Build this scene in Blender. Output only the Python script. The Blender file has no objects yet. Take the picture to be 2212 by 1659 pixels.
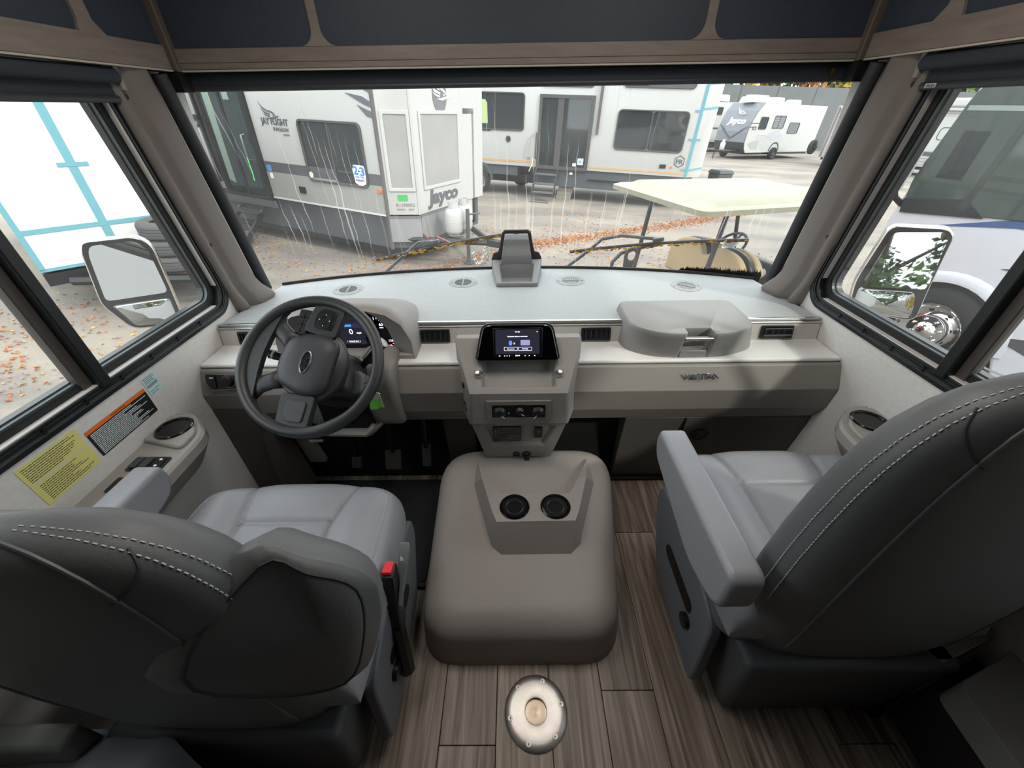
import bpy, bmesh, math, random
from mathutils import Vector, Matrix, Euler
V = Vector
rad = math.radians
S = bpy.context.scene
COL = S.collection
rng = random.Random(7)

# ---------------------------------------------------------------- camera
cd = bpy.data.cameras.new('camera')
cam = bpy.data.objects.new('camera', cd)
COL.objects.link(cam)
cd.sensor_fit = 'HORIZONTAL'
cd.sensor_width = 36.0
cd.lens = 36.0 * 840.0 / 2212.0
cd.clip_start = 0.02
cd.clip_end = 400
cam.matrix_world = (Matrix.Translation((-0.015, 0, 1.4)) @ Matrix.Rotation(rad(0.5), 4, 'Z')
                    @ Matrix.Rotation(rad(90 - 35.4), 4, 'X') @ Matrix.Rotation(rad(-0.9), 4, 'Z'))
S.camera = cam

# ---------------------------------------------------------------- sky, sun, exposure
w = bpy.data.worlds.new('sky')
S.world = w
w.use_nodes = True
bg = w.node_tree.nodes['Background']
bg.inputs[0].default_value = (0.93, 0.97, 1.0, 1)
bg.inputs[1].default_value = 1.75
sd = bpy.data.lights.new('sun', 'SUN')
sd.energy = 1.1
sd.color = (1.0, 0.93, 0.82)
sd.angle = rad(4.0)
sun = bpy.data.objects.new('sun', sd)
COL.objects.link(sun)
sun.rotation_euler = V((-0.62, 0.50, -0.60)).to_track_quat('-Z', 'Y').to_euler()
S.view_settings.view_transform = 'Standard'
S.view_settings.look = 'None'
S.view_settings.gamma = 1.0
S.view_settings.use_curve_mapping = False
S.view_settings.exposure = 1.0
try:
    S.cycles.max_bounces = 10
    S.cycles.diffuse_bounces = 5
    S.cycles.transparent_max_bounces = 24
    S.cycles.use_denoising = True
    S.cycles.caustics_reflective = False
    S.cycles.caustics_refractive = False
    S.cycles.sample_clamp_indirect = 6
except Exception:
    pass

# ---------------------------------------------------------------- materials
def lin(c):
    if isinstance(c, str):
        c = c.lstrip('#')
        c = [int(c[i:i + 2], 16) / 255 for i in (0, 2, 4)]
        c = [x / 12.92 if x <= 0.04045 else ((x + 0.055) / 1.055) ** 2.4 for x in c]
    return (c[0], c[1], c[2], 1)

def mat(name, col, rough=0.5, metal=0.0, var=None, bump=None, coat=0.0, emit=None, spec=None, stretch=None):
    """var=(scale, colour2, contrast) colour noise; bump=(scale, strength)"""
    m = bpy.data.materials.new(name)
    m.use_nodes = True
    nt = m.node_tree
    b = nt.nodes['Principled BSDF']
    b.inputs['Base Color'].default_value = lin(col)
    b.inputs['Roughness'].default_value = rough
    b.inputs['Metallic'].default_value = metal
    b.inputs['Coat Weight'].default_value = coat
    if spec is not None:
        b.inputs['Specular IOR Level'].default_value = spec
    if emit:
        b.inputs['Emission Color'].default_value = lin(emit[0])
        b.inputs['Emission Strength'].default_value = emit[1]
    if var or bump:
        tc = nt.nodes.new('ShaderNodeTexCoord')
        src = tc.outputs['Object']
        if stretch:
            mp = nt.nodes.new('ShaderNodeMapping')
            mp.inputs['Scale'].default_value = stretch
            nt.links.new(src, mp.inputs[0])
            src = mp.outputs[0]
    if var:
        n = nt.nodes.new('ShaderNodeTexNoise')
        n.inputs['Scale'].default_value = var[0]
        n.inputs['Detail'].default_value = 5
        nt.links.new(src, n.inputs['Vector'])
        r = nt.nodes.new('ShaderNodeValToRGB')
        k = var[2] if len(var) > 2 else 0.2
        r.color_ramp.elements[0].position = 0.5 - k
        r.color_ramp.elements[1].position = 0.5 + k
        r.color_ramp.elements[0].color = lin(col)
        r.color_ramp.elements[1].color = lin(var[1])
        nt.links.new(n.outputs['Fac'], r.inputs[0])
        nt.links.new(r.outputs[0], b.inputs['Base Color'])
    if bump:
        n2 = nt.nodes.new('ShaderNodeTexNoise')
        n2.inputs['Scale'].default_value = bump[0]
        n2.inputs['Detail'].default_value = 3
        nt.links.new(src, n2.inputs['Vector'])
        bn = nt.nodes.new('ShaderNodeBump')
        bn.inputs['Strength'].default_value = bump[1]
        bn.inputs['Distance'].default_value = 0.002
        nt.links.new(n2.outputs['Fac'], bn.inputs['Height'])
        nt.links.new(bn.outputs[0], b.inputs['Normal'])
    return m

def glass_mat(name, tint, dirt=0.0, streak=False, refl=0.06):
    m = bpy.data.materials.new(name)
    m.use_nodes = True
    nt = m.node_tree
    nt.nodes.clear()
    N, L = nt.nodes.new, nt.links.new
    out = N('ShaderNodeOutputMaterial')
    tr = N('ShaderNodeBsdfTransparent'); tr.inputs[0].default_value = (*tint, 1)
    gl = N('ShaderNodeBsdfGlossy'); gl.inputs['Roughness'].default_value = 0.02
    lw = N('ShaderNodeFresnel'); lw.inputs['IOR'].default_value = 1.22
    mx = N('ShaderNodeMixShader')
    L(lw.outputs[0], mx.inputs[0]); L(tr.outputs[0], mx.inputs[1]); L(gl.outputs[0], mx.inputs[2])
    last = mx
    if dirt:
        tl = N('ShaderNodeBsdfTranslucent'); tl.inputs[0].default_value = (0.95, 0.95, 0.93, 1)
        df = N('ShaderNodeBsdfDiffuse'); df.inputs[0].default_value = (0.9, 0.9, 0.88, 1)
        md = N('ShaderNodeMixShader'); md.inputs[0].default_value = 0.4
        L(tl.outputs[0], md.inputs[1]); L(df.outputs[0], md.inputs[2])
        tc = N('ShaderNodeTexCoord')
        no = N('ShaderNodeTexNoise'); no.inputs['Scale'].default_value = 5; no.inputs['Detail'].default_value = 6
        L(tc.outputs['Object'], no.inputs['Vector'])
        m1 = N('ShaderNodeMath'); m1.operation = 'MULTIPLY'; m1.inputs[1].default_value = dirt * 2
        L(no.outputs['Fac'], m1.inputs[0])
        fac = m1.outputs[0]
        if streak:      # dried runs of rain water down the outside of the windshield
            wob = N('ShaderNodeTexNoise'); wob.inputs['Scale'].default_value = 7
            L(tc.outputs['Object'], wob.inputs['Vector'])
            sx = N('ShaderNodeSeparateXYZ'); L(tc.outputs['Object'], sx.inputs[0])
            a = N('ShaderNodeMath'); a.operation = 'MULTIPLY_ADD'; a.inputs[1].default_value = 0.035
            L(wob.outputs['Fac'], a.inputs[0]); L(sx.outputs['X'], a.inputs[2])
            cx = N('ShaderNodeCombineXYZ'); L(a.outputs[0], cx.inputs['X'])
            zz = N('ShaderNodeMath'); zz.operation = 'MULTIPLY'; zz.inputs[1].default_value = 0.012
            L(sx.outputs['Z'], zz.inputs[0]); L(zz.outputs[0], cx.inputs['Y'])
            ns = N('ShaderNodeTexNoise'); ns.inputs['Scale'].default_value = 130; ns.inputs['Detail'].default_value = 0
            L(cx.outputs[0], ns.inputs['Vector'])
            rp = N('ShaderNodeValToRGB')
            rp.color_ramp.elements[0].position = 0.685; rp.color_ramp.elements[0].color = (0, 0, 0, 1)
            rp.color_ramp.elements[1].position = 0.76; rp.color_ramp.elements[1].color = (1, 1, 1, 1)
            L(ns.outputs['Fac'], rp.inputs[0])
            mk = N('ShaderNodeTexNoise'); mk.inputs['Scale'].default_value = 2.2; mk.inputs['Detail'].default_value = 2
            L(tc.outputs['Object'], mk.inputs['Vector'])
            rm = N('ShaderNodeValToRGB')
            rm.color_ramp.elements[0].position = 0.42; rm.color_ramp.elements[1].position = 0.6
            L(mk.outputs['Fac'], rm.inputs[0])
            mm = N('ShaderNodeMath'); mm.operation = 'MULTIPLY'
            L(rp.outputs[0], mm.inputs[0]); L(rm.outputs[0], mm.inputs[1])
            ma = N('ShaderNodeMath'); ma.operation = 'MULTIPLY_ADD'; ma.inputs[1].default_value = 0.3
            L(mm.outputs[0], ma.inputs[0]); L(fac, ma.inputs[2])
            fac = ma.outputs[0]
        m2 = N('ShaderNodeMixShader')
        L(fac, m2.inputs[0]); L(last.outputs[0], m2.inputs[1]); L(md.outputs[0], m2.inputs[2])
        last = m2
    L(last.outputs[0], out.inputs[0])
    return m

MT = {}
def K(name, *a, **k):
    if name not in MT:
        MT[name] = mat(name, *a, **k)
    return MT[name]

# ---------------------------------------------------------------- objects
def link(o):
    COL.objects.link(o)
    return o

def tag(o, label=None, cat=None, group=None, kind=None):
    if label: o['label'] = label
    if cat: o['category'] = cat
    if group: o['group'] = group
    if kind: o['kind'] = kind
    return o

def thing(name, label, cat, loc=(0, 0, 0), rotz=0.0, group=None):
    o = link(bpy.data.objects.new(name, None))
    o.empty_display_size = 0.05
    o.location = loc
    o.rotation_euler = (0, 0, rotz)
    return tag(o, label, cat, group)

def base_matrix(o):
    return Matrix.LocRotScale(o.location, o.rotation_euler, o.scale)

def world_of(o):
    m = base_matrix(o)
    if o.parent:
        m = world_of(o.parent) @ o.matrix_parent_inverse @ m
    return m

def adopt(o, parent, local=False):
    if parent is not None:
        o.parent = parent
        if not local:
            o.matrix_parent_inverse = world_of(parent).inverted()
    return o

# outdoor ground leans 2.6 degrees against the parked coach
P0 = V((0, 0, -1.0))
RO = Matrix.Rotation(rad(2.6), 4, 'Y')
def outworld(x, y, z=0.0, ang=0.0):
    return Matrix.Translation(P0) @ RO @ Matrix.Translation((x, y, z)) @ Matrix.Rotation(ang, 4, 'Z')

def othing(name, label, cat, x, y, ang=0.0, group=None, z=0.0):
    o = link(bpy.data.objects.new(name, None))
    m = outworld(x, y, z, ang)
    o.location = m.to_translation()
    o.rotation_euler = m.to_euler()
    return tag(o, label, cat, group)

class MB:
    def __init__(self):
        self.v = []; self.f = []; self.mi = []; self.cur = 0
    def add(self, vs, fs):
        n = len(self.v)
        self.v += [tuple(p) for p in vs]
        self.f += [tuple(i + n for i in f) for f in fs]
        self.mi += [self.cur] * len(fs)
        return self
    def box(self, lo, hi):
        x0, y0, z0 = lo; x1, y1, z1 = hi
        return self.add([(x0, y0, z0), (x1, y0, z0), (x1, y1, z0), (x0, y1, z0), (x0, y0, z1), (x1, y0, z1), (x1, y1, z1), (x0, y1, z1)],
                        [(3, 2, 1, 0), (4, 5, 6, 7), (0, 1, 5, 4), (1, 2, 6, 5), (2, 3, 7, 6), (3, 0, 4, 7)])
    def obox(self, c, s, M=None):
        """box centred at c, size s, turned by matrix M"""
        M = (M or Matrix()).to_3x3()
        h = V(s) / 2
        vs = [V(c) + M @ V((a * h.x, b * h.y, d * h.z)) for d in (-1, 1) for a, b in ((-1, -1), (1, -1), (1, 1), (-1, 1))]
        return self.add(vs, [(3, 2, 1, 0), (4, 5, 6, 7), (0, 1, 5, 4), (1, 2, 6, 5), (2, 3, 7, 6), (3, 0, 4, 7)])
    def hexa(self, b, t):
        """eight corners: ring b below, ring t above"""
        return self.loft([b, t])
    def loft(self, rings, cap0=True, cap1=True, closed=True):
        n = len(rings[0]); vs = []; fs = []
        for r in rings: vs += [tuple(p) for p in r]
        for k in range(len(rings) - 1):
            for i in range(n if closed else n - 1):
                j = (i + 1) % n
                fs.append((k * n + i, k * n + j, (k + 1) * n + j, (k + 1) * n + i))
        if cap0: fs.append(tuple(range(n - 1, -1, -1)))
        if cap1: fs.append(tuple(range((len(rings) - 1) * n, len(rings) * n)))
        return self.add(vs, fs)
    def prism(self, pts, h, fr, h0=0.0):
        """polygon in frame fr=(origin, ux, uy, un) pushed from h0 to h along un"""
        o, ux, uy, un = fr
        a = [o + ux * p[0] + uy * p[1] + un * h0 for p in pts]
        b = [o + ux * p[0] + uy * p[1] + un * h for p in pts]
        return self.loft([a, b])
    def ring(self, outer, inner, h, fr, h0=0.0):
        """flat frame between two loops with the same number of points"""
        o, ux, uy, un = fr
        P = lambda p, d: o + ux * p[0] + uy * p[1] + un * d
        loops = [[P(p, h0) for p in outer], [P(p, h) for p in outer], [P(p, h) for p in inner], [P(p, h0) for p in inner]]
        n = len(outer); vs = []; fs = []
        for l in loops: vs += l
        for k in range(4):
            k2 = (k + 1) % 4
            for i in range(n):
                j = (i + 1) % n
                fs.append((k * n + i, k * n + j, k2 * n + j, k2 * n + i))
        return self.add(vs, fs)
    def tube(self, path, r, n=8, closed=False):
        path = [V(p) for p in path]
        rs = r if isinstance(r, (list, tuple)) else [r] * len(path)
        rings = []; up = None
        m = len(path)
        for i, p in enumerate(path):
            if closed: t = path[(i + 1) % m] - path[i - 1]
            else: t = path[min(i + 1, m - 1)] - path[max(i - 1, 0)]
            t.normalize()
            if up is None:
                up = V((0, 0, 1)) if abs(t.z) < 0.9 else V((1, 0, 0))
            u = t.cross(up)
            if u.length < 1e-6: u = t.cross(V((0, 1, 0)))
            u.normalize(); up = u.cross(t).normalized()
            rings.append([p + (u * math.cos(2 * math.pi * k / n) + up * math.sin(2 * math.pi * k / n)) * rs[i] for k in range(n)])
        if closed:
            rings.append(rings[0])
            return self.loft(rings, False, False)
        return self.loft(rings)
    def lathe(self, prof, fr, n=24, cap=True):
        o, ux, uy, un = fr
        rings = [[o + (ux * math.cos(2 * math.pi * k / n) + uy * math.sin(2 * math.pi * k / n)) * r + un * z for k in range(n)] for r, z in prof]
        return self.loft(rings, cap, cap)
    def ball(self, c, r, n=10, m=6):
        c = V(c)
        rr = r if isinstance(r, (tuple, list)) else (r, r, r)
        rings = []
        for i in range(m + 1):
            t = math.pi * i / m
            rr0 = max(math.sin(t), 1e-3)
            rings.append([c + V((rr[0] * rr0 * math.cos(2 * math.pi * k / n), rr[1] * rr0 * math.sin(2 * math.pi * k / n), -rr[2] * math.cos(t))) for k in range(n)])
        return self.loft(rings)
    def grid(self, fn, nu, nv, u0=0, u1=1, v0=0, v1=1):
        vs = [fn(u0 + (u1 - u0) * i / nu, v0 + (v1 - v0) * j / nv) for j in range(nv + 1) for i in range(nu + 1)]
        fs = [(j * (nu + 1) + i, j * (nu + 1) + i + 1, (j + 1) * (nu + 1) + i + 1, (j + 1) * (nu + 1) + i) for j in range(nv) for i in range(nu)]
        return self.add(vs, fs)
    def build(self, name, m, parent=None, smooth=False, bevel=0.0, seg=2, sub=0, local=False, solid=0.0, ang=40, label=None, fix=True):
        me = bpy.data.meshes.new(name)
        me.from_pydata(self.v, [], self.f)
        ms = m if isinstance(m, (list, tuple)) else [m]
        for x in ms: me.materials.append(x)
        if len(ms) > 1:
            me.polygons.foreach_set('material_index', self.mi)
        if fix:
            bm = bmesh.new(); bm.from_mesh(me)
            bmesh.ops.recalc_face_normals(bm, faces=bm.faces)
            bm.to_mesh(me); bm.free()
        o = link(bpy.data.objects.new(name, me))
        if solid:
            md = o.modifiers.new('solid', 'SOLIDIFY'); md.thickness = solid
        if bevel:
            md = o.modifiers.new('bevel', 'BEVEL'); md.width = bevel; md.segments = seg; md.limit_method = 'ANGLE'; md.angle_limit = rad(28)
            md.harden_normals = False
        if sub:
            md = o.modifiers.new('sub', 'SUBSURF'); md.levels = sub; md.render_levels = sub
        if smooth or sub:
            me.polygons.foreach_set('use_smooth', [True] * len(me.polygons))
        elif bevel:
            me.polygons.foreach_set('use_smooth', [True] * len(me.polygons))
            try:
                me.set_sharp_from_angle(angle=rad(ang))
            except Exception:
                pass
        if smooth and not sub and ang < 180:
            try:
                me.set_sharp_from_angle(angle=rad(ang))
            except Exception:
                pass
        adopt(o, parent, local)
        if label: o['label'] = label
        return o

def fr(o, ux=(1, 0, 0), uy=(0, 1, 0)):
    ux = V(ux).normalized(); uy = V(uy)
    uy = (uy - ux * uy.dot(ux)).normalized()
    return (V(o), ux, uy, ux.cross(uy))

XY = lambda z=0.0: fr((0, 0, z))

def rrect(w, h, r, n=5, cx=0.0, cy=0.0):
    """rounded rectangle loop; r = one radius or four (bl, br, tr, tl)"""
    rs = r if isinstance(r, (tuple, list)) else (r,) * 4
    out = []
    for (sx, sy, a0), q in zip(((-1, -1, 180), (1, -1, 270), (1, 1, 0), (-1, 1, 90)), rs):
        x = cx + sx * (w / 2 - q); y = cy + sy * (h / 2 - q)
        for k in range(n + 1):
            a = rad(a0 + 90 * k / n)
            out.append((x + q * math.cos(a), y + q * math.sin(a)))
    return out

def rect_loop(x0, x1, y0, y1, r, n=5):
    return rrect(x1 - x0, y1 - y0, r, n, (x0 + x1) / 2, (y0 + y1) / 2)

def roundpoly(pts, r, n=4):
    out = []
    m = len(pts)
    for i in range(m):
        p = V(pts[i]).to_2d() if len(pts[i]) > 2 else V(pts[i])
        a = V(pts[i - 1]) - p; b = V(pts[(i + 1) % m]) - p
        q = r[i] if isinstance(r, (list, tuple)) else r
        q = min(q, a.length * 0.49, b.length * 0.49)
        if q <= 1e-6:
            out.append(tuple(p)); continue
        s = p + a.normalized() * q; e = p + b.normalized() * q
        for k in range(n + 1):
            t = k / n
            out.append(tuple(s * (1 - t) ** 2 + p * 2 * t * (1 - t) + e * t ** 2))
    return out

def text(name, s, size, frame, m, parent, depth=0.0008, width=None, bold=0.0, shear=0.0, local=False, align='LEFT', lift=0.0, label=None, bev=0.0):
    """flat or raised lettering on frame (origin, ux, uy, un)"""
    cu = bpy.data.curves.new(name, 'FONT')
    cu.body = s; cu.size = size; cu.extrude = depth; cu.offset = bold; cu.shear = shear
    cu.align_x = align; cu.resolution_u = 2; cu.bevel_depth = bev
    to = bpy.data.objects.new(name, cu)
    COL.objects.link(to)
    bpy.context.view_layer.update()
    me = bpy.data.meshes.new_from_object(to.evaluated_get(bpy.context.evaluated_depsgraph_get()))
    bpy.data.objects.remove(to)
    bpy.data.curves.remove(cu)
    o, ux, uy, un = frame
    k = 1.0
    if width and len(me.vertices):
        xs = [v.co.x for v in me.vertices]
        k = width / max(1e-6, max(xs) - min(xs))
    for v in me.vertices:
        p = v.co.copy()
        v.co = o + ux * (p.x * k) + uy * p.y + un * (p.z + depth + lift)
    me.materials.clear(); me.materials.append(m)
    ob = link(bpy.data.objects.new(name, me))
    adopt(ob, parent, local)
    if label: ob['label'] = label
    return ob

def dup_tree(o, **kw):
    """copy a thing with its parts and sub-parts (mesh data shared)"""
    def rec(s, par):
        c = s.copy(); COL.objects.link(c)
        if par is not None: c.parent = par
        for ch in [x for x in bpy.data.objects if x.parent == s]: rec(ch, c)
        return c
    return rec(o, None)
# ================================================================ INTERIOR SHELL
W = 1.15
wallm = mat('wall_vinyl', '#dddbd8', 0.6, var=(60, '#d2d0cd', 0.25), bump=(180, 0.08))
dark = K('dark_plastic', '#232527', 0.45, bump=(300, 0.05))
blackp = K('black_plastic', '#0d0e10', 0.35)
rubber = K('black_rubber', '#101214', 0.55)
seal = K('window_seal', '#15191c', 0.4)
navy = K('shade_cloth', '#2b333e', 0.75, var=(90, '#252c36', 0.3))
wood = mat('cabinet_wood', '#8a7f78', 0.5, var=(4, '#70665f', 0.35), stretch=(2.5, 18, 18))
woody = mat('cabinet_wood_side', '#8a7f78', 0.5, var=(4, '#70665f', 0.35), stretch=(18, 2.5, 18))
grayp = K('gray_plastic', '#989490', 0.5, bump=(420, 0.12))
graylt = K('gray_plastic_light', '#bdb9b5', 0.5, bump=(420, 0.1))
chrome = K('chrome', '#d8d8d8', 0.12, 1.0)
alu = K('brushed_aluminium', '#c9c8c7', 0.32, 1.0)
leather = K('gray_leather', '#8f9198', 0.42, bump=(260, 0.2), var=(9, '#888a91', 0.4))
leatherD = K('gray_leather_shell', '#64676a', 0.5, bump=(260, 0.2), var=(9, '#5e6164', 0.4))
white = K('white_print', '#f2f2f0', 0.6)
screwm = K('screw_steel', '#9b9a98', 0.35, 1.0)

def struct(o): return tag(o, kind='structure')

# floor: dark subfloor with laid planks
b = MB(); b.box((-W, -3.0, -0.06), (W, 1.3, -0.008))
floor = struct(b.build('floor', K('subfloor', '#1d1613', 0.8)))
def plank_mat():
    m = bpy.data.materials.new('walnut_plank'); m.use_nodes = True
    nt = m.node_tree; N, L = nt.nodes.new, nt.links.new
    bs = nt.nodes['Principled BSDF']; bs.inputs['Roughness'].default_value = 0.42
    tc = N('ShaderNodeTexCoord'); oi = N('ShaderNodeObjectInfo')
    mp = N('ShaderNodeMapping'); mp.inputs['Scale'].default_value = (48, 2.2, 1)
    L(tc.outputs['Object'], mp.inputs[0])
    ad = N('ShaderNodeVectorMath'); ad.operation = 'ADD'
    cb = N('ShaderNodeCombineXYZ')
    mu = N('ShaderNodeMath'); mu.operation = 'MULTIPLY'; mu.inputs[1].default_value = 60
    L(oi.outputs['Random'], mu.inputs[0]); L(mu.outputs[0], cb.inputs[0]); L(mu.outputs[0], cb.inputs[1])
    L(mp.outputs[0], ad.inputs[0]); L(cb.outputs[0], ad.inputs[1])
    n1 = N('ShaderNodeTexNoise'); n1.inputs['Scale'].default_value = 1.0; n1.inputs['Detail'].default_value = 7; n1.inputs['Distortion'].default_value = 1.1
    L(ad.outputs[0], n1.inputs['Vector'])
    r = N('ShaderNodeValToRGB')
    r.color_ramp.elements[0].position = 0.32; r.color_ramp.elements[0].color = lin('#60524a')
    r.color_ramp.elements[1].position = 0.68; r.color_ramp.elements[1].color = lin('#b0a092')
    e = r.color_ramp.elements.new(0.5); e.color = lin('#8b7c71')
    L(n1.outputs['Fac'], r.inputs[0])
    hs = N('ShaderNodeHueSaturation')
    ma = N('ShaderNodeMath'); ma.operation = 'MULTIPLY_ADD'; ma.inputs[1].default_value = 0.5; ma.inputs[2].default_value = 0.72
    L(oi.outputs['Random'], ma.inputs[0]); L(ma.outputs[0], hs.inputs['Value'])
    L(r.outputs[0], hs.inputs['Color']); L(hs.outputs[0], bs.inputs['Base Color'])
    bp_ = N('ShaderNodeBump'); bp_.inputs['Strength'].default_value = 0.25; bp_.inputs['Distance'].default_value = 0.001
    L(n1.outputs['Fac'], bp_.inputs['Height']); L(bp_.outputs[0], bs.inputs['Normal'])
    return m
pm = plank_mat()
pw, plen = 0.1533, 1.22
i = 0
for c in range(15):
    x0 = -W + c * pw
    off = [0.0, 0.48, 0.83, 0.31, 0.62, 0.12, 0.95][c % 7]
    y = -1.2 - off
    while y < 1.2:
        y0, y1 = max(y, -1.2), min(y + plen, 1.24)
        if y1 - y0 > 0.05:
            p = MB(); p.box((x0 + 0.0007, y0 + 0.0007, -0.008), (x0 + pw - 0.0007, y1 - 0.0007, 0.0))
            p.build('plank', pm, floor, bevel=0.0012, seg=1)
        y += plen

# side walls with the window opening left free
def side_wall(name, sx):
    b = MB()
    X0, X1 = (W, W + 0.055)
    def bx(y0, y1, z0, z1):
        b.box((min(sx * X0, sx * X1), y0, z0), (max(sx * X0, sx * X1), y1, z1))
    bx(-3.0, 1.68, -0.06, 0.80)
    bx(-3.0, 0.18, 0.80, 2.02)
    X_ = sorted((sx * X0, sx * X1))
    b.prism([(1.435, 0.80), (1.68, 0.80), (1.68, 2.02), (1.34, 2.02), (1.34, 1.50)], X_[1], fr((0, 0, 0), (0, 1, 0), (0, 0, 1)), X_[0])
    bx(0.18, 1.34, 1.50, 2.02)
    return struct(b.build(name, wallm))
wl = side_wall('wall_left', -1); wr = side_wall('wall_right', 1)
for sx, wo in ((-1, wl), (1, wr)):
    for (y, z) in ((1.505, 0.775),):
        f_ = fr((sx * (W - 0.0005), y, z), (0, -sx, 0), (0, 0, 1))
        s = MB(); s.lathe([(0.006, 0), (0.006, 0.0015), (0.003, 0.003), (0.0001, 0.003)], f_, 12)
        s.build('screw', screwm, wo, smooth=True)

b = MB(); b.box((-W, -3.05, -0.06), (W, -3.0, 2.02)); struct(b.build('wall_back', K('wall_back_paint', '#3a3634', 0.8)))
b = MB(); b.box((-W - 0.05, -3.05, 2.02), (W + 0.05, 2.1, 2.06)); struct(b.build('ceiling', K('ceiling_vinyl', '#c9c5c0', 0.8)))
b = MB(); b.box((-W, 1.245, -0.06), (W, 1.30, 0.62)); struct(b.build('wall_front', K('firewall_paint', '#0d0d0e', 0.8)))
# nose of the coach below and above the windshield
b = MB(); b.prism([(-1.2, 1.70)] + [(x / 10, 1.975 - 0.13 * (x / 10) ** 2 - 0.024 * (x / 10) ** 4) for x in range(-12, 13)] + [(1.2, 1.70)], 0.68, XY(), -0.55)
struct(b.build('trim_1', K('coach_paint', '#e4e4e2', 0.3)))
b = MB(); b.prism([(-1.2, 1.70)] + [(x / 10, 1.855 - 0.13 * (x / 10) ** 2 - 0.024 * (x / 10) ** 4) for x in range(-12, 13)] + [(1.2, 1.70)], 2.02, XY(), 1.53)
struct(b.build('trim_2', K('coach_paint', '#e4e4e2', 0.3)))

# ---------------------------------------------------------------- windshield
def gy(x, z):
    return 1.955 - 0.13 * x * x - 0.024 * x ** 4 - 0.12 * (z - 0.735) / 0.765
wsm = glass_mat('windshield_glass', (0.93, 0.97, 0.96), 0.055, True)
win1 = struct(link(bpy.data.objects.new('window_1', None))); win1.location = (0, 1.93, 0.7)
b = MB(); b.grid(lambda u, v: (u, gy(u, v) + 0.012, v), 44, 8, -1.2, 1.2, 0.69, 1.53)
b.build('pane', wsm, win1, smooth=True, ang=180, fix=False)
b = MB(); b.tube([(x / 20, gy(x / 20, 0.735) - 0.004, 0.738) for x in range(-22, 23)], 0.009, 6)
b.build('seal', K('windshield_seal', '#1e1c1b', 0.6), win1, smooth=True)
# black tree-line decal along the right bottom corner of the glass
b = MB()
x = 0.80; r2 = random.Random(3)
while x < 1.125:
    t = (x - 0.80) / 0.32
    base = 0.735 + 0.004
    tall = 0.012 + 0.018 * t + r2.random() * 0.016
    wd = 0.0045 + r2.random() * 0.005
    pts = [(x - wd, 0.70), (x + wd, 0.70), (x + wd * 0.9, base + tall * 0.35), (x + wd * 0.25, base + tall * 0.7), (x, base + tall), (x - wd * 0.3, base + tall * 0.66), (x - wd * 0.9, base + tall * 0.4)]
    k0 = len(b.v)
    fv = [(px, gy(px, pz) + 0.0105, pz) for px, pz in pts]
    b.add(fv, [tuple(range(7))])
    b.add([(px, py - 0.0006, pz) for px, py, pz in fv], [tuple(range(7))])
    x += 0.005
b.build('tree_decal', K('decal_black', '#0b0c0c', 0.6), win1, fix=False)
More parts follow.
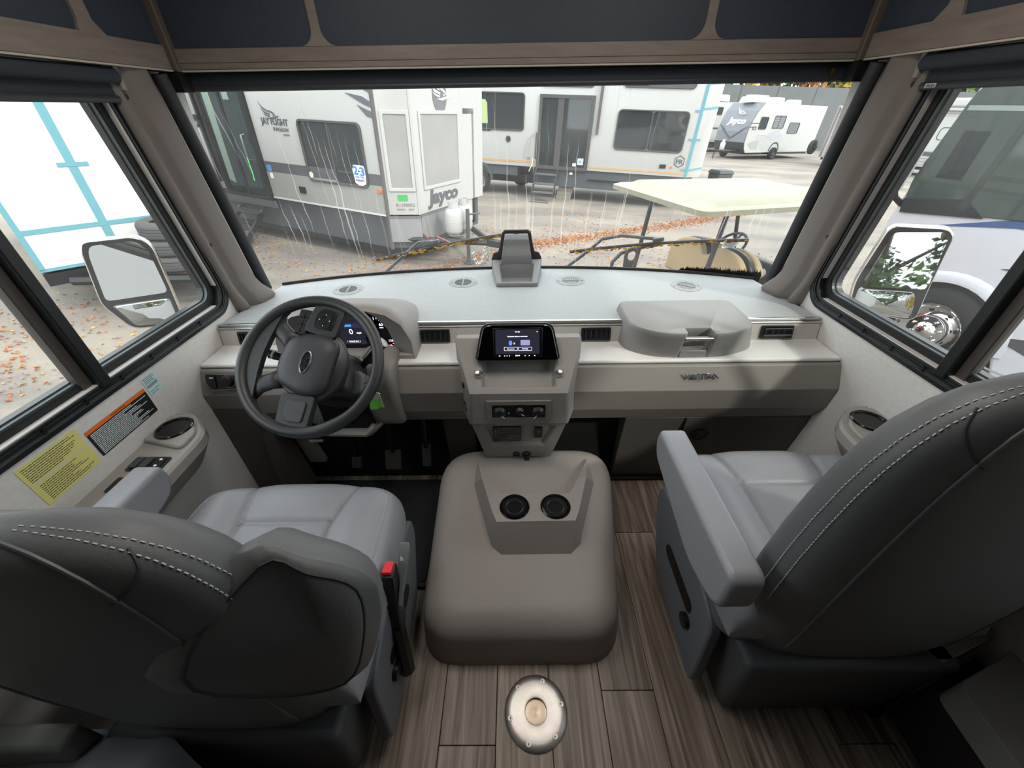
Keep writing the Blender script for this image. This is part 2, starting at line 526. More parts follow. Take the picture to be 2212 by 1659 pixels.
# ---------------------------------------------------------------- side windows
tint = glass_mat('side_glass', (0.90, 0.95, 0.93), 0.02)
def side_window(name, sx):
    root = struct(link(bpy.data.objects.new(name, None))); root.location = (sx * W, 0.8, 0.8)
    def F(x): return fr((sx * x, 0, 0), (0, 1, 0), (0, 0, 1))    # normal +x
    y0, y1, z0, z1 = 0.05, 1.482, 0.757, 1.56
    ra = (0.05, 0.105, 0.105, 0.05)
    lean = lambda P: [(y - 0.137 * (z - z0) * max(0.0, min(1.0, (y - 0.9) / 0.5)), z) for y, z in P]
    lp = lambda d: lean(rrect(y1 - y0 - 2 * d, z1 - z0 - 2 * d, [max(0.01, q - d * 0.8) for q in ra], 7, (y0 + y1) / 2, (z0 + z1) / 2))
    b = MB()
    b.ring(lp(0.0), lp(0.016), -sx * 0.006, F(W)); b.build('outer_frame', seal, root, bevel=0.003)
    b = MB(); b.ring(lp(0.016), lp(0.030), sx * 0.012, F(W), -sx * 0.001); b.build('track', K('window_track', '#3a4246', 0.35), root)
    b = MB(); b.ring(lp(0.022), lp(0.026), -sx * 0.006, F(W)); b.build('track_lip', seal, root)
    b = MB(); b.ring(lp(0.030), lp(0.040), -sx * 0.004, F(W), sx * 0.02); b.build('inner_frame', seal, root, bevel=0.002)
    b = MB(); b.ring(lp(0.040), lp(0.062), sx * 0.018, F(W), sx * 0.03); b.build('glazing_bead', rubber, root)
    b = MB(); b.ring(lp(0.060), lp(0.066), sx * 0.022, F(W), sx * 0.034); b.build('bead_lip', K('bead_lip', '#50585a', 0.35), root)
    b = MB(); b.ring(lp(0.016), lp(0.07), sx * 0.055, F(W), sx * 0.034); b.build('outer_flange', seal, root)
    # divider between fixed pane and slider
    b = MB(); b.box((min(sx * 1.138, sx * 1.165), 0.862, z0 + 0.03), (max(sx * 1.138, sx * 1.165), 0.893, z1 - 0.03))
    d = b.build('divider', seal, root, bevel=0.004)
    b = MB(); b.box((min(sx * 1.162, sx * 1.188), 0.835, z0 + 0.03), (max(sx * 1.162, sx * 1.188), 0.864, z1 - 0.03))
    b.build('slider_stile', K('slider_stile', '#4a4542', 0.4), root, bevel=0.003)
    for (ya, yb, xx) in ((0.05 + 0.05, 0.85, 1.175), (0.87, y1 - 0.05, 1.18)):
        b = MB(); b.box((min(sx * xx, sx * (xx + 0.004)), ya, z0 + 0.05), (max(sx * xx, sx * (xx + 0.004)), yb, z1 - 0.05))
        b.f = [f for f in b.f if True]
        b2 = MB(); xq = sx * xx
        b2.add([(xq, q[0], q[1]) for q in lean([(ya, z0 + 0.05), (yb, z0 + 0.05), (yb, z1 - 0.05), (ya, z1 - 0.05)])], [(0, 1, 2, 3)])
        b2.build('pane', tint, root, fix=False)
    for i in range(9):
        b = MB(); yy = 0.35 + i * 0.115
        b.obox((sx * (W - 0.004), yy, z0 + 0.0235), (0.006, 0.006, 0.012)); b.build('clip', seal, root)
    return root
side_window('window_2', -1); side_window('window_3', 1)

# ---------------------------------------------------------------- windshield pillars
def pillar(name, sx):
    # cross-section, from the window side round to the glass (x measured outward from the middle)
    sec = [(1.15, 1.402), (1.136, 1.405), (1.128, 1.416), (1.127, 1.428), (1.136, 1.440), (1.134, 1.448), (1.118, 1.460), (1.112, 1.475),
           (1.104, 1.528), (1.106, 1.540), (1.116, 1.548), (1.128, 1.547), (1.142, 1.556), (1.15, 1.60)]
    rings = []
    for z, k in ((0.737, 1.75), (0.745, 1.85), (0.765, 1.70), (0.80, 1.25), (0.84, 1.0), (1.1, 1.0), (1.46, 1.0), (1.515, 1.0)):
        dy = -0.15 * (z - 1.2)
        rings.append([(sx * (1.15 + (x - 1.15) * k), 1.49 + (y - 1.49) * (0.75 + 0.25 * k) + dy + 0.02 * (k - 1), z) for (x, y) in sec])
    b = MB(); b.loft(rings)
    o = struct(b.build(name, K('pillar_trim', '#746d68', 0.6, bump=(420, 0.1)), None, smooth=True, ang=50))
    b = MB(); b.tube([(sx * 1.118, 1.598 - 0.15 * (z - 1.2), z) for z in (0.755, 0.9, 1.1, 1.3, 1.5)], 0.022, 10)
    b.build('weather_strip', K('pillar_strip', '#303236', 0.55), o, smooth=True)
    for z in (0.775, 1.0, 1.44):
        dy = -0.15 * (z - 1.2)
        f_ = fr((sx * 1.137, 1.441 + dy, z), (0, -sx, 0), (0, 0, 1))
        s = MB(); s.lathe([(0.0065, -0.004), (0.0065, 0.004), (0.003, 0.003), (0.0001, 0.003)], f_, 10)
        s.build('screw', dark, o, smooth=True)
    return o
pillar('trim_3', -1); pillar('trim_4', 1)

# ---------------------------------------------------------------- overhead cabinets
panelm = K('cabinet_panel', '#353e4b', 0.6, var=(70, '#2e3642', 0.3))
trimlt = K('edge_banding', '#b9b3a4', 0.4)
def overhead_front():
    root = thing('overhead_cabinet', 'long wood-grain overhead cabinet with dark panels above the windshield', 'cabinet', (0, 1.62, 1.51))
    Fy = fr((0, 1.62, 0), (1, 0, 0), (0, 0, 1))     # normal -y
    b = MB(); b.box((-1.10, 1.62, 1.512), (1.10, 1.64, 1.566)); b.build('bottom_rail', wood, root, bevel=0.003)
    b = MB(); b.box((-1.10, 1.62, 1.508), (1.10, 1.645, 1.512)); b.build('edge_strip', trimlt, root)
    b = MB(); b.box((-1.098, 1.70, 1.508), (1.098, 2.0, 1.516)); b.build('bottom_board', dark, root)
    for xc in (-0.622, 0.600):
        hw = 0.014
        pts = [(xc - hw, 1.99), (xc - hw, 1.625)]
        for k in range(7):
            a = rad(90 * k / 6)
            pts.append((xc - hw - 0.045 * (1 - math.cos(a)), 1.611 - 0.045 * math.sin(a)))
        for k in range(7):
            a = rad(90 - 90 * k / 6)
            pts.append((xc + hw + 0.045 * (1 - math.cos(a)), 1.611 - 0.045 * math.sin(a)))
        pts += [(xc + hw, 1.625), (xc + hw, 1.99)]
        b = MB(); b.prism(pts, 0.0, Fy, -0.019); b.build('stile', wood, root, bevel=0.002)
    b = MB(); b.box((-1.10, 1.62, 1.97), (1.10, 1.64, 2.02)); b.build('top_rail', wood, root)
    for (x0, x1) in ((-1.095, -0.635), (-0.610, 0.588), (0.613, 1.095)):
        b = MB(); b.prism(rect_loop(x0 - 0.004, x1 + 0.004, 1.555, 1.985, 0.02, 3), -0.006, Fy, -0.016); b.build('panel', panelm, root, bevel=0.003)
    for s in (-1, 1):
        b = MB(); b.box((min(s * 1.085, s * 1.13), 1.602, 1.508), (max(s * 1.085, s * 1.13), 1.64, 2.02)); b.build('corner_post', K('corner_post', '#5f544d', 0.6), root, bevel=0.004)
overhead_front()
def overhead_side(sx, label):
    root = thing('side_cabinet', label, 'cabinet', (sx * W, 0.9, 1.51))
    xi = 1.10
    Fx = fr((sx * xi, 0, 0), (0, 1, 0), (0, 0, 1))
    def bx(nm, y0, y1, z0, z1, m, d0=0.0, d1=0.018, bev=0.003):
        b = MB(); b.box((min(sx * (xi + d0), sx * (xi + d1)), y0, z0), (max(sx * (xi + d0), sx * (xi + d1)), y1, z1)); return b.build(nm, m, root, bevel=bev)
    bx('bottom_rail', -0.3, 1.60, 1.512, 1.573, woody)
    bx('edge_strip', -0.3, 1.60, 1.508, 1.512, trimlt, 0, 0.02, 0)
    bx('bottom_board', -0.3, 1.60, 1.507, 1.515, dark, 0.02, 0.048, 0)
    for yc in (1.345, 0.75):
        pts = [(yc - 0.022, 1.99), (yc - 0.022, 1.60), (yc - 0.034, 1.57), (yc + 0.05, 1.57), (yc + 0.022, 1.60), (yc + 0.022, 1.99)]
        b = MB(); b.prism(pts, sx * 0.018, Fx); b.build('stile', woody, root)
    bx('top_rail', -0.3, 1.60, 1.97, 2.02, woody)
    for (ya, yb) in ((1.36, 1.60), (0.765, 1.33), (-0.3, 0.735)):
        bx('panel', ya, yb, 1.55, 1.985, panelm, 0.008, 0.016)
overhead_side(-1, 'wood-grain overhead cabinet above the left driver window')
overhead_side(1, 'wood-grain overhead cabinet above the right passenger window')

# corner blocks closing the gap between pillar head, shade and cabinet
for n_, sx in (('trim_5', -1), ('trim_6', 1)):
    b = MB(); b.box((min(sx * 1.09, sx * 1.149), 1.600, 1.455), (max(sx * 1.09, sx * 1.149), 1.650, 1.507)); struct(b.build(n_, rubber))
    
# unseen ceiling lamps added to brighten the dark floor; bezel glints suggest such lamps
for x in (-0.42, 0.42):
    t = thing('added_ceiling_light', 'added flat ceiling light over the %s of the cab' % ('driver side' if x < 0 else 'passenger side'), 'lamp', (x, 0.85, 2.02), group=None)
    b = MB(); b.box((x - 0.17, 0.60, 1.985), (x + 0.17, 1.10, 2.019)); b.build('housing', K('lamp_housing', '#d9d7d3', 0.5), t, bevel=0.008)
    b = MB(); b.box((x - 0.15, 0.62, 1.980), (x + 0.15, 1.08, 1.986)); b.build('diffuser', K('lamp_diffuser', '#fff4e2', 0.4, emit=('#fff0da', 3.0)), t)
    ld = bpy.data.lights.new('added_ceiling_lamp', 'AREA'); ld.shape = 'RECTANGLE'; ld.size = 0.30; ld.size_y = 0.46; ld.energy = 1.5; ld.color = (1.0, 0.98, 0.96)
    lo = link(bpy.data.objects.new('added_ceiling_lamp', ld)); lo.location = (x, 0.85, 1.976); lo['kind'] = 'structure'

# ---------------------------------------------------------------- roller shades
root = thing('roller_shade', 'black roller shade rolled up across the top of the windshield', 'shade', (0, 1.63, 1.48))
b = MB(); b.tube([(-1.145, 1.672, 1.497), (1.145, 1.672, 1.497)], 0.021, 14); b.build('roll', navy, root, smooth=True)
b = MB(); b.box((-1.145, 1.655, 1.462), (1.145, 1.662, 1.512)); b.build('hanging_cloth', navy, root)
b = MB(); b.tube([(-1.14, 1.658, 1.465), (1.14, 1.658, 1.465)], 0.009, 10); b.build('bottom_bar', K('shade_bar', '#35383f', 0.5), root, smooth=True)
b = MB(); b.box((1.04, 1.643, 1.466), (1.05, 1.649, 1.492)); b.build('clip', K('brass', '#a98752', 0.35, 1.0), root)
for sx, lb in ((-1, 'black roller shade rolled up above the left side window'), (1, 'black roller shade rolled up above the right side window')):
    root = thing('roller_shade', lb, 'shade', (sx * 1.13, 0.8, 1.46))
    b = MB(); b.tube([(sx * 1.124, -0.2, 1.487), (sx * 1.124, 1.385, 1.487)], 0.018, 14); b.build('roll', navy, root, smooth=True)
    b = MB(); b.box((min(sx * 1.134, sx * 1.139), -0.2, 1.436), (max(sx * 1.134, sx * 1.139), 1.37, 1.48)); b.build('hanging_cloth', navy, root)
    b = MB(); b.tube([(sx * 1.135, -0.2, 1.434), (sx * 1.135, 1.372, 1.434)], 0.0095, 10); b.build('bottom_bar', K('shade_bar', '#35383f', 0.5), root, smooth=True)
    b = MB(); b.box((min(sx * 1.118, sx * 1.149), 1.385, 1.455), (max(sx * 1.118, sx * 1.149), 1.40, 1.507)); b.build('bracket', K('shade_bracket', '#8f8d89', 0.5), root)
    if sx == 1:
        f_ = fr((1.1248, 1.345, 1.4305), (0, -1, 0), (0, 0, 1))
        b = MB(); b.prism(rrect(0.034, 0.010, 0.001, 1, 0.012, 0.004), 0.0006, f_); lb_ = b.build('label', K('label_gray', '#b9b7b4', 0.5), root)
        text('print', 'MCD', 0.009, f_, blackp, lb_, 0.0003, 0.024, lift=0.0007)
# ================================================================ DASHBOARD
Xd = 1.147
FX = fr((0, 0, 0), (0, 1, 0), (0, 0, 1))      # polygon in (Y, Z), pushed along +X
topm = mat('dash_top_vinyl', '#b2b6b8', 0.55, var=(70, '#a6aaac', 0.3), bump=(220, 0.2), stretch=(1, 2.2, 1))
shelfm = K('dash_ledge', '#dedddb', 0.5, bump=(300, 0.08))
facem = K('dash_face', '#86817c', 0.5, bump=(420, 0.12))
facedk = K('dash_lower', '#55514e', 0.6, bump=(300, 0.1))
dash = thing('dashboard', 'full-width gray dashboard with pale ledge below the windshield', 'dashboard', (0, 1.3, 0.4))
b = MB()
b.prism([(-Xd, 1.347)] + [(x / 10, gy(x / 10, 0.735) - 0.003) for x in range(-11, 12)] + [(Xd, 1.347)], 0.735, XY(), 0.700)
b.build('top_pad', topm, dash, bevel=0.006)
b = MB()
b.prism([(1.318, 0.655), (1.332, 0.721), (1.347, 0.724), (1.36, 0.70), (1.36, 0.655)], Xd, FX, -Xd); b.build('vent_strip', graylt, dash, bevel=0.003)
b = MB(); b.box((-Xd, 1.330, 0.722), (Xd, 1.342, 0.7275)); b.build('trim_strip', alu, dash, bevel=0.002, label='bright aluminium strip')
b = MB(); b.box((-Xd, 1.343, 0.727), (Xd, 1.354, 0.7385)); b.build('trim_strip', alu, dash, bevel=0.002, label='bright aluminium strip')
b = MB(); b.prism([(1.180, 0.645), (1.176, 0.652), (1.180, 0.660), (1.33, 0.660), (1.33, 0.645)], Xd, FX, -Xd); b.build('ledge', shelfm, dash, bevel=0.003)
b = MB()
b.prism([(1.174, 0.644), (1.166, 0.640), (1.126, 0.562), (1.134, 0.472), (1.168, 0.402), (1.24, 0.402), (1.24, 0.644)], Xd, FX, -Xd)
b.build('front_panel', facem, dash, bevel=0.002, seg=2, ang=12)
b = MB(); b.prism([(1.168, 0.399), (1.214, 0.02), (1.24, 0.02), (1.24, 0.399)], Xd, FX, 0.42); b.build('kick_panel', facedk, dash, bevel=0.003)
b = MB(); b.prism([(1.166, 0.398), (1.172, 0.15), (1.24, 0.15), (1.24, 0.398)], 0.66, FX, 0.655); b.build('panel_joint', blackp, dash)
b = MB(); b.prism([(1.168, 0.399), (1.214, 0.02), (1.24, 0.02), (1.24, 0.399)], -0.18, FX, -0.30); b.build('kick_panel', K('kick_brown', '#3d3835', 0.7), dash)
b = MB(); b.box((0.40, 1.195, 0.0), (Xd, 1.24, 0.02)); b.build('base_strip', blackp, dash, bevel=0.002)
# left footwell side panel with its slanted brace
b = MB(); b.prism([(1.130, 0.50), (1.168, 0.402), (1.24, 0.402), (1.24, 0.02), (1.135, 0.02)], -1.02, FX, -Xd); b.build('side_panel', facedk, dash, bevel=0.004)
b = MB(); b.hexa([(-0.98, 1.05, 0.03), (-0.92, 1.05, 0.03), (-0.92, 1.2, 0.03), (-0.98, 1.2, 0.03)], [(-1.03, 1.15, 0.40), (-0.98, 1.15, 0.40), (-0.98, 1.22, 0.40), (-1.03, 1.22, 0.40)])
b.build('brace', K('brace_brown', '#4a4441', 0.7), dash, bevel=0.003)
b = MB(); b.hexa([(-0.93, 1.215, 0.12), (-0.86, 1.215, 0.12), (-0.86, 1.24, 0.12), (-0.93, 1.24, 0.12)], [(-0.98, 1.215, 0.40), (-0.92, 1.215, 0.40), (-0.92, 1.24, 0.40), (-0.98, 1.24, 0.40)])
b.build('brace', grayp, dash)

# round defroster vents in the top pad
for (x, y, turn, op) in ((-0.768, 1.692, 0.1, 0), (-0.252, 1.762, 0.0, 0), (0.251, 1.766, 1.57, 1), (0.762, 1.684, 0.9, 1)):
    o = V((x, y, 0.7345)); f_ = fr(o, (1, 0, 0), (0, 1, 0))
    b = MB(); b.lathe([(0.040, 0.002), (0.0655, 0.002), (0.067, 0.0005), (0.067, 0.0)], f_, 36, False); b.lathe([(0.040, 0.0022), (0.040, -0.012)], f_, 28, False)
    v = b.build('defrost_vent', K('vent_ring', '#8d8f90', 0.4), dash, smooth=True)
    b = MB(); b.lathe([(0.042, -0.0015), (0.0001, -0.0015)], f_, 24, False); b.build('vent_hole', K('vent_dark', '#1d1815', 0.8), v)
    ux = V((math.cos(turn), math.sin(turn), 0)); uy = V((-math.sin(turn), math.cos(turn), 0))
    for i in range(-4, 5):
        d = i * 0.0088; h = math.sqrt(max(0, 0.039 ** 2 - d * d))
        b = MB(); b.obox(o + uy * d + V((0, 0, 0.0)), (2 * h, 0.0042 if not op else 0.003, 0.004), Matrix((ux, uy, V((0, 0, 1)))).transposed())
        b.build('louver', K('vent_louver', '#5d5f60', 0.45), v)
    b = MB(); b.obox(o + V((0, 0, 0.001)), (0.006, 0.078, 0.004), Matrix((ux, uy, V((0, 0, 1)))).transposed()); b.build('cross_bar', K('vent_ring', '#8d8f90', 0.4), v)
    for s in (-1, 1):
        b = MB(); b.lathe([(0.005, 0.002), (0.005, 0.0035), (0.002, 0.003), (0.0001, 0.003)], fr(o + V((s * 0.053, 0, 0)), (1, 0, 0), (0, 1, 0)), 10); b.build('screw', screwm, v)

# rectangular air vents in the vent strip
def air_vent(x, w=0.112, opened=False):
    f_ = fr((x, 1.3245, 0.690), (1, 0, 0), (0, 0.016, 0.066))
    b = MB(); b.ring(rrect(w, 0.050, 0.005, 3), rrect(w - 0.016, 0.036, 0.004, 3), 0.006, f_, -0.004)
    v = b.build('air_vent', K('vent_black', '#17191c', 0.4), dash, bevel=0.001)
    b = MB(); b.prism(rrect(w - 0.014, 0.037, 0.003, 2), 0.0012, f_, 0.0); b.build('vent_well', blackp, v)
    n = 5
    for i in range(n):
        xx = -w / 2 + 0.016 + (w - 0.032) * i / (n - 1)
        o, ux, uy, un = f_
        b = MB(); b.obox(o + ux * xx + un * 0.004, (0.003 if not opened else 0.0022, 0.033, 0.007), Matrix((ux, uy, un)).transposed() @ Matrix.Rotation(0.5, 3, 'Y'))
        b.build('vane', K('vent_vane', '#2f3236', 0.35), v)
    if opened:
        o, ux, uy, un = f_
        for d in (0.013, -0.012):
            b = MB(); b.obox(o + uy * d + un * 0.010, (w - 0.018, 0.010, 0.003), Matrix((ux, uy, un)).transposed() @ Matrix.Rotation(0.9, 3, 'X')); b.build('flap', K('vent_flap', '#55575b', 0.4), v, bevel=0.001)
air_vent(-0.318); air_vent(0.297); air_vent(0.985, 0.122, True); air_vent(-1.02)

# chrome name badge on the face
f_ = fr((0.588, 1.1395, 0.604), (1, 0, 0.02), (0, 0.022, 0.056))
text('badge', 'VISTA', 0.026, f_, chrome, dash, 0.002, 0.125, bold=0.0004, shear=0.0, bev=0.0004, label='chrome raised lettering')
# round floor vent in the kick panel
f_ = fr((0.737, 1.181, 0.30), (1, 0, 0), (0, -0.046, 0.38))
b = MB(); b.lathe([(0.036, 0.004), (0.036, 0.0), (0.030, 0.005), (0.0001, 0.003)], f_, 28); v = b.build('floor_vent', blackp, dash, smooth=True)
for i in range(4):
    o, ux, uy, un = f_
    b = MB(); b.obox(o + uy * (-0.016 + i * 0.011) + un * 0.005 + ux * 0.006, (0.032, 0.003, 0.003), Matrix((ux, uy, un)).transposed()); b.build('slat', K('floor_vent_slat', '#55585c', 0.4), v)

# ---------------------------------------------------------------- lid of the storage bin
lid = thing('storage_bin_lid', 'light gray rounded storage lid with silver grip on the right of the dashboard', 'lid', (0.64, 1.3, 0.66))
top = [(0.398, 1.452), (0.398, 1.235), (0.485, 1.176), (0.575, 1.168), (0.575, 1.212), (0.668, 1.212), (0.668, 1.168), (0.742, 1.176), (0.838, 1.235), (0.838, 1.452)]
bot = [(0.385, 1.478), (0.385, 1.262), (0.475, 1.203), (0.572, 1.192), (0.572, 1.230), (0.671, 1.230), (0.671, 1.192), (0.755, 1.203), (0.885, 1.262), (0.885, 1.478)]
rr_ = [0.03, 0.08, 0.10, 0.012, 0.006, 0.006, 0.012, 0.10, 0.10, 0.03]
T = roundpoly(top, rr_, 5); B = roundpoly(bot, rr_, 5)
def off(p, q, k): return [((1 - k) * a[0] + k * c[0], (1 - k) * a[1] + k * c[1]) for a, c in zip(p, q)]
cx_, cy_ = 0.62, 1.32
ins = lambda L_, k: [(cx_ + (x - cx_) * k, cy_ + (y - cy_) * k) for x, y in L_]
b = MB()
b.loft([[(x, y, 0.6605) for x, y in B], [(x, y, 0.745) for x, y in off(T, B, 0.22)], [(x, y, 0.760) for x, y in off(T, B, 0.03)], [(x, y, 0.7675) for x, y in ins(T, 0.985)], [(x, y, 0.769) for x, y in ins(T, 0.96)]])
b.build('lid_shell', K('lid_gray', '#908e8c', 0.5, bump=(420, 0.12)), lid, smooth=True, ang=50)
b = MB(); b.tube([(0.573, 1.183, 0.742), (0.671, 1.183, 0.742)], 0.0075, 12); b.build('grip_bar', alu, lid, smooth=True, label='satin silver bar')
b = MB(); b.box((0.572, 1.192, 0.6605), (0.671, 1.232, 0.690)); b.build('grip_floor', K('lid_gray', '#9a9795'), lid, bevel=0.004)

# ---------------------------------------------------------------- dash-top dock tower
tw = thing('dash_dock', 'gray two-tier plastic tray tower standing mid-dash against the windshield', 'tray', (0, 1.8, 0.735))
lm = K('dock_gray', '#8a8b8c', 0.5, bump=(420, 0.1))
# lower tray: rim with a sunken bed
o0 = [(-0.092, 1.700), (0.092, 1.700), (0.118, 1.890), (-0.118, 1.890)]
zt = [0.752, 0.752, 0.800, 0.800]
i0 = [(-0.070, 1.712), (0.070, 1.712), (0.082, 1.85), (-0.082, 1.85)]
zi = [0.7535, 0.7535, 0.790, 0.790]
b = MB()
base = [V((x * 1.04, y, 0.7352)) for x, y in o0]
rim = [V((x, y, z)) for (x, y), z in zip(o0, zt)]
inn = [V((x, y, z)) for (x, y), z in zip(i0, zi)]
flo = [V((x * 0.86, 1.72 if y < 1.8 else 1.838, 0.7375)) for x, y in i0]
b.loft([base, rim, inn, flo]); b.build('lower_tray', lm, tw, bevel=0.004, seg=3)
# upper cradle leaning against the glass
pts = [(1.850, 0.785), (1.842, 0.832), (1.858, 0.866), (1.866, 0.872), (1.858, 0.90), (1.882, 0.918), (1.905, 0.918), (1.905, 0.785)]
b = MB()
rings = []
for s in (-1, -0.86, 0.86, 1):
    g = []
    for (y, z) in pts:
        wdt = 0.076 - 0.022 * (z - 0.785) / 0.133
        inset = 0.010 if abs(s) > 0.9 else 0
        g.append((s * wdt, y - (0.006 if abs(s) > 0.9 else -0.0), z))
    rings.append(g)
b.loft(rings); b.build('upper_cradle', lm, tw, bevel=0.003, seg=2)
b = MB()
hood = [(-0.122, 0.738), (-0.122, 0.80), (-0.110, 0.826), (-0.088, 0.832), (-0.080, 0.86), (-0.070, 0.917), (-0.056, 0.932), (0.056, 0.932), (0.070, 0.917), (0.080, 0.86), (0.088, 0.832), (0.110, 0.826), (0.122, 0.80), (0.122, 0.738)]
b.prism(hood, 0.012, fr((0, 1.915, 0), (1, 0, 0), (0, 0, 1)), -0.004); b.build('back_shell', K('dock_back', '#3a3534', 0.6), tw, bevel=0.004)
b = MB(); b.lathe([(0.011, -0.002), (0.011, 0.0005), (0.0001, 0.0008)], fr((0, 1.896, 0.9185), (1, 0, 0), (0, 1, 0)), 16); b.build('thumb_notch', dark, tw, smooth=True)

# ---------------------------------------------------------------- center console below the screen
cs = thing('center_console', 'gray tapered center console with climate dials and radio screen', 'console', (0, 1.15, 0.26))
cm = K('console_gray', '#8d8985', 0.5, bump=(420, 0.12))
def recess(b, outer, inner, d, shrink=0.94):
    """four-cornered face with a sunken bed; d = sink vector"""
    c = sum((V(p) for p in inner), V()) / 4
    bed = [c + (V(p) - c) * shrink + V(d) for p in inner]
    o = [V(p) for p in outer]; i_ = [V(p) for p in inner]
    vs = o + i_ + bed
    fs = [(k, (k + 1) % 4, 4 + (k + 1) % 4, 4 + k) for k in range(4)] + [(4 + k, 4 + (k + 1) % 4, 8 + (k + 1) % 4, 8 + k) for k in range(4)] + [(8, 9, 10, 11)]
    b.add(vs, fs)
TB = [(-0.223, 1.205, 0.742), (0.221, 1.205, 0.742)]
TF = [(-0.168, 1.052, 0.612), (0.164, 1.052, 0.612)]
BF = [(-0.178, 1.052, 0.470), (0.175, 1.052, 0.470)]
BB_ = [(-0.225, 1.185, 0.46), (0.222, 1.185, 0.46)]
BK = [(-0.223, 1.24, 0.742), (0.221, 1.24, 0.742), (0.222, 1.24, 0.46), (-0.225, 1.24, 0.46)]
b = MB()
vs = [TB[0], TB[1], TF[0], TF[1], BF[0], BF[1], BB_[0], BB_[1], BK[0], BK[1], BK[2], BK[3]]
b.add(vs, [(2, 3, 5, 4), (0, 2, 4, 6), (1, 7, 5, 3), (0, 8, 9, 1), (0, 6, 11, 8), (1, 9, 10, 7), (4, 5, 7, 6), (6, 7, 10, 11), (8, 11, 10, 9)])
def onslope(x, t):      # t=0 back edge, 1 front edge of the sloped top
    l = V(TB[0]).lerp(V(TF[0]), t); r = V(TB[1]).lerp(V(TF[1]), t)
    return l.lerp(r, x)
inner = [onslope(0.19, 0.30), onslope(0.81, 0.30), onslope(0.865, 0.88), onslope(0.135, 0.88)]
vs2 = [V(TB[0]), V(TB[1]), V(TF[1]), V(TF[0])]
recess(b, vs2, inner, (0, 0.022, -0.030), 0.95)
b.build('console_shell', cm, cs, bevel=0.010, seg=3)
# lower tapered section
b = MB()
LF0 = [(-0.172, 1.062, 0.468), (0.169, 1.062, 0.468)]; LF1 = [(-0.132, 1.100, 0.262), (0.124, 1.100, 0.262)]
LB0 = [(-0.215, 1.195, 0.468), (0.212, 1.195, 0.468)]; LB1 = [(-0.150, 1.20, 0.262), (0.142, 1.20, 0.262)]
def lf(x, t): return V(LF0[0]).lerp(V(LF1[0]), t).lerp(V(LF0[1]).lerp(V(LF1[1]), t), x)
recess(b, [LF0[0], LF0[1], LF1[1], LF1[0]], [lf(0.10, 0.06), lf(0.90, 0.06), lf(0.84, 0.62), lf(0.16, 0.62)], (0, 0.014, 0), 0.97)
b.add([LF0[0], LF0[1], LF1[1], LF1[0], LB0[0], LB0[1], LB1[1], LB1[0]], [(0, 3, 7, 4), (1, 5, 6, 2), (0, 4, 5, 1), (3, 2, 6, 7), (4, 7, 6, 5)])
b.build('lower_section', cm, cs, bevel=0.006, seg=2)
# chrome round knobs left and right of the pocket
for x in (0.13, 0.875):
    p = onslope(x, 0.66); n = (V(TF[0]) - V(TB[0])).cross(V((1, 0, 0))); n = n if n.z > 0 else -n
    f_ = fr(p, (1, 0, 0), n.cross(V((1, 0, 0))))
    b = MB(); b.lathe([(0.014, -0.002), (0.014, 0.005), (0.010, 0.012), (0.0001, 0.013)], f_, 20); b.build('knob', chrome, cs, smooth=True, label='round chrome push knob')
# climate panel
fF = fr((-0.003, 1.0515, 0.540), (1, 0, 0), (0, 0, 1))
b = MB(); b.ring(rrect(0.222, 0.088, 0.003, 2), rrect(0.188, 0.058, 0.002, 2), 0.005, fF, -0.004); cp = b.build('climate_panel', K('panel_frame', '#7e7a76', 0.35), cs, bevel=0.0015)
b = MB(); b.ring(rrect(0.190, 0.060, 0.002, 2), rrect(0.186, 0.056, 0.002, 2), 0.0062, fF, 0.0); b.build('bright_edge', alu, cp)
b = MB(); b.prism(rrect(0.188, 0.058, 0.002, 2), 0.0012, fF, -0.003); b.build('dial_field', blackp, cp)
for i, (x, a) in enumerate(((-0.066, 0.7), (0.004, -0.55), (0.068, 2.3))):
    f2 = fr((-0.003 + x, 1.0500, 0.535 + (0.004 if i == 1 else 0.0)), (1, 0, 0), (0, 0, 1))
    R_ = 0.023 if i != 1 else 0.018
    b = MB(); b.lathe([(R_, 0.0), (R_, 0.004), (R_ * 0.7, 0.012), (R_ * 0.62, 0.014), (0.0001, 0.0142)], f2, 24); kn = b.build('dial', K('dial_black', '#1b1d20', 0.4), cp, smooth=True)
    o, ux, uy, un = f2
    d = ux * math.cos(a) * 0.6 + uy * -abs(math.sin(a) * 0.8)
    d.normalize(); t_ = un.cross(d)
    b = MB(); b.obox(o + d * R_ * 0.75 + un * 0.0135, (R_ * 0.7, 0.0022, 0.0016), Matrix((d, t_, un)).transposed()); b.build('pointer', white, kn)
    nt_ = (7, 9, 7)[i]
    for k in range(nt_):
        aa = rad(-20 + 220 * k / (nt_ - 1))
        b = MB(); b.obox(o + (ux * math.cos(aa) + uy * math.sin(aa)) * (R_ + 0.0045) + un * -0.001, (0.0022, 0.0022, 0.0008), Matrix((ux, uy, un)).transposed())
        b.build('tick', K('tick_red', '#a34038', 0.6) if i == 1 and k < 4 else (K('tick_blue', '#44609a', 0.6) if i == 1 else white), cp)
for x, m_ in ((-0.034, K('led_blue', '#1535ff', 0.5, emit=('#3d62ff', 3.0))), (0.034, dark)):
    b = MB(); b.lathe([(0.0035, 0), (0.0035, 0.0015), (0.0001, 0.0015)], fr((-0.003 + x, 1.050, 0.522), (1, 0, 0), (0, 0, 1)), 10); b.build('button', dark, cp)
    b = MB(); b.lathe([(0.0012, 0), (0.0012, 0.001), (0.0001, 0.001)], fr((-0.003 + x, 1.050, 0.529), (1, 0, 0), (0, 0, 1)), 8); b.build('indicator', m_, cp)
